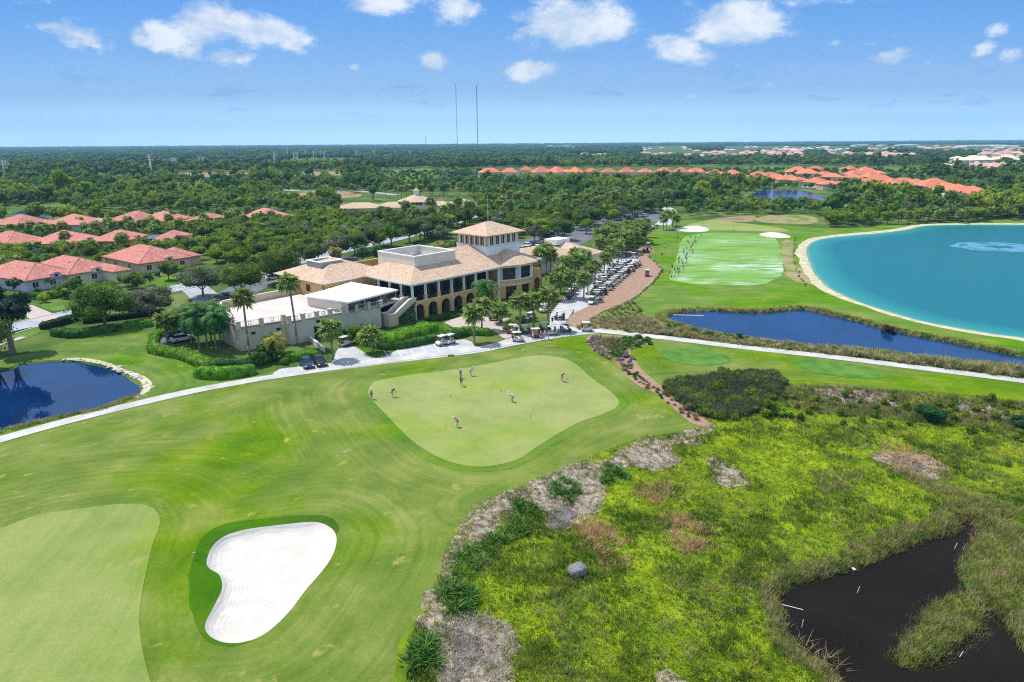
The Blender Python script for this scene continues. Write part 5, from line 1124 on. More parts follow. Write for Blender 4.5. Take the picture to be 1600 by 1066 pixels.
    for (p0,p1,n,L) in (((TX-TW+.2,TY-TD+.2),(TX+TW-.2,TY-TD+.2),5,2*TW-.4),((TX-TW+.2,TY+TD-.2),(TX-TW+.2,TY-TD+.2),5,2*TD-.4),((TX+TW-.2,TY-TD+.2),(TX+TW-.2,TY+TD-.2),5,2*TD-.4),((TX+TW-.2,TY+TD-.2),(TX-TW+.2,TY+TD-.2),5,2*TW-.4)):
        hs=[(L*(i+.5)/n*.86+L*.07,.62,12.95,15.05,False) for i in range(n)]; wallp(t,p0,p1,12.76,15.5,hs,.3)
        d=((p1[0]-p0[0])/L,(p1[1]-p0[1])/L)
        for s,hw,zb,zt2,_ in hs:
            q=lambda s_,o_:(p0[0]+d[0]*s_-d[1]*o_,p0[1]+d[1]*s_+d[0]*o_); g=MB(); wallp(g,q(s-.62,.18),q(s+.62,.18),zb,zt2,[],.05); wo=g.build('tower_window',M['tw'],c)
            g=MB(); wallp(g,q(s-.05,.13),q(s+.05,.13),zb,zt2,[],.04); g.build('mullion',M['white'],wo)
    t.build('tower_wall',M['cream'],c)
    MB().bb(TX-TW-.15,TX+TW+.15,TY-TD-.15,TY+TD+.15,12.6,12.76).build('tower_sill',M['white'],c)
    m=MB(); m.hip(TX-TW-1.1,TX+TW+1.1,TY-TD-1.1,TY+TD+1.1,15.6,.40); m.build('tower_roof',M['tile'],c)
    f=MB(); f.tube((TX,TY,18.),(TX,TY,25.),.07,.03,6); f.build('flagpole',M['white'],c)
    # low tiled wings behind the pavilion
    K=G(899.6,421); kx,ky=WL(*K)
    w=MB(); 
    wallp(w,(kx,ky),(kx+14,ky),0,3.6,[(2.5,.6,.9,2.4,False),(5.5,.6,.9,2.4,False),(8.5,.6,.9,2.4,False)],.3); wallp(w,(kx,ky+18),(kx,ky),0,3.6,[],.3); wallp(w,(kx+14,ky),(kx+14,ky+18),0,3.6,[],.3); w.bb(kx+.3,kx+13.7,ky+17.7,ky+18,0,3.6)
    w.bb(42.5,kx,ky+3.,ky+17,0,4.2); w.build('low_wing_wall',M['cream'],c)
    for s in (2.5,5.5,8.5): MB().bb(kx+s-.6,kx+s+.6,ky+.1,ky+.16,.9,2.4).build('window',M['glass'],c)
    m=MB(); m.hip(kx-.9,kx+14.9,ky-.9,ky+18.9,3.75,.38); m.hip(40.,kx+5,ky+2.,ky+18,4.35,.36); m.build('low_wing_roof',M['tile'],c)
    e=MB(); e.bb(kx+3,kx+10,ky+10,ky+15,6.2,7.8); o=e.build('roof_parapet',M['white'],c)
    return kx,ky
M['tw']=pmat('dark brown shutters',(.045,.022,.016),(.07,.035,.025),scale=2,rough=.6,obj=True)
KX,KY=clubhouse()
for x,y,r in ((5,5,9),(14,8,13),(25,8,13),(35,6,12),(44,4,6),(-6,24,13),(10,24,12),(30,20,12),(KX+7,KY+9,13),(50,KY+9,12),(58,KY+9,11)):
    a,b=LW(x,y); FOOT.append((a,b,r))
for x,y,r in ((-12,8,12),(-22,10,13),(-31,13,11)): a,b=LW(x,y); FOOT.append((a,b,r))
# ------------------------------------------------------------------ roof terrace west of the clubhouse
def terrace():
    zf=4.6; zt=5.25
    P=[G(377,549,0),G(442.6,496.6,zt),G(451,498.5,zt),G(592,474,zt)]
    PL=G(342,493,zt); PB=G(345,477,zt); W1=LW(-12,22); 
    t=empty('roof_terrace',(P[0][0],P[0][1],0),0,'pale open roof terrace on tall cream walls with square posts, left of the clubhouse','terrace'); o0=np.array(P[0])
    L=lambda p:(p[0]-o0[0],p[1]-o0[1])
    # direction of the right-hand end, meets the club house
    E1=LW(-8.,1.); E2=LW(0,6)
    ring=[P[0],P[1],P[2],P[3],E1,LW(-.4,3.),LW(-.4,15.8),LW(-12.1,15.8),LW(-12.1,25.),PB,PL]
    MB().prism([L(p) for p in ring],zf-.3,zf).build('floor',M['deck'],t)
    w=MB(); 
    def seg(mb,a,b,z1,th=.35,z0=-.2,holes=()): wallp(mb,L(a),L(b),z0,z1,holes,th)
    seg(w,P[0],P[1],zt-.55); seg(w,P[1],P[2],zt+.1); 
    Lg=math.dist(P[2],P[3]); seg(w,P[2],P[3],zt-.55,.35,-.2,[(Lg*.335,1.7,-.1,2.9,False)]); seg(w,P[3],E1,zt-.55); seg(w,PL,P[0],zt-.55)
    w.build('wall',M['terrwall'],t)
    b=MB(); seg(b,PB,PL,zt+.6,.3); seg(b,LW(-12.2,26.),PB,zt+.75,.35); b.build('back_wall',M['tan'],t)
    cp=MB(); 
    for a,c2 in ((LW(-12.2,26.),PB),(PB,PL)):
        seg(cp,a,c2,zt+.95,.42,zt+.77)
    cp.build('coping',M['cream'],t)
    # posts and rail panels
    def along(a,b,n): return [(a[0]+(b[0]-a[0])*i/n,a[1]+(b[1]-a[1])*i/n) for i in range(n+1)]
    posts=along(P[0],P[1],2)+along(P[2],E1,7)
    for i,p in enumerate(posts):
        q=L(p); MB().box((q[0],q[1],(zt+.55+(zt-.9))/2),(.75,.75,1.5),RZ if i>2 else rad(32)).box((q[0],q[1],zt+.6),(.9,.9,.14),RZ if i>2 else rad(32)).build('post',M['terrwall'],t)
    for a,b2 in list(zip(posts[:3],posts[1:3]))+list(zip(posts[3:],posts[4:])):
        a,b3=L(a),L(b2); k=MB(); rail(k,a,b3,zt-.5,.95,.45,.03); o=k.build('rail_panel',M['white'],t)
        mx,my=(a[0]+b3[0])/2,(a[1]+b3[1])/2; an=math.atan2(b3[1]-a[1],b3[0]-a[0]); k=MB()
        for dx,dz,ww,hh in ((0,.28,.6,.07),(0,-.28,.6,.07),(-.28,0,.07,.56),(.28,0,.07,.56)): k.box((mx+dx*math.cos(an),my+dx*math.sin(an),zt+dz),(ww,.08,hh),an)
        k.build('medallion',M['iron'],o)
    k=MB(); a,b2=L(PL),L(P[0]); rail(k,a,b2,zt-.5,1.0,.3,.03)
    for i in range(6):
        t_=(i+.5)/6; k.box((a[0]+(b2[0]-a[0])*t_,a[1]+(b2[1]-a[1])*t_,zt),(.6,.08,.5),math.atan2(b2[1]-a[1],b2[0]-a[0]))
    k.build('scroll_railing',M['iron'],t)
    # buttress pier beside the step
    q=L(P[1]); MB().box((q[0]+.2,q[1]+.1,2.55),(1.5,1.1,5.5),rad(40)).build('pier',M['tan'],t)
    # vents, and a dark sheet standing in for shade in the garage mouth
    d=((P[3][0]-P[2][0])/Lg,(P[3][1]-P[2][1])/Lg); nn=(-d[1],d[0]); W_=lambda s,o_:L((P[2][0]+d[0]*s+nn[0]*o_,P[2][1]+d[1]*s+nn[1]*o_))
    g=MB(); wallp(g,W_(Lg*.335-1.8,.9),W_(Lg*.335+1.8,.9),-.1,3.,[],.1); g.build('garage_shade',M['glass'],t)
    for s,z in ((Lg*.30,3.7),): g=MB(); wallp(g,W_(s-.4,-.05),W_(s+.4,-.05),z-.25,z+.25,[],.1); g.build('vent',M['iron'],t)
    L1=math.dist(P[0],P[1]); d1=((P[1][0]-P[0][0])/L1,(P[1][1]-P[0][1])/L1)
    for s in (2.6,7.4):
        a=L((P[0][0]+d1[0]*(s-.4)+d1[1]*.05,P[0][1]+d1[1]*(s-.4)-d1[0]*.05)); b4=L((P[0][0]+d1[0]*(s+.4)+d1[1]*.05,P[0][1]+d1[1]*(s+.4)-d1[0]*.05)); g=MB(); wallp(g,a,b4,2.9,3.4,[],.1); g.build('vent',M['iron'],t)
    # ---- stair down to the arcade
    s=empty('outdoor_stair',(*LW(-6.8,-.6),0),RZ,'outdoor stair with white copings and an ivy covered side wall between terrace and clubhouse','stair')
    k=MB()
    for y in (0,2.4):
        k.prof([(0,-.2),(7.4,-.2),(7.4,5.),(5.6,5.),(1.4,2.6),(0,2.6)],y,y+.35)
    k.bb(-.35,0,0,2.75,-.2,2.6); k.build('side_wall',M['tan'],s)
    k=MB()
    for y in (-.08,2.32): k.prof([(7.4,5.003),(5.55,5.003),(1.4,2.603),(-.4,2.603),(-.4,2.8),(1.35,2.8),(5.5,5.2),(7.4,5.2)],y,y+.5)
    k.build('coping',M['white'],s)
    k=MB()
    for i in range(9): k.bb(.6+i*.6,6.9,.36,2.39,1.2+.33*i-.33,1.2+.33*i)
    k.bb(0,6.9,.36,2.39,-.2,.86); k.build('steps',M['cream'],s)
    rg=np.random.default_rng(3); n=1100; px=2.2+rg.random(n)*4.8; pz=rg.random(n)**.8*(1.6+(px-2.)*.55); P3=np.column_stack([px,np.full(n,-.06)-rg.random(n)*.12,pz]); P3=P3[pz<.3+px*.72]
    V,Fq=leaves(P3,np.tile([0,-1.,.3],(len(P3),1)),.13,rg,.6); me=big_mesh('ivy',V,Fq,M['hedgeleaf']); link('ivy',me,s)
M['terrwall']=pmat('pale grey stucco',(.50,.46,.37),(.60,.56,.46),scale=.4,detail=5,rough=.9,obj=True)
terrace()
def tent():
    a=G(543,472,7.); l=G(502,457,7.); r=G(618,453,7.); ux=(r[0]-a[0],r[1]-a[1]); W=math.hypot(*ux); an=math.atan2(ux[1],ux[0]); D=math.dist(a,l)
    t=empty('event_tent',(a[0],a[1],4.6),an,'white peaked marquee tent standing on the roof terrace','tent')
    m=MB(); z=2.45; zt=4.75; n=12
    def sec(u,v):
        e=min(u,1-u,v,1-v)*2; return z+(zt-z)*(e**1.15)
    vs=[];fs=[]
    for j in range(n+1):
        for i in range(n+1): vs.append((-.4+(W+.8)*i/n,-.4+(D+.8)*j/n,sec(i/n,j/n)))
    for j in range(n):
        for i in range(n): q=j*(n+1)+i; fs.append((q,q+1,q+n+2,q+n+1))
    m.add(vs,fs); m.add([(-.4,-.4,z),(W+.4,-.4,z),(W+.4,D+.4,z),(-.4,D+.4,z),(-.4,-.4,z-.35),(W+.4,-.4,z-.35),(W+.4,D+.4,z-.35),(-.4,D+.4,z-.35)],[(4,5,1,0),(5,6,2,1),(6,7,3,2),(7,4,0,3)]); m.build('canopy',M['canvas'],t,True)
    for i in range(4):
        for y in (0,D): MB().tube((W*i/3,y,0),(W*i/3,y,z),.06,None,8).build('pole',M['white'],t)
    for y in (D/3,2*D/3):
        for x in (0,W): MB().tube((x,y,0),(x,y,z),.06,None,8).build('pole',M['white'],t)
    MB().bb(-.03,.03,.1,D-.1,0.,2.1).build('side_curtain',M['cream'],t)
    MB().bb(.1,W-.1,.35,.40,.6,2.1).build('opening_shade',M['glass'],t)  # dark sheet painted as the shade seen through the tent's open side
tent()
# ------------------------------------------------------------------ houses
def house_mesh(W,D,kind,roofm,wallm,seed=0,big=True):
    """returns an empty with wall, roof, windows, garage door"""
def make_house(x,y,rz,W,D,kind,roofm,wallm,label,group,name='house',ez=3.0,detail=2,sl=.44):
    """origin at near corner; u=x along W, v=y along D"""
    h=empty(name,(x,y,0),rz,label,'house',group); rnd=random.Random(int(x*7+y))
    w=MB(); r=MB(); win=[]; 
    w.bb(0,W,0,D,-.2,ez-.05); r.hip(-.7,W+.7,-.7,D+.7,ez,sl)
    if kind==1:   # front wing on the right with upright gable
        gw=W*.34; w.bb(W-gw,W-.4,-D*.32,0.003,-.2,ez-.05); r.hip(W-gw-.6,W+.2,-D*.32-.6,D*.5,ez+.02,sl+.04,gable=None)
        gx=(W-gw+W-.4)/2; gy=-D*.32
    elif kind==2:
        gw=W*.36; w.bb(.4,gw,-D*.3,.003,-.2,ez-.05); r.hip(-.2,gw+.6,-D*.3-.6,D*.5,ez+.02,sl+.04); gx=gw/2+.2; gy=-D*.3
    elif kind==3:
        gw=D*.5; w.bb(W-.003,W+W*.3,D*.1,D*.1+gw,-.2,ez-.35); r.hip(W*.6,W*1.3+.6,D*.1-.6,D*.1+gw+.6,ez-.28,sl+.02); gx=None
    else: gx=None
    w.build('wall',wallm,h); ro=r.build('roof',roofm,h)
    if detail>=1:
        if gx is not None:
            g=MB(); g.bb(gx-2.4,gx+2.4,gy-.05,gy-.003,.0,2.3)
            for k in range(3): g.bb(gx-2.3,gx+2.3,gy-.07,gy-.05,.5+k*.6,.53+k*.6)
            g.build('garage_door',M['white'],h)
        n=max(2,int(W/4.5))
        for i in range(n):
            cx=W*(i+.5)/n
            if gx is not None and abs(cx-gx)<gw*.55: continue
            o=MB().bb(cx-.7,cx+.7,-.06,-.003,.9,2.3).build('window',M['glass'],h)
            if detail>1: MB().bb(cx-.8,cx+.8,-.1,-.061,.78,.9).bb(cx-.04,cx+.04,-.08,-.061,.9,2.3).build('frame',M['white'],o)
        for k in range(2):
            cy=D*(.3+.4*k); o=MB().bb(-.06,-.003,cy-.7,cy+.7,.9,2.3).build('window',M['glass'],h)
            if detail>1: MB().bb(-.1,-.061,cy-.8,cy+.8,.78,.9).bb(-.08,-.061,cy-.04,cy+.04,.9,2.3).build('frame',M['white'],o)
    if detail>1:
        # arched entry dormer standing out of the front slope
        ex=W*.56; dz=ez; g=MB(); ar=[(ex-1.3,dz-.3),(ex-1.3,dz+.35)]+[(ex-1.3*math.cos(math.pi*i/8),dz+.35+.6*math.sin(math.pi*i/8)) for i in range(1,8)]+[(ex+1.3,dz+.35),(ex+1.3,dz-.3)]
        g.prof(ar,-.85,1.2); e=g.build('entry_gable',wallm,h)
        g=MB(); g.prof([(ex-1.35,dz+.33)]+[(ex-1.42*math.cos(math.pi*i/8),dz+.37+.72*math.sin(math.pi*i/8)) for i in range(1,8)]+[(ex+1.35,dz+.33)],-.8,2.4); g.build('arched_roof',roofm,e)
        MB().bb(ex-.45,ex+.45,-.9,-.852,dz-.1,dz+.6).build('window',M['glass'],e)
        v=MB(); 
        for (a,b) in ((W*.3,D*.3),(W*.62,D*.68),(W*.45,D*.25)):
            zz=ez+sl*min(a+.7,b+.7,D+.7-b); v.tube((a,b,zz-.1),(a,b,zz+.35),.11,None,6)
        v.build('roof_vent',M['iron'],ro)
        rc=MB(); n4=min(W,D)/2+.7
        rc.tube((-.7,-.7,ez+.04),(-.7+n4,-.7+n4,ez+n4*sl+.04),.11,None,5); rc.tube((W+.7,-.7,ez+.04),(W+.7-n4,-.7+n4,ez+n4*sl+.04),.11,None,5)
        rc.build('ridge_tiles',M['tilelight'],ro)
    for a,b in ((W*.25,D*.5),(W*.75,D*.5),(W*.5,D*.2),(W*.8,-D*.15)):
        c,s=math.cos(rz),math.sin(rz); FOOT.append((x+a*c-b*s,y+a*s+b*c,max(W,D)*.34+1.2))
    return h
M['tilelight']=tile_mat('hip ridge tiles',(.55,.27,.20),(.62,.33,.26),(.68,.40,.32))
def house_px(near,left,right,kind,wallm,label,Dmax=17,roofm='tilered',ez=3.0,**k):
    n=G(*near,ez);l=G(*left,ez);r=G(*right,ez); u=(r[0]-n[0],r[1]-n[1]); W=math.hypot(*u); an=math.atan2(u[1],u[0]); v=(-u[1]/W,u[0]/W)
    D=(l[0]-n[0])*v[0]+(l[1]-n[1])*v[1]; al=math.atan2(l[1]-n[1],l[0]-n[0]); 
    if Dmax!=14:
        wr,wl=(.25,.75) if math.dist(n,l)>22 else (.5,.5)
        if near[0]<110 and near[1]>430: an=al-math.pi/2; W=15.
        else: an=wr*an+wl*(al-math.pi/2)
        v=(-math.sin(an),math.cos(an)); u=(math.cos(an),math.sin(an)); D=(l[0]-n[0])*v[0]+(l[1]-n[1])*v[1]; W=15. if near[0]<110 and near[1]>430 else (r[0]-n[0])*u[0]+(r[1]-n[1])*u[1]; u=(u[0]*W,u[1]*W)
    D=min(max(D,12.),25. if near[1]>400 else 22.5); u=(u[0]/W,u[1]/W); W=min(max(W,12.),19. if near[1]>400 else 18.); u=(u[0]*W,u[1]*W)
    return make_house(n[0]+v[0]*.7+u[0]/W*.7,n[1]+v[1]*.7+u[1]/W*.7,an,W-1.4,D-1.4,kind,M[roofm],M[wallm],label,'red roofed houses left of the clubhouse',ez=ez+.25,**k)
HN=[((105,431.3),(39.4,419.5),(190,431),1,'cream','large red roofed house with white garage end, nearest to the big oak',16),
 ((216.5,414),(153.5,402.4),(306,403),3,'tan','large red roofed house with cream garage, nearest to the terrace car park',16),
 ((8,386.6),(-50,374),(64,372),0,'tan','red roofed house cut by the left edge in the second row',16),
 ((119,382),(51,380),(163,364),2,'lav','long red roofed house, middle of the second row, with pale blue end wall',17),
 ((195.5,378),(140,377.5),(243,361.7),0,'ochre','red roofed house with ochre side wall, right of the long second row house',16),
 ((24,354.6),(-25,345),(94.5,343),1,'cream','red roofed house in the third row beside the far left pond',16),
 ((126,352.5),(86.6,348.6),(157.5,342),1,'lav','red roofed house with lavender garage in the third row',15),
 ((205,348.6),(182,339),(231,339),0,'tan','small red roofed house in the middle of the third row',15),
 ((254.6,347),(236,342),(286,339),2,'cream','red roofed house behind the yellowish palm in the third row',15),
 ((323,347),(296.6,344.6),(367.5,334),2,'cream','large red roofed house right of centre in the third row',17),
 ((407,343),(383,335.6),(455.6,333),0,'tan','rightmost red roofed house, alone among bright trees',17)]
for a,b,c_,k,wm,lb,dm in HN: house_px(a,b,c_,k,wm,lb,dm)
# house with the dark pool cage, and two cut by the left edge
house_px((290,376),(235,380),(307,363),0,'tan','red roofed house with a dark screened pool cage facing the clubhouse',14)
pc=G(262,383); x,y=G(223,383); o=empty('pool_cage',(x,y,0),math.atan2(G(290,381)[1]-y,G(290,381)[0]-x),'dark screened pool cage in front of the red roofed house','pool cage')
m=MB(); m.add([(0,0,0),(17,0,0),(17,6,0),(0,6,0),(0,0,2.3),(17,0,2.3),(17,6,3.2),(0,6,3.2)],[(0,1,5,4),(1,2,6,5),(3,0,4,7),(4,5,6,7)]); m.build('mesh_screen',M['screen'],o)
f=MB(); [f.tube((k*1.7,-.03,0),(k*1.7,-.03,2.35),.05,None,4) for k in range(11)]; [f.tube((k*1.7,-.03,2.35),(k*1.7,6,3.25),.05,None,4) for k in range(11)]; f.build('frame',M['iron'],o)
house_px((38,441),(-60,426),(70,436),0,'lav','red roofed lavender house at the left edge behind the dark pine',15)
house_px((-5,352),(-50,346),(25,343),0,'cream','red roofed house at the far left end of the third row',14)
# rows of orange roofs
def rowhouse(px,py,wpx,rz,label,group,roofm,detail=1,cat='house',kind=None,zr=4.6,ezz=4.4,slr=(.42,.56)):
    x,y=G(px,py,zr); sc=F/math.hypot(x,y); W=max(9,min(32,wpx/sc*1.15)); D=W*random.uniform(.6,1.0); k=random.choice((0,1,2)) if kind is None else kind
    c,s=math.cos(rz),math.sin(rz); return make_house(x-(W/2*c-D/2*s),y-(W/2*s+D/2*c),rz,W,D,k,M[roofm],M[random.choice(('cream','tan','cream'))],label,group,detail=detail,ez=ezz,sl=random.uniform(*slr))
ordn=['first','second','third','fourth','fifth','sixth','seventh','eighth','ninth','tenth','eleventh','twelfth','thirteenth','fourteenth','fifteenth','sixteenth']
for i,(px,w) in enumerate(((765,26),(796,22),(822,17),(846,24),(870,24),(898,21),(923,20),(951,19),(979,20),(1008,17),(1037,20),(1064,20),(1085,20))):
    rowhouse(px,270.5 if i!=2 else 267.5,w,random.uniform(-.3,.3)+(.6 if i in(0,3,4) else 0),'orange roofed house, %s from the left in the straight row behind the wood'%ordn[i],'straight row of orange roofed houses','tileorange',ezz=5.6,slr=(.6,.72))
RG=[(1088,266,17),(1116,270.5,20),(1144,272,22),(1160,276,18),(1176,277,18),(1186,272,18),(1204,274,22),(1214,278,25),(1232,280,26),(1246,281,22),(1246,268,26),(1262,270.5,26),(1274,264,18),(1300,276,24),(1276,284,24),(1296,287,24),(1316,288,26),(1330,291,26),(1324,264,16),(1336,272,24),(1327,264,14),(1352,270,28),(1332,277,22),(1375,281,30),(1412,284,28),(1432,286,22),(1458,290,34),(1478,295,32),(1496,297,30),(1514,297,28),(1545,303,32),(1348,291,26),(1370,294,22),(1374,299,26),(1424,304,14),(1395,286,22),(1362,276,24),(1288,272,18),(1344,283,20),(1530,301,22)]
RG.sort()
for i,(px,py,w) in enumerate(RG):
    rowhouse(px,py,w*1.02,random.uniform(-.5,.5),'bright orange tiled house in the crowded estate behind the far pond','estate of orange roofed houses','tileorange')
# faded far estates: roofs only a few pixels across
fr=random.Random(5)
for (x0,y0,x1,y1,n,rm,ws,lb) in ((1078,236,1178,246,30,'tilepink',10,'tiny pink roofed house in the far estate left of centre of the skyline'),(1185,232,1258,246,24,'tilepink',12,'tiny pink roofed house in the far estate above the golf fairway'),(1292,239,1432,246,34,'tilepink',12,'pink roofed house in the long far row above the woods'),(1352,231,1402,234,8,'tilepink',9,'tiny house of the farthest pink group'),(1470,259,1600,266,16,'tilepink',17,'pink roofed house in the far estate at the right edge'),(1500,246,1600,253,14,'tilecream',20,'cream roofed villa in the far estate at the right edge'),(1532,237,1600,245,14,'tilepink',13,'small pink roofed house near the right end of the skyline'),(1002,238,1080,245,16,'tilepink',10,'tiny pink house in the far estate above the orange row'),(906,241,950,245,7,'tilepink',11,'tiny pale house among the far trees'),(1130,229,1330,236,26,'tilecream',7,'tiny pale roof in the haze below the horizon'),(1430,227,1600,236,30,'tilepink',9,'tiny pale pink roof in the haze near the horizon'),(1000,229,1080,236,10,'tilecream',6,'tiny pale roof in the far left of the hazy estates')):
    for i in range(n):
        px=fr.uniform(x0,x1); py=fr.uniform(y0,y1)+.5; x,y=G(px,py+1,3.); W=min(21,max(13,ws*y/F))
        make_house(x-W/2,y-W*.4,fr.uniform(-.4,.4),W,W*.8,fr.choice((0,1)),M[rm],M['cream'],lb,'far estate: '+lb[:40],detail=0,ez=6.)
# big pale sheds on the skyline
def shed(px,py,wpx,label,h=7.,name='warehouse'):
    x,y=G(px,py,0); W=wpx*y/F; o=empty(name,(x,y,0),0,label,'warehouse','pale sheds near the horizon')
    MB().bb(-W/2,W/2,0,60,-.2,h).build('wall',M['white'],o); m=MB(); m.hip(-W/2-1,W/2+1,-1,61,h+.4,.06); m.build('roof',M['white'],o)
for px,py,w,lb in ((861,228.8,9,'left of two white domed roofs on the horizon'),(885,228.5,13,'right of two white domed roofs on the horizon'),(1177,231,14,'white flat shed above the far pink estate'),(1350,228.9,26,'long white shed on the skyline'),(1382,228.8,8,'short white shed beside the long one'),(1422,228.4,30,'wide white shed right of centre on the skyline'),(1540,230,70,'longest white shed near the right edge of the skyline'),(1585,231.5,30,'white shed behind the pink roofs at the right edge'),(56,244.5,14,'brown roofed shed in the forest at the far left'),(144,242.5,12,'white tent roofed building in the far left forest'),(238,229.5,34,'long pale building on the left skyline'),(883,246.5,14,'low pale building in the forest left of the far estate')): shed(px,py,w,lb)
# ------------------------------------------------------------------ octagonal building in the middle distance
def activity():
    x,y=G(652,333); an=rad(8); o=empty('activity_centre',(x,y,0),an,'low tan roofed building with octagonal hall and small cupola beyond the clubhouse','building')
    w=MB(); r=MB()
    for (a,b,c_,d,e) in ((-42,-20,-4,9,3.6),(-22,-4,-6,7,3.8),(6,20,-1,10,3.8),(18,34,2,15,4.)):
        w.bb(a,b,c_,d,-.2,e-.05); r.hip(a-.8,b+.8,c_-.8,d+.8,e,.36)
    oc=[(9.5*math.cos(math.pi*(i+.5)/4),9.5*math.sin(math.pi*(i+.5)/4)+2) for i in range(8)]; w.prism(oc,-.2,6.6); w.build('wall',M['cream'],o); r.build('roof',M['tile'],o)
    m=MB(); e=[(a*1.18,(b-2)*1.18+2,6.65) for a,b in oc]; m.add(e+[(0,2,10.4)]+[(a,b,6.4) for a,b,_ in e],[(i,(i+1)%8,8) for i in range(8)]+[(i+9,(i+1)%8+9,(i+1)%8,i) for i in range(8)]); m.build('octagonal_roof',M['tile'],o)
    cu=[(1.6*math.cos(math.pi*(i+.5)/4),1.6*math.sin(math.pi*(i+.5)/4)+2) for i in range(8)]
    c2=MB().prism(cu,9.4,12.2).build('cupola',M['white'],o); m=MB(); m.add([(a*1.3,(b-2)*1.3+2,12.2) for a,b in cu]+[(0,2,13.8)],[(i,(i+1)%8,8) for i in range(8)]); m.build('cupola_roof',M['tile'],c2)
    for i in range(8):
        a=oc[i];b=oc[(i+1)%8]; mx,my=(a[0]+b[0])/2,(a[1]+b[1])/2; k=MB(); d=math.atan2(b[1]-a[1],b[0]-a[0])
        for s in (-2,0,2): k.box((mx+s*math.cos(d)+(mx)*.004,my+s*math.sin(d)+(my-2)*.004,5.6),(1.5,.1,1.2),d)
        k.build('window',M['glass'],o)
    for a,b,r_ in ((-30,3,13),(-12,1,10),(0,2,11),(13,4,10),(26,8,11)): FOOT.append((x+a,y+b,r_))
activity()
# ------------------------------------------------------------------ golf carts, cars
M['tyre']=pmat('tyre rubber',(.015,.015,.016),(.025,.025,.026),scale=4,rough=.8,obj=True)
M['cartw']=pmat('cream cart paint',(.62,.60,.55),(.66,.64,.59),scale=1,rough=.35,spec=.5,obj=True)
M['cartd']=pmat('dark cart paint',(.03,.035,.05),(.045,.05,.07),scale=1,rough=.3,spec=.5,obj=True)
M['cartr']=pmat('maroon cart paint',(.16,.025,.03),(.2,.035,.04),scale=1,rough=.3,spec=.5,obj=True)
M['seat']=pmat('cart seat vinyl',(.42,.38,.32),(.5,.46,.4),scale=2,rough=.6,obj=True)
M['black']=pmat('black plastic',(.015,.015,.017),(.03,.03,.032),scale=2,rough=.5,obj=True)
M['bag']=pmat('golf bag fabric',(.02,.025,.05),(.35,.05,.05),scale=1.5,rough=.7,lo=.48,hi=.52)
def cart_proto(bodym,bags=True):
    o=empty('golf_cart',(0,0,0)); b=MB()
    b.prof([(-1.15,.35),(1.15,.35),(1.2,.62),(.78,.92),(.62,.95),(.55,.5),(-.05,.48),(-.1,.72),(-.75,.74),(-1.18,.66)],-.56,.56); b.build('body',bodym,o)
    MB().box((-.32,0,.80),(.5,1.05,.13)).box((-.62,0,1.05),(.12,1.05,.42)).build('seat',M['seat'],o)
    MB().prof([(-1.0,1.86),(.62,1.86),(.68,1.90),(.5,1.96),(-.9,1.96),(-1.05,1.9)],-.58,.58).build('roof',M['cartw'],o)
    f=MB()
    for y in (-.5,.5): f.tube((.62,y,.9),(.5,y,1.87),.025,None,5); f.tube((-.85,y,.7),(-.85,y,1.87),.025,None,5)
    f.build('roof_frame',M['black'],o)
    MB().add([(.63,-.5,.95),(.63,.5,.95),(.53,.5,1.8),(.53,-.5,1.8)],[(0,1,2,3)]).add([(.645,-.5,.95),(.645,.5,.95),(.545,.5,1.8),(.545,-.5,1.8)],[(3,2,1,0)]).build('windscreen',M['wglass'],o)
    MB().tube((.45,.27,.95),(.38,.27,1.02),.17,None,10).tube((.6,.27,.75),(.42,.27,1.),.025,None,5).build('steering_wheel',M['black'],o)
    for x in (-.78,.82):
        for y in (-.52,.52): 
            w=MB().tube((x,y-.1,.22),(x,y+.1,.22),.22,None,12).build('wheel',M['tyre'],o); MB().tube((x,y-.11,.22),(x,y+.11,.22),.1,None,8).build('rim',M['metal'],w)
    if bags:
        for y in (-.27,.27): 
            g=MB().tube((-.98,y,.62),(-1.1,y,1.35),.15,.17,8).build('golf_bag_well',M['bag'],o)
            k=MB(); [k.tube((-1.1+dx,y+dy,1.3),(-1.16+dx,y+dy,1.62),.02,None,4) for dx,dy in ((-.05,-.05),(.05,0),(-.02,.06))]; k.build('clubs',M['metal'],g)
    return o
M['wglass']=pmat('tinted windscreen',(.10,.12,.13),(.14,.16,.17),scale=1,rough=.1,spec=.6,obj=True)
def park(proto,x,y,rz,label,group,name='golf_cart',cat='golf cart',z=None):
    o=copy_tree(proto); o.name=name; o.location=(x,y,(h1(x,y) if z is None else z)+.08); o.rotation_euler=(0,0,rz); tag(o,label,cat,group); return o
CP=[cart_proto(M['cartw']),cart_proto(M['cartd']),cart_proto(M['cartr'])]
def carts_line(px0,px1,n,ang,label,group,jit=.9,kinds=(0,0,1,1)):
    a=G(*px0);b=G(*px1)
    for i in range(n):
        t=(i+.5)/n; x=a[0]+(b[0]-a[0])*t+random.uniform(-jit,jit)*.5; y=a[1]+(b[1]-a[1])*t+random.uniform(-jit,jit)*.5
        park(CP[random.choice(kinds)],x,y,ang+random.uniform(-.1,.1),label,group)
ROW=math.atan2(G(992,418)[1]-G(928,470)[1],G(992,418)[0]-G(928,470)[0])
carts_line((929,470),(997,414),19,ROW-1.15,'white roofed golf cart in the right hand row beside the mulch path','golf carts in the right hand row')
carts_line((921,463),(984,411),14,ROW+2.0,'white roofed golf cart in the second row, nose to tail with the right hand row','golf carts in the second row')
carts_line((930,446),(968,412),9,ROW-1.15,'white roofed golf cart in the third row beside the palms','golf carts in the third row')
carts_line((975,402),(992,404),4,ROW-1.,'golf cart in the small group at the far end of the rows','golf carts at the far end')
carts_line((848,490),(866,468),7,rad(205),'roofed golf cart in the file parked along the drive by the pavilion','golf carts filed along the drive',.1,(0,0,1))
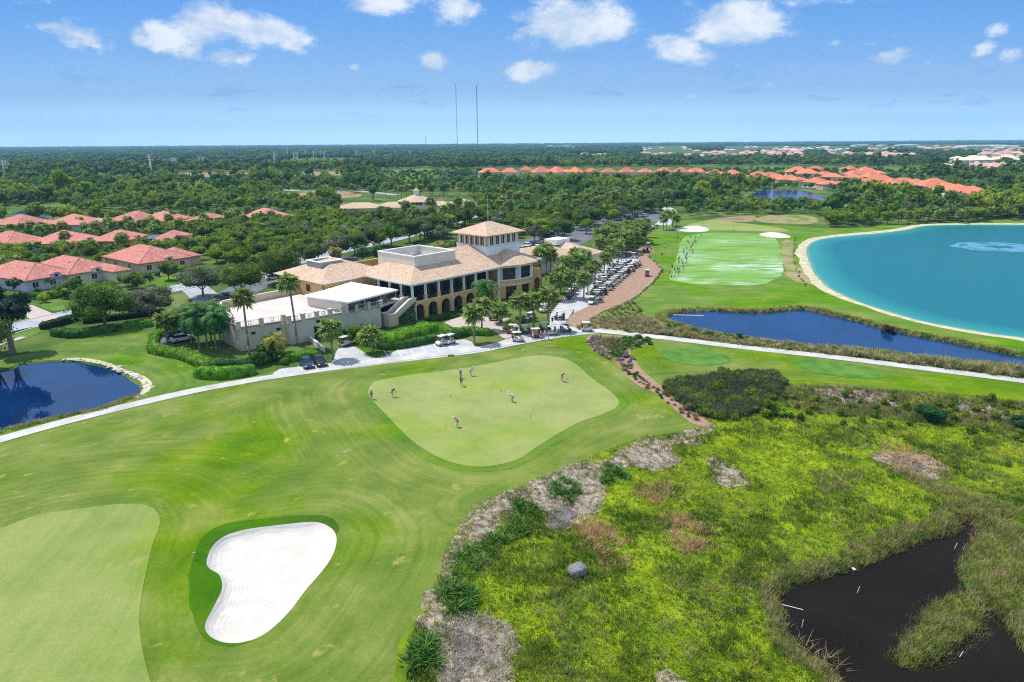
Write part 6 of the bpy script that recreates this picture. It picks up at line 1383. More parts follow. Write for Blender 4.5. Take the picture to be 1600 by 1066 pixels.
carts_line((886,470),(905,446),6,rad(250),'golf cart in the shaded group under the palms at the top of the drive','golf carts under the palms',.4,(0,1,2))
carts_line((1000,372),(1025,356),6,rad(200),'golf cart at the far left end of the driving range','golf carts at the end of the range',.5)
for p,a,k,lb in (((809,534),rad(8),0,'white roofed golf cart at the left end of the plaza group'),((838,528),rad(12),2,'maroon golf cart in the plaza group next to people in pink'),((863,524),rad(15),0,'white roofed golf cart in the middle of the plaza group'),((884,520),rad(10),1,'dark golf cart at the right end of the plaza group'),((822,522),rad(20),1,'dark cart behind the left plaza carts'),((852,518),rad(10),1,'dark cart parked behind the middle of the plaza group'),
    ((690,540),rad(230),0,'left of the two white carts on the striped parking'),((703,538),rad(235),0,'right of the two white carts on the striped parking'),((874,500),rad(190),1,'dark golf cart crossing the pale plaza alone'),((917,518),rad(0),0,'white golf cart driving on the concrete path'),
    ((772,501),rad(190),1,'dark golf cart on the paver court'),((829,502),rad(220),1,'dark golf cart between the shrub bed and the plaza'),((1011,432),rad(260),2,'dark golf cart driving on the mulch path'),((1009,395),rad(30),1,'golf cart at the top of the mulch path'),((924,476),rad(250),0,'nearest golf cart of the rows, facing the plaza'),((1013,388),rad(60),0,'second golf cart at the top of the mulch path'),((800,522),rad(170),2,'cart half hidden behind the palm at the left of the plaza'),((539,541),rad(60),0,'white utility cart on the garage ramp')):
    x,y=G(*p); park(CP[k],x,y,a,lb,None)
for c in CP: 
    for q in list(c.children_recursive)+[c]: bpy.data.objects.remove(q)
def car_proto(mat,van=0.):
    o=empty('parked_car',(0,0,0)); h=1.45+van
    MB().prof([(-2.25,.35),(2.25,.35),(2.28,.62),(2.1,.78),(1.05,.92),(-1.7,.95),(-2.25,.85),(-2.3,.6)],-.88,.88).build('body',mat,o,True) if False else None
    b=MB(); b.prof([(-2.25,.32),(2.22,.32),(2.28,.6),(2.1,.78),(1.1,.94),(-1.75,.98),(-2.22,.9),(-2.3,.6)],-.88,.88); b.build('body',mat,o)
    b=MB(); b.add([(-1.9,-.8,.97),(1.05,-.8,.93),(1.05,.8,.93),(-1.9,.8,.97),(-1.5,-.62,h),(.3,-.62,h),(.3,.62,h),(-1.5,.62,h)],[(0,1,5,4),(1,2,6,5),(2,3,7,6),(3,0,4,7)]); b.build('windows',M['glass'],o)
    MB().add([(-1.55,-.66,h),(.36,-.66,h),(.36,.66,h),(-1.55,.66,h),(-1.45,-.58,h+.06),(.25,-.58,h+.06),(.25,.58,h+.06),(-1.45,.58,h+.06)],[(0,1,5,4),(1,2,6,5),(2,3,7,6),(3,0,4,7),(4,5,6,7)]).build('roof',mat,o)
    for x in (-1.4,1.4):
        for y in (-.82,.82):
            w=MB().tube((x,y-.1,.33),(x,y+.1,.33),.33,None,14).build('wheel',M['tyre'],o); MB().tube((x,y-.11,.33),(x,y+.11,.33),.18,None,8).build('rim',M['metal'],w)
    for y in (-.62,.62): MB().box((2.22,y,.66),(.12,.34,.13)).build('headlight',M['white'],o); MB().box((-2.24,y,.78),(.1,.3,.13)).build('tail_light',M['red'],o)
    return o
M['red']=pmat('red lens',(.3,.01,.01),(.4,.02,.02),scale=2,rough=.3,obj=True)
CARM=[pmat('white car paint',(.7,.7,.7),(.74,.74,.74),scale=1,rough=.25,spec=.5,obj=True),pmat('navy car paint',(.015,.03,.07),(.02,.04,.09),scale=1,rough=.2,spec=.6,obj=True),pmat('silver car paint',(.32,.33,.35),(.38,.39,.41),scale=1,rough=.25,spec=.6,metal=.4,obj=True),pmat('black car paint',(.01,.01,.012),(.02,.02,.022),scale=1,rough=.2,spec=.6,obj=True)]
KP=[car_proto(m) for m in CARM]
for p,a,k,lb in (((480,573),rad(-62),1,'dark blue car, left of the two parked before the terrace hedge'),((500,570),rad(-62),3,'black car, right of the two parked before the terrace hedge'),((31,487),rad(25),3,'black car with pale roof on the driveway behind the dark pine'),((277,527),rad(50),1,'blue car parked under the palms left of the terrace'),((286,533),rad(45),0,'white car parked under the palms left of the terrace'),((298,521),rad(50),1,'second blue car under the palms left of the terrace'),
    ((345,470),rad(20),3,'dark car behind the low tan terrace wall'),((356,466),rad(20),1,'dark blue car behind the low tan terrace wall'),((428,437),rad(30),0,'white car beneath the tall oak left of the tiled wing'),((440,433),rad(30),2,'silver car beneath the tall oak left of the tiled wing'),((452,430),rad(30),0,'second white car beneath the tall oak left of the tiled wing'),((10,300),rad(5),0,'white vehicle in the shade of the far left wood')):
    x,y=G(*p); park(KP[k],x,y,a,lb,None,'parked_car','car')
for i,(p0,p1,n) in enumerate((((806,392),(845,388),5),((850,372),(880,358),7),((876,352),(905,345),6),((905,362),(925,350),5),((960,345),(1010,338),7),((850,362),(866,352),4),((980,334),(1030,332),5),((818,386),(850,378),4))):
    a=G(*p0);b=G(*p1)
    for j in range(n):
        t=(j+.5)/n; park(KP[random.choice((0,0,2,0,3,1))],a[0]+(b[0]-a[0])*t,a[1]+(b[1]-a[1])*t,RZ+random.uniform(-.1,.1)+(1.57 if i%2 else 0),'car parked in the tree shaded lot behind the clubhouse','cars in the shaded lot','parked_car','car')
for c in KP:
    for q in list(c.children_recursive)+[c]: bpy.data.objects.remove(q)
# ------------------------------------------------------------------ people
M['skin']=pmat('skin',(.45,.27,.19),(.52,.32,.23),scale=8,rough=.6,obj=True)
M['hair']=pmat('dark hair',(.05,.035,.025),(.08,.055,.04),scale=8,rough=.7,obj=True)
def cloth(n,c): M[n]=pmat(n+' cloth',c,tuple(x*.85 for x in c),scale=6,rough=.85,obj=True)
for n,c in (('cwhite',(.72,.72,.72)),('cpink',(.62,.10,.33)),('cnavy',(.03,.04,.09)),('cteal',(.05,.36,.42)),('cblue',(.18,.32,.50)),('cred',(.50,.08,.06)),('cgrey',(.32,.32,.33)),('ckhaki',(.42,.36,.27)),('cblack',(.025,.025,.028)),('cmaroon',(.20,.05,.07)),('cpalepink',(.66,.42,.48))): cloth(n,c)
def skin(V,E,R,root,sub=1):
    me=bpy.data.meshes.new('b'); me.from_pydata(V,E,[]); o=bpy.data.objects.new('b',me); COL.objects.link(o)
    sk=o.modifiers.new('s','SKIN'); sk.use_smooth_shade=True
    for i,r in enumerate(R): me.skin_vertices[0].data[i].radius=(r,r) if not isinstance(r,tuple) else r
    me.skin_vertices[0].data[root].use_root=True
    if sub: o.modifiers.new('u','SUBSURF').levels=sub
    dg=bpy.context.evaluated_depsgraph_get(); dg.update(); out=bpy.data.meshes.new_from_object(o.evaluated_get(dg)); bpy.data.objects.remove(o); return out
POSE={ # pelvis chest neck head shoulder elbow hand | hip knee ankle
 'putt':dict(pel=(0,-.16,.93),che=(0,.12,1.24),nec=(0,.28,1.42),hea=(0,.39,1.50),sh=(.19,.20,1.36),el=(.19,.33,1.08),ha=(.035,.42,.80),kn=(.13,.02,.50),an=(.15,-.06,.09),dn=1),
 'stand':dict(pel=(0,0,.95),che=(0,0,1.28),nec=(0,0,1.50),hea=(0,.03,1.65),sh=(.20,0,1.43),el=(.27,-.02,1.14),ha=(.27,.10,.88),kn=(.10,.02,.50),an=(.11,-.02,.09),dn=0),
 'address':dict(pel=(0,-.12,.94),che=(0,.10,1.27),nec=(0,.22,1.46),hea=(0,.31,1.56),sh=(.19,.15,1.40),el=(.16,.32,1.14),ha=(.03,.42,.90),kn=(.16,.02,.50),an=(.22,-.05,.09),dn=1),
 'swing':dict(pel=(0,-.05,.94),che=(.02,0,1.28),nec=(0,.05,1.49),hea=(0,.09,1.63),sh=(.19,.03,1.42),el=(.36,.12,1.50),ha=(.30,.16,1.74),kn=(.16,.03,.50),an=(.24,-.03,.09),dn=2)}
BODY={}
def body_meshes(p):
    if p in BODY: return BODY[p]
    d=POSE[p]; V=[];E=[];R=[]
    def av(c,r,par=None):
        V.append(c);R.append(r)
        if par is not None: E.append((par,len(V)-1))
        return len(V)-1
    pel=av(d['pel'],(.15,.12)); wa=av(tuple((a+b)/2 for a,b in zip(d['pel'],d['che'])),(.14,.10),pel); ch=av(d['che'],(.17,.12),wa); ne=av(d['nec'],.06,ch); he=av(d['hea'],(.085,.10),ne)
    h=d['hea']; top=av((h[0],h[1]-.01,h[2]+.09),(.07,.08),he); av((h[0],h[1]+.115,h[2]-.02),.022,he)
    shirt=[];tr=[]
    for s in (-1,1):
        sx=lambda c:(c[0]*s if d['dn']<2 else (c[0]*s if c in (d['sh'],) else c[0]-(.12 if s<0 else 0)),c[1],c[2])
        if d['dn']==2 and s<0: shp=(-d['sh'][0],d['sh'][1],d['sh'][2]); elp=(.10,.26,1.46); hap=(.26,.18,1.72)
        else: shp,elp,hap=(d['sh'][0]*s,*d['sh'][1:]),(d['el'][0]*s,*d['el'][1:]),(d['ha'][0]*s,*d['ha'][1:])
        if d['dn']==1 and s<0: hap=(hap[0],hap[1],hap[2]+.07)
        a=av(shp,.06,ch); b=av(elp,.043,a); c=av(hap,(.036,.026),b)
        dv=Vector(hap)-Vector(elp); dv.normalize(); sd=dv.orthogonal().normalized(); od=dv.cross(sd)
        palm=av(tuple(Vector(hap)+dv*.07),(.040,.018),c)
        for k,(o1,ln) in enumerate(((-.032,.075),(-.011,.09),(.011,.085),(.032,.065))):
            f1=av(tuple(Vector(hap)+dv*(.07+ln*.5)+sd*o1),.0095,palm); av(tuple(Vector(hap)+dv*(.07+ln*.85)+sd*o1+od*.03),.008,f1)
        th=av(tuple(Vector(hap)+dv*.05+sd*.05+od*.01),.011,c); av(tuple(Vector(hap)+dv*.09+sd*.06+od*.03),.009,th)
        hp=av((.09*s+d['pel'][0],d['pel'][1],d['pel'][2]-.06),.095,pel); kn=av((d['kn'][0]*s,*d['kn'][1:]),.06,hp); an=av((d['an'][0]*s,*d['an'][1:]),.04,kn)
        av((d['an'][0]*s*1.15,d['an'][1]+.17,.04),(.045,.03),an)
        shirt.append((shp,elp)); tr.append(((.09*s+d['pel'][0],d['pel'][1],d['pel'][2]-.06),(d['kn'][0]*s,*d['kn'][1:]),(d['an'][0]*s,*d['an'][1:])))
    bm=skin(V,E,R,0)
    V2=[d['pel'],tuple((a+b)/2 for a,b in zip(d['pel'],d['che'])),d['che'],tuple(a*.45+b*.55 for a,b in zip(d['che'],d['nec']))]; E2=[(0,1),(1,2),(2,3)]; R2=[(.185,.15),(.175,.135),(.205,.15),.09]
    for a,b in shirt: i=len(V2); V2+=[a,tuple(x*.35+y*.65 for x,y in zip(a,b))]; R2+=[.085,.068]; E2+=[(2,i),(i,i+1)]
    sm=skin(V2,E2,R2,1)
    V3=[(d['pel'][0],d['pel'][1],d['pel'][2]+.03)]; E3=[]; R3=[(.185,.15)]
    lng=[];V4=list(V3);E4=[];R4=list(R3)
    for a,b,c in tr:
        i=len(V3); V3+=[a,tuple(x*.2+y*.8 for x,y in zip(a,b))]; R3+=[.115,.098]; E3+=[(0,i),(i,i+1)]
        i=len(V4); V4+=[a,b,tuple(x*.1+y*.9 for x,y in zip(b,c))]; R4+=[.11,.085,.07]; E4+=[(0,i),(i,i+1),(i+1,i+2)]
    BODY[p]=(bm,sm,skin(V3,E3,R3,0),skin(V4,E4,R4,0)); return BODY[p]
_mc={}
def mcopy(me,mat,nm):
    k=(me.name,mat.name)
    if k not in _mc: c=me.copy(); c.name=nm; c.materials.clear(); c.materials.append(mat); _mc[k]=c
    return _mc[k]
_cap={}
def person(px,py,face,pose,shirt,trous,long,cap,label,group=None,club=None,clublabel=None,z=0.):
    x,y=G(px,py,z); bm,sm,sh,lg=body_meshes(pose); o=empty('person',(x,y,h1(x,y)+.06),face-math.pi/2,label,'person',group)
    link('body',mcopy(bm,M['skin'],'body'),o); link('shirt',mcopy(sm,M[shirt],'shirt'),o); link('trousers' if long else 'shorts',mcopy(lg if long else sh,M[trous],'trousers'),o)
    h=POSE[pose]['hea']; d=POSE[pose]
    if cap not in _cap:
        m=MB(); V,T=ICO2; vs=[(p[0]*.112,p[1]*.122,max(p[2],-.05)*.11) for p in V]; m.add(vs,[list(t) for t in T]); m.box((0,.15,.005),(.15,.12,.015)) if cap!='hair' else None; _cap[cap]=m.mesh('cap',M[cap],True)
    link('hair' if cap=='hair' else 'cap',_cap[cap],o,(h[0],h[1]-.005,h[2]+.045))
    s=MB(); 
    for sg in (-1,1): s.box((d['an'][0]*sg*1.08,d['an'][1]+.07,.035),(.10,.29,.08),0,0,.85)
    s.build('shoes',M['cwhite'],o)
    if club:
        if ('club',pose) not in _cap:
            m=MB(); ha=d['ha']
            if d['dn']==1: m.tube((0,ha[1]-.06,ha[2]+.12),(0,ha[1]+.22,.06),.012,.008,6); m.box((.04,ha[1]+.23,.045),(.12,.03,.04))
            elif d['dn']==2: m.tube((.28,.15,1.66),(-.35,-.25,2.25),.012,.008,6); m.box((-.38,-.28,2.26),(.09,.06,.08))
            else: m.tube((ha[0],ha[1],ha[2]),(ha[0]+.05,ha[1]+.3,.05),.012,.008,6); m.box((ha[0]+.06,ha[1]+.31,.04),(.1,.03,.04))
            _cap[('club',pose)]=m.mesh('golf_club',M['metal'])
        c=link('golf_club',_cap[('club',pose)],None,tuple(o.location),face-math.pi/2); tag(c,clublabel or 'golf club held by a player on the driving range','golf club',group and 'clubs on the driving range')
    return o
for px,py,f,po,s,t,lo,cp,lb in ((581,626,rad(-20),'stand','cgrey','cblack',0,'cwhite','golfer in grey at the left rim of the putting green'),(614,622,rad(10),'putt','cblack','ckhaki',0,'cwhite','golfer in black bending near the left rim of the putting green'),
  (720,592,rad(-40),'stand','cblue','cgrey',1,'cwhite','golfer in pale blue at the top edge of the putting green'),(736,588,rad(20),'putt','cteal','ckhaki',0,'cwhite','golfer in teal at the top edge of the putting green'),(721,604,rad(-90),'putt','cnavy','cnavy',0,'cblack','golfer in navy putting in front of the pale blue one'),
  (800,629,rad(160),'putt','cwhite','cgrey',1,'cwhite','golfer in white in the middle of the putting green'),(878,597,rad(-50),'putt','cred','cwhite',0,'cred','golfer in red at the right of the putting green'),(714,669,rad(180),'putt','cpink','ckhaki',0,'cwhite','golfer in a pink shirt nearest the camera on the putting green')):
    person(px,py,f,po,s,t,lo,cp,lb,None,True,'putter held by the '+lb.split(' on the')[0].split(' at the')[0])
cols=('cwhite','cblue','cblack','cnavy','cgrey','cteal','cmaroon')
a=(1053,436);b=(1092,371)
for i in range(23):
    t=min(1,max(0,(i+random.uniform(-.6,.6))/22.)); px=a[0]+(b[0]-a[0])*t+random.uniform(-3,6); py=a[1]+(b[1]-a[1])*t
    person(px,py,rad(8)+random.uniform(-.3,.3) if i%3 else rad(100),('address','swing','stand')[i%3],cols[i%7],('ckhaki','cblack','cgrey')[i%3],i%2,'cwhite','golfer practising in the line along the left of the driving range','golfers on the driving range',i%3<2)
for px,py,s,lb in ((1039,391,'cwhite','golfer in white walking left of the range line'),(1045,388,'cgrey','golfer in grey walking left of the range line'),(1059,375,'cwhite','golfer in white behind the range line'),(1063,379,'cblack','golfer in black behind the range line'),(1034,444 if False else 402,'cblack','golfer in black alone on the turf near the mulch kerb'),(998,405,'cmaroon','person in maroon walking on the mulch path'),(863,507,'cblack','person in black standing on the pale plaza')):
    person(px,py,rad(random.uniform(-90,90)),'stand',s,'cblack',0,'cwhite',lb)
for px,py,s,lb in ((833,531,'cpalepink','person in pale pink beside the maroon cart'),(845,532,'cpink','person in bright pink in the plaza group'),(851,531,'cpalepink','second person in pale pink in the plaza group'),(857,532,'cpalepink','third person in pale pink near the middle cart'),(873,525,'cteal','person in teal by the plaza carts'),(878,523,'cblue','person in pale blue by the plaza carts'),(894,455,'cwhite','person in white under the palms at the head of the drive'),(898,452,'cmaroon','person in maroon under the palms at the head of the drive')):
    person(px,py,rad(random.uniform(-180,0)),'stand',s,'cwhite' if 'pink' in s else 'cblack',0,'cwhite',lb)
# golf bags on stands along the range line
gb=MB(); gb.tube((0,0,0),(.25,0,.85),.13,.15,8); gb.tube((.1,.0,.5),(.3,.25,0),.015,None,4); gb.tube((.1,0,.5),(.3,-.25,0),.015,None,4); [gb.tube((.24+k*.03,(k-1)*.05,.8),(.32+k*.03,(k-1)*.05,1.1),.02,None,4) for k in range(3)]
gbm=gb.mesh('golf_bag',M['bag'])
for i in range(13):
    t=(i+random.uniform(.1,.9))/13; x,y=G(1050+(1086-1050)*t+random.uniform(-3,4),437+(370-437)*t); tag(link('golf_bag',gbm,None,(x-1.2,y,.09),random.uniform(0,6)),'golf bag on a stand behind the range line','golf bag','golf bags on the range')
# ------------------------------------------------------------------ small things
def rock(name,x,y,z,s,mat,seed,label,cat,group=None,par=None,sq=False):
    rg=np.random.default_rng(seed); V,T=ICO2; v=V.copy()
    if sq: v=np.sign(v)*np.abs(v)**.45; v/=np.abs(v).max()
    v=v*(1+.16*(rg.random((len(v),1))-.5)); me=big_mesh(name,v*np.array(s),T,mat,False); return tag(link(name,me,None,(x,y,z),rg.uniform(0,6)),label,cat,group)
x,y=G(902,898,-.6); r=rock('boulder',x,y,h1(x,y)+.35,(.72,.62,.52),M['boulder'],5,'square grey boulder lying alone in the marsh grass','boulder',None,None,True) if False else None
M['boulder']=pmat('grey rock',(.14,.125,.13),(.30,.28,.29),scale=3.,detail=6,rough=.95,bump=.9,bscale=6,obj=True)
r=rock('boulder',x,y,h1(x,y)+.40,(.80,.66,.62),M['boulder'],5,'square grey boulder lying alone in the marsh grass','boulder',None,None,True); r.rotation_euler=(.08,.05,.5)
c=spline(PX([(100,562),(130,562),(165,569),(185,577),(200,583),(218,590),(228,600),(232,606),(225,615),(214,622)]),6,False)
for i in range(58):
    q=c[int(i/58*(len(c)-1))]; s=random.uniform(.2,.6)*(1.3 if 18<i<34 else .8); rock('shore_stone',q[0]+random.uniform(-.6,.6),q[1]+random.uniform(-.5,.5),.03,(s,s*.8,s*.45),M['rock'],i,'pale stone on the bank of the left pond','stone','stones on the left pond bank')
sheet('pond_bank',offset(spline(PX([(100,562),(130,560),(165,566),(200,580),(225,588),(238,600),(232,612),(214,622),(224,608),(216,594),(180,576),(140,566)]),3),0.),.062,M['beach'])
for p,l,a,t_,lb in (((1222,945),1.7,rad(-25),rad(90),'long white pipe leaning out of the left end of the marsh pool'),((1340,926),.6,0,rad(10),'short white marker stake in the middle of the marsh pool'),((1492,857),.6,0,rad(12),'short white marker stake in the upper arm of the marsh pool'),((1253,980),.7,0,rad(4),'white marker stake at the left side of the marsh pool'),((1500,1026),.5,0,rad(20),'tiny white stake beside the reed islet'),((1053,493),6.5,rad(-8),rad(90),'white pipe lying on the blue pond at its left end')):
    x,y=G(*p,zp-.35 if p[1]>700 else -.1); m=MB(); m.tube((0,0,-.2),(0,0,l),(.03 if p[1]>700 else .09),None,8); o=m.build('marker_pole',M['white'],None,False,(x,y,(zp-.33) if p[1]>700 else .0)); o.rotation_euler=(0,t_,a); tag(o,lb,'pole')
x,y=G(1334,889,zp-.3); rock('pale_debris',x,y,zp-.3,(.22,.14,.08),M['white'],77,'small white scrap on the upper bank of the marsh pool','debris')
m=MB(); x,y=G(305,876); m.tube((0,0,-.1),(0,0,.8),.03,None,6).box((0,0,.82),(.35,.05,.04)); o=m.build('bunker_rake_post',M['metal'],None,False,(x,y,h1(x,y))); tag(o,'small thin post with crosspiece at the left rim of the bunker','post')
for px,py in ((704,621),(783,613),(829,653),(697,669),(887,595)):
    x,y=G(px,py); m=MB(); m.tube((0,0,0),(0,0,.45),.02,None,6); m.tube((0,0,0),(0,0,.04),.06,None,8); tag(m.build('hole_marker',M['black'],None,False,(x,y,h1(x,y)+.085)),'short practice hole marker on the putting green','hole marker','hole markers on the putting green')
x,y=G(705,556.5); tag(MB().bb(-.6,.6,-.45,.45,0,.02).build('drain_grate',M['iron'],None,False,(x,y,.07),rad(5)),'dark drain grate on the drive below the two white carts','drain grate')
for px,py in ((1058,378),(1097,357),(1145,361),(1086,378),(1109,348)):
    x,y=G(px,py); m=MB(); m.tube((0,0,0),(0,0,2.2),.03,None,5); m.add([(0,0,2.2),(.6,0,2.05),(0,0,1.8),(0,.02,2.2),(.6,.02,2.05),(0,.02,1.8)],[(0,1,2),(5,4,3)]); tag(m.build('range_flag',M['cblack'],None,False,(x,y,.05)),'small flag standing on the driving range','flag','flags on the driving range')
# table and chairs on the terrace
for i,(px,py) in enumerate(((487,474),(497,473))):
    x,y=G(px,py,4.6); o=empty('cafe_table',(x,y,4.6),.4,('left' if i==0 else 'right')+' small dark table with chairs at the back of the terrace','table'); MB().tube((0,0,.70),(0,0,.74),.5,None,14).build('tabletop',M['iron'],o); MB().tube((0,0,0),(0,0,.7),.05,None,6).tube((0,0,0),(0,0,.04),.3,None,10).build('pedestal',M['iron'],o)
    for k in range(3):
        a_=k*2.1+.4; cx,cy=x+.85*math.cos(a_),y+.85*math.sin(a_); q=empty('cafe_chair',(cx,cy,4.6),a_+math.pi/2,'dark chair drawn up to a small terrace table','chair','terrace chairs')
        MB().bb(-.22,.22,-.22,.22,.42,.46).build('seat',M['iron'],q); MB().bb(-.22,.22,-.24,-.2,.46,.9).build('backrest',M['iron'],q)
        for sx in (-.2,.2):
            for sy in (-.2,.2): MB().tube((sx,sy,0),(sx,sy,.42),.02,None,4).build('leg',M['iron'],q)
# low ramp walls by the garage mouth
o=empty('ramp_wall',(*G(483,551),0),RZ,'low white topped wall curving beside the garage ramp','wall')
a=G(484,534);b=G(506,551); o.location=(a[0],a[1],0); o.rotation_euler=(0,0,math.atan2(b[1]-a[1],b[0]-a[0])); LL=math.dist(a,b); MB().bb(0,LL,0,.3,-.1,.9).build('wall',M['cream'],o); MB().bb(-.05,LL+.05,-.06,.36,.903,1.03).build('coping',M['white'],o)
# ------------------------------------------------------------------ poles and masts
def pylon(px,py,top,label):
    x,y=G(px,py); h=max(18.,H-(top-221.6+ (px-800)*.0069)*y/F*1.02); o=empty('power_pole',(x,y,0),rad(20),label,'power pole','transmission poles in the left forest' if not label.startswith('*') else None)
    MB().tube((0,0,-.3),(0,0,h),1.3,.8,6).build('pole',M['white'],o)
    for k in (0.97,.86,.75): MB().tube((-4,0,h*k+.4),(4,0,h*k+.4),.3,None,4).build('crossarm',M['white'],o)
for i,(px,py,top) in enumerate(((8,276,249),(13,275,250),(237,273,240),(271,266,246),(276,265,246),(313,264,242),(319,263,243),(430,263,236),(450,248,229),(460,252,237),(465,250,236),(478,246,233),(490,247,235),(502,246,237),(507,247,237),(557,248,235),(584,247,232),(618,247,234),(641,246,235))):
    pylon(px,py,top,'pale steel transmission pole rising above the forest, %s from the left'%(ordn[i] if i<16 else ('seventeenth','eighteenth','nineteenth')[i-16]))
def mast(px,top,D,label,w=4.2,r=.35):
    x=(px-800)/F*D+ (D*.0069*0); hh=H+(221.6+(800-px)*.0069-top)/F*D*1.04; o=empty('radio_mast',(x,D,0),0,label,'radio mast'); m=MB(); n=int(hh/7)
    pts=[(w/2*math.cos(a),w/2*math.sin(a)) for a in (.5,2.6,4.7)]
    for p in pts: m.tube((p[0],p[1],0),(p[0],p[1],hh),r,None,4)
    m.build('mast_legs',M['mast'],o); m=MB()
    for k in range(n):
        z=hh*k/n;z2=hh*(k+1)/n
        for i in range(3): a,b=pts[i],pts[(i+1)%3]; m.tube((a[0],a[1],z),(b[0],b[1],z2),r*.7,None,3,cap=False); m.tube((a[0],a[1],z2),(b[0],b[1],z2),r*.7,None,3,cap=False)
    m.build('lattice',M['mast'],o)
M['mast']=pmat('mast steel',(.10,.11,.14),(.16,.16,.19),scale=.1,rough=.7,obj=True)
mast(720,143,3600,'taller left radio mast on the horizon above the clubhouse tower',3.6,.3); mast(750.5,145,3600,'right radio mast on the horizon, thicker than the left one',4.6,.5); mast(673,214,5200,'tiny third mast on the horizon left of the tall pair',5.,.5)
# fountain ring on the lake
M['foam']=pmat('rippled water',(.03,.20,.30),(.16,.36,.46),scale=.5,rough=.3,spec=.5,lo=.4,hi=.7)
cx,cy=G(1562,385); r0=7.5
for k,(ra,rb) in enumerate(((3.,8.),(8.6,10.8))):
    ang=[i/60*6.283 for i in range(60)]; m=MB(); m.add([((ra+(.5*math.sin(a*5+k)))*math.cos(a)*1.5,(ra+.5*math.sin(a*5+k))*math.sin(a)*1.1,0) for a in ang]+[((rb+.6*math.sin(a*7))*math.cos(a)*1.5,(rb+.6*math.sin(a*7))*math.sin(a)*1.1,0) for a in ang],[(i,i+60,(i+1)%60+60,(i+1)%60) for i in range(60)])
    tag(m.build('ripple_ring',M['foam'],None,True,(cx,cy,-.20+.01*k)),kind='structure')
ROADS=[np.array(spline(PX(q),6,False)) for q in ([(-100,548),(0,520),(60,503),(130,487),(230,461),(330,439),(450,413),(540,391),(620,373),(700,351),(740,338)],[(1140,318),(1200,320),(1250,321),(1300,322),(1360,320),(1500,318)],[(430,296),(480,299),(560,299),(620,305)])]
CLEAR=[np.array(PX(q)) for q in ([(575,280),(600,266),(660,262),(700,266),(780,267),(790,292),(640,298),(580,292)],[(1150,266),(1200,258),(1250,259),(1300,265),(1300,274),(1150,274)],[(1330,262),(1440,260),(1460,266),(1460,272),(1335,272)],[(95,282),(190,278),(205,290),(95,294)],[(435,302),(540,298),(570,309),(560,318),(440,318)],[(-30,329),(60,319),(98,315),(99,345),(0,350)],[(1150,302),(1290,294),(1320,316),(1290,332),(1150,332)],[(1060,342),(1100,336),(1275,336),(1280,352),(1060,352)],
 [(745,262),(1110,261),(1110,290),(745,290)],[(1080,260),(1350,259),(1420,275),(1570,296),(1575,318),(1480,318),(1400,316),(1250,297),(1080,288)],[(530,318),(560,300),(720,300),(760,315),(760,344),(650,352),(530,346)])]
CLEAR+=[np.array(PX(q)) for q in ([(-20,278),(95,279),(200,278),(200,288),(90,290),(-20,288)],[(210,271),(330,269),(440,269),(540,267),(540,277),(430,280),(330,281),(215,281)])]
CLEAR+=[np.array(PX([(a,b-.5),(c,b-.5),(c,d+3.5),(a,d+3.5)])) for a,b,c,d in ((1078,236,1178,246),(1185,232,1258,246),(1292,239,1432,246),(1352,231,1402,234),(1460,258,1600,267),(1500,246,1600,253),(1532,237,1600,245),(1002,238,1080,245),(906,241,950,245),(1130,229,1330,236),(1430,227,1600,236),(1000,229,1080,236),(1330,228.2,1440,230),(845,228.2,905,229.5))]
plant()
marsh_plants()
HAZE=9.e-5; EXPO=.32; SKYB=1.7
# ------------------------------------------------------------------ camera, sun, sky, air
cam=bpy.data.cameras.new('camera'); co=bpy.data.objects.new('camera',cam); COL.objects.link(co)
cam.sensor_width=36; cam.lens=36*F/1600.; cam.clip_end=60000; cam.clip_start=.5
co.location=(0,0,H); fwd=Vector((0,math.cos(PIT),-math.sin(PIT))); up=Vector((0,math.sin(PIT),math.cos(PIT))); right=Vector((1,0,0))
Mx=Matrix((right,up,-fwd)).transposed(); Mx=Mx@Matrix.Rotation(-ROL,3,'Z'); co.rotation_euler=Mx.to_euler(); scene.camera=co
SUN_EL=rad(61); sdir=Vector((-.86,.50,0)).normalized()   # horizontal direction towards the sun
sd=Vector((sdir.x*math.cos(SUN_EL),sdir.y*math.cos(SUN_EL),math.sin(SUN_EL)))
sun=bpy.data.lights.new('sun','SUN'); sun.energy=4.3; sun.angle=rad(.53); sun.color=(1.,.965,.90); so=bpy.data.objects.new('sun',sun); COL.objects.link(so); so.rotation_euler=sd.to_track_quat('Z','Y').to_euler(); so.location=(-50,80,120)
w=bpy.data.worlds.new('World'); scene.world=w; w.use_nodes=True; nt=w.node_tree; bg=nt.nodes['Background']
sky=nt.nodes.new('ShaderNodeTexSky'); sky.sky_type='NISHITA'; sky.sun_disc=False; sky.sun_elevation=SUN_EL; sky.sun_rotation=math.atan2(sdir.x,sdir.y); sky.altitude=40; sky.air_density=1.; sky.dust_density=.4; sky.ozone_density=3.5
tc=nt.nodes.new('ShaderNodeTexCoord'); d=tc.outputs['Generated']; sp=nt.nodes.new('ShaderNodeSeparateXYZ'); nt.links.new(d,sp.inputs[0])
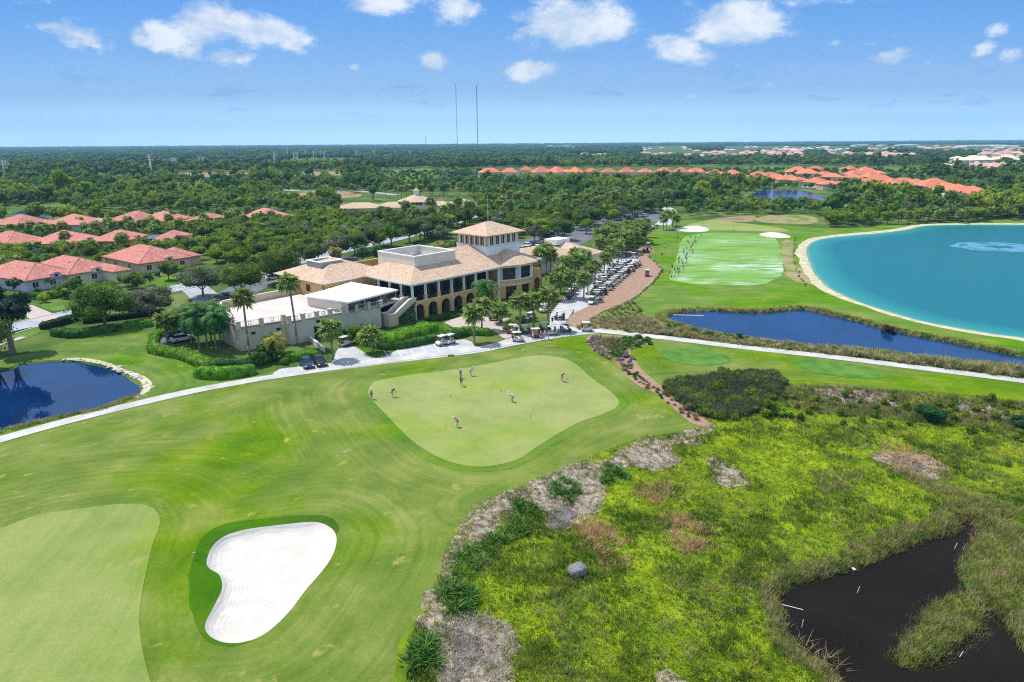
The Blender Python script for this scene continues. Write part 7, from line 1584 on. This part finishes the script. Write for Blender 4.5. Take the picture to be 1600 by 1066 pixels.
# sky direction as azimuth / elevation slopes
X=mth(nt,'DIVIDE',sp.outputs[0],mth(nt,'MAXIMUM',sp.outputs[1],.05)); Z=mth(nt,'DIVIDE',sp.outputs[2],mth(nt,'MAXIMUM',sp.outputs[1],.05))
cv=nt.nodes.new('ShaderNodeCombineXYZ'); nt.links.new(X,cv.inputs[0]); nt.links.new(mth(nt,'MULTIPLY',Z,1.7),cv.inputs[1])
n1=noise(nt,cv.outputs[0],9.,8.,.62,.3); n2=noise(nt,cv.outputs[0],34.,6.,.65)
cv2=nt.nodes.new('ShaderNodeCombineXYZ'); nt.links.new(mth(nt,'MULTIPLY',X,1.),cv2.inputs[0]); nt.links.new(mth(nt,'MULTIPLY',Z,4.5),cv2.inputs[1])
def DIR(px,py):
    u=px-800.;v=py-533.;c,s=math.cos(ROL),math.sin(ROL);u2=u*c-v*s;v2=u*s+v*c
    dd=(u2,F*math.cos(PIT)-v2*math.sin(PIT),-F*math.sin(PIT)-v2*math.cos(PIT)); return dd[0]/dd[1],dd[2]/dd[1]
CL=[(325,35,62,34,1,-.1),(375,42,50,28,1,.3),(430,50,44,24,1,.35),(475,62,26,12,.6,.1),(255,60,50,24,.9,.3),(285,72,40,22,.8,.2),(350,88,60,18,.65,-.05),(120,52,70,20,.85,.25),(100,38,26,16,.6,0),(677,97,25,15,1.1,0),(590,4,56,18,.9,0),(715,14,40,26,.8,.1),(620,-5,120,14,.6,0),(890,38,75,36,1.15,-.1),(935,35,50,32,1.,.1),(848,40,34,18,.7,.3),(832,110,42,16,1.,-.15),(820,72,20,22,.35,0),(1150,36,68,32,1.25,0),(1110,12,44,18,.55,0),(1060,74,48,20,.9,.25),(1100,86,40,12,.6,.1),(1290,2,100,9,.6,0),(1397,92,32,15,.85,-.3),(1375,62,30,13,.4,-.3),(1540,77,22,12,.75,-.2),(1578,86,30,12,.75,-.1),(1556,47,22,12,.5,0),(1427,50,16,8,.3,0),(557,106,13,7,.5,0),(1200,134,18,7,.4,0),(55,2,50,7,.4,0),(222,62,22,13,.8,.2),(300,82,26,14,.8,.1),(380,90,30,11,.7,-.1),(150,66,30,12,.7,.1),(1310,68,20,8,.45,0),(1090,150,30,5,.35,0),(980,140,30,5,.35,0),(240,165,50,5,.3,0),(480,180,60,5,.3,0),(1480,178,40,5,.35,0),(1382,128,14,6,.4,0),(1450,99,9,5,.45,0),(868,150,18,6,.3,0),(1205,163,30,6,.3,0),(1345,150,28,5,.3,0),(1570,150,26,6,.3,0)]
tot=None
for px,py,rx,ry,st,tl in CL:
    cx,cz=DIR(px,py); rx/=F*.92; ry/=F*.92
    a=mth(nt,'SUBTRACT',X,cx); b=mth(nt,'SUBTRACT',mth(nt,'SUBTRACT',Z,cz),mth(nt,'MULTIPLY',a,-tl*.6))
    a=mth(nt,'DIVIDE',a,rx); b=mth(nt,'DIVIDE',b,ry)
    r=mth(nt,'ADD',mth(nt,'MULTIPLY',a,a),mth(nt,'MULTIPLY',b,b)); k=mth(nt,'MULTIPLY',mth(nt,'EXPONENT',mth(nt,'MULTIPLY',r,-1.1)),st)
    tot=k if tot is None else mth(nt,'MAXIMUM',tot,k)
m1=mth(nt,'ADD',tot,mth(nt,'MULTIPLY',mth(nt,'SUBTRACT',n1,.5),1.5)); m1=mth(nt,'ADD',m1,mth(nt,'MULTIPLY',mth(nt,'SUBTRACT',n2,.5),.9))
m1=mth(nt,'MULTIPLY',sstep(nt,m1,.30,.84),sstep(nt,tot,.05,.30))
# thin streaks low over the horizon
n3=noise(nt,cv2.outputs[0],11.,6.,.6); low=mth(nt,'MULTIPLY',sstep(nt,Z,.02,.06),mth(nt,'SUBTRACT',1.,sstep(nt,Z,.10,.16))); st_=mth(nt,'MULTIPLY',mth(nt,'MULTIPLY',sstep(nt,n3,.53,.68),low),.5)
K_=1/(.09*2**EXPO)
Sc=lambda r,g,b,k=1.: tuple(x*K_*k for x in srgb(r,g,b))
grad=ramp(nt,mth(nt,'MULTIPLY_ADD',Z,2.,.1),[(0.,(0,0,0)),(1.,(1,1,1))])
rp=nt.nodes.new('ShaderNodeValToRGB'); nt.links.new(mth(nt,'MULTIPLY_ADD',Z,2.,.1),rp.inputs[0]); el=rp.color_ramp.elements
st=[(0.,srgb(184,212,247)),(.10,srgb(184,212,247)),(.22,srgb(165,202,248)),(.36,srgb(116,174,245)),(.52,srgb(76,150,236)),(.62,srgb(100,168,240)),(1.,srgb(190,214,250))]
while len(el)<len(st): el.new(.5)
for i,(p_,c_) in enumerate(st): el[i].position=p_; el[i].color=(*c_,1)
vm=nt.nodes.new('ShaderNodeVectorMath'); vm.operation='SCALE'; nt.links.new(rp.outputs[0],vm.inputs[0]); vm.inputs['Scale'].default_value=K_
# the haze box takes some light from the lowest sky: that sky is a little brighter
vb=nt.nodes.new('ShaderNodeVectorMath'); vb.operation='SCALE'; nt.links.new(vm.outputs[0],vb.inputs[0]); nt.links.new(mth(nt,'MULTIPLY_ADD',mth(nt,'SUBTRACT',1.,sstep(nt,Z,.0,.07)),SKYB,1.),vb.inputs['Scale'])
base=mix(nt,.12,vb.outputs[0],sky.outputs[0])
c1=mix(nt,st_,base,Sc(125,172,225)); sh=sstep(nt,n1,.40,.62); cc=mix(nt,sh,Sc(205,220,242),Sc(250,252,255,1.05)); c2=mix(nt,mth(nt,'MULTIPLY',m1,.95),c1,cc)
nt.links.new(c2,bg.inputs['Color']); bg.inputs['Strength'].default_value=.09
# the air between here and the horizon
hm=bpy.data.materials.new('air'); hm.use_nodes=True; nt=hm.node_tree; nt.nodes.clear(); out=nt.nodes.new('ShaderNodeOutputMaterial'); pv=nt.nodes.new('ShaderNodeVolumePrincipled'); pv.inputs['Color'].default_value=(.34,.69,1.,1); pv.inputs['Density'].default_value=HAZE; pv.inputs['Anisotropy'].default_value=0.; nt.links.new(pv.outputs[0],out.inputs['Volume'])
if HAZE>0:
    tag(MB().bb(-9300,9300,-60,14300,-3.2,430).build('haze',hm),kind='stuff')
scene.view_settings.view_transform='Standard'; scene.view_settings.look='None'; scene.view_settings.exposure=EXPO; scene.view_settings.gamma=1
scene.cycles.use_denoising=False; scene.cycles.filter_width=1.15; scene.cycles.max_bounces=5; scene.cycles.diffuse_bounces=2; scene.cycles.glossy_bounces=2; scene.cycles.volume_bounces=0; scene.cycles.transparent_max_bounces=4
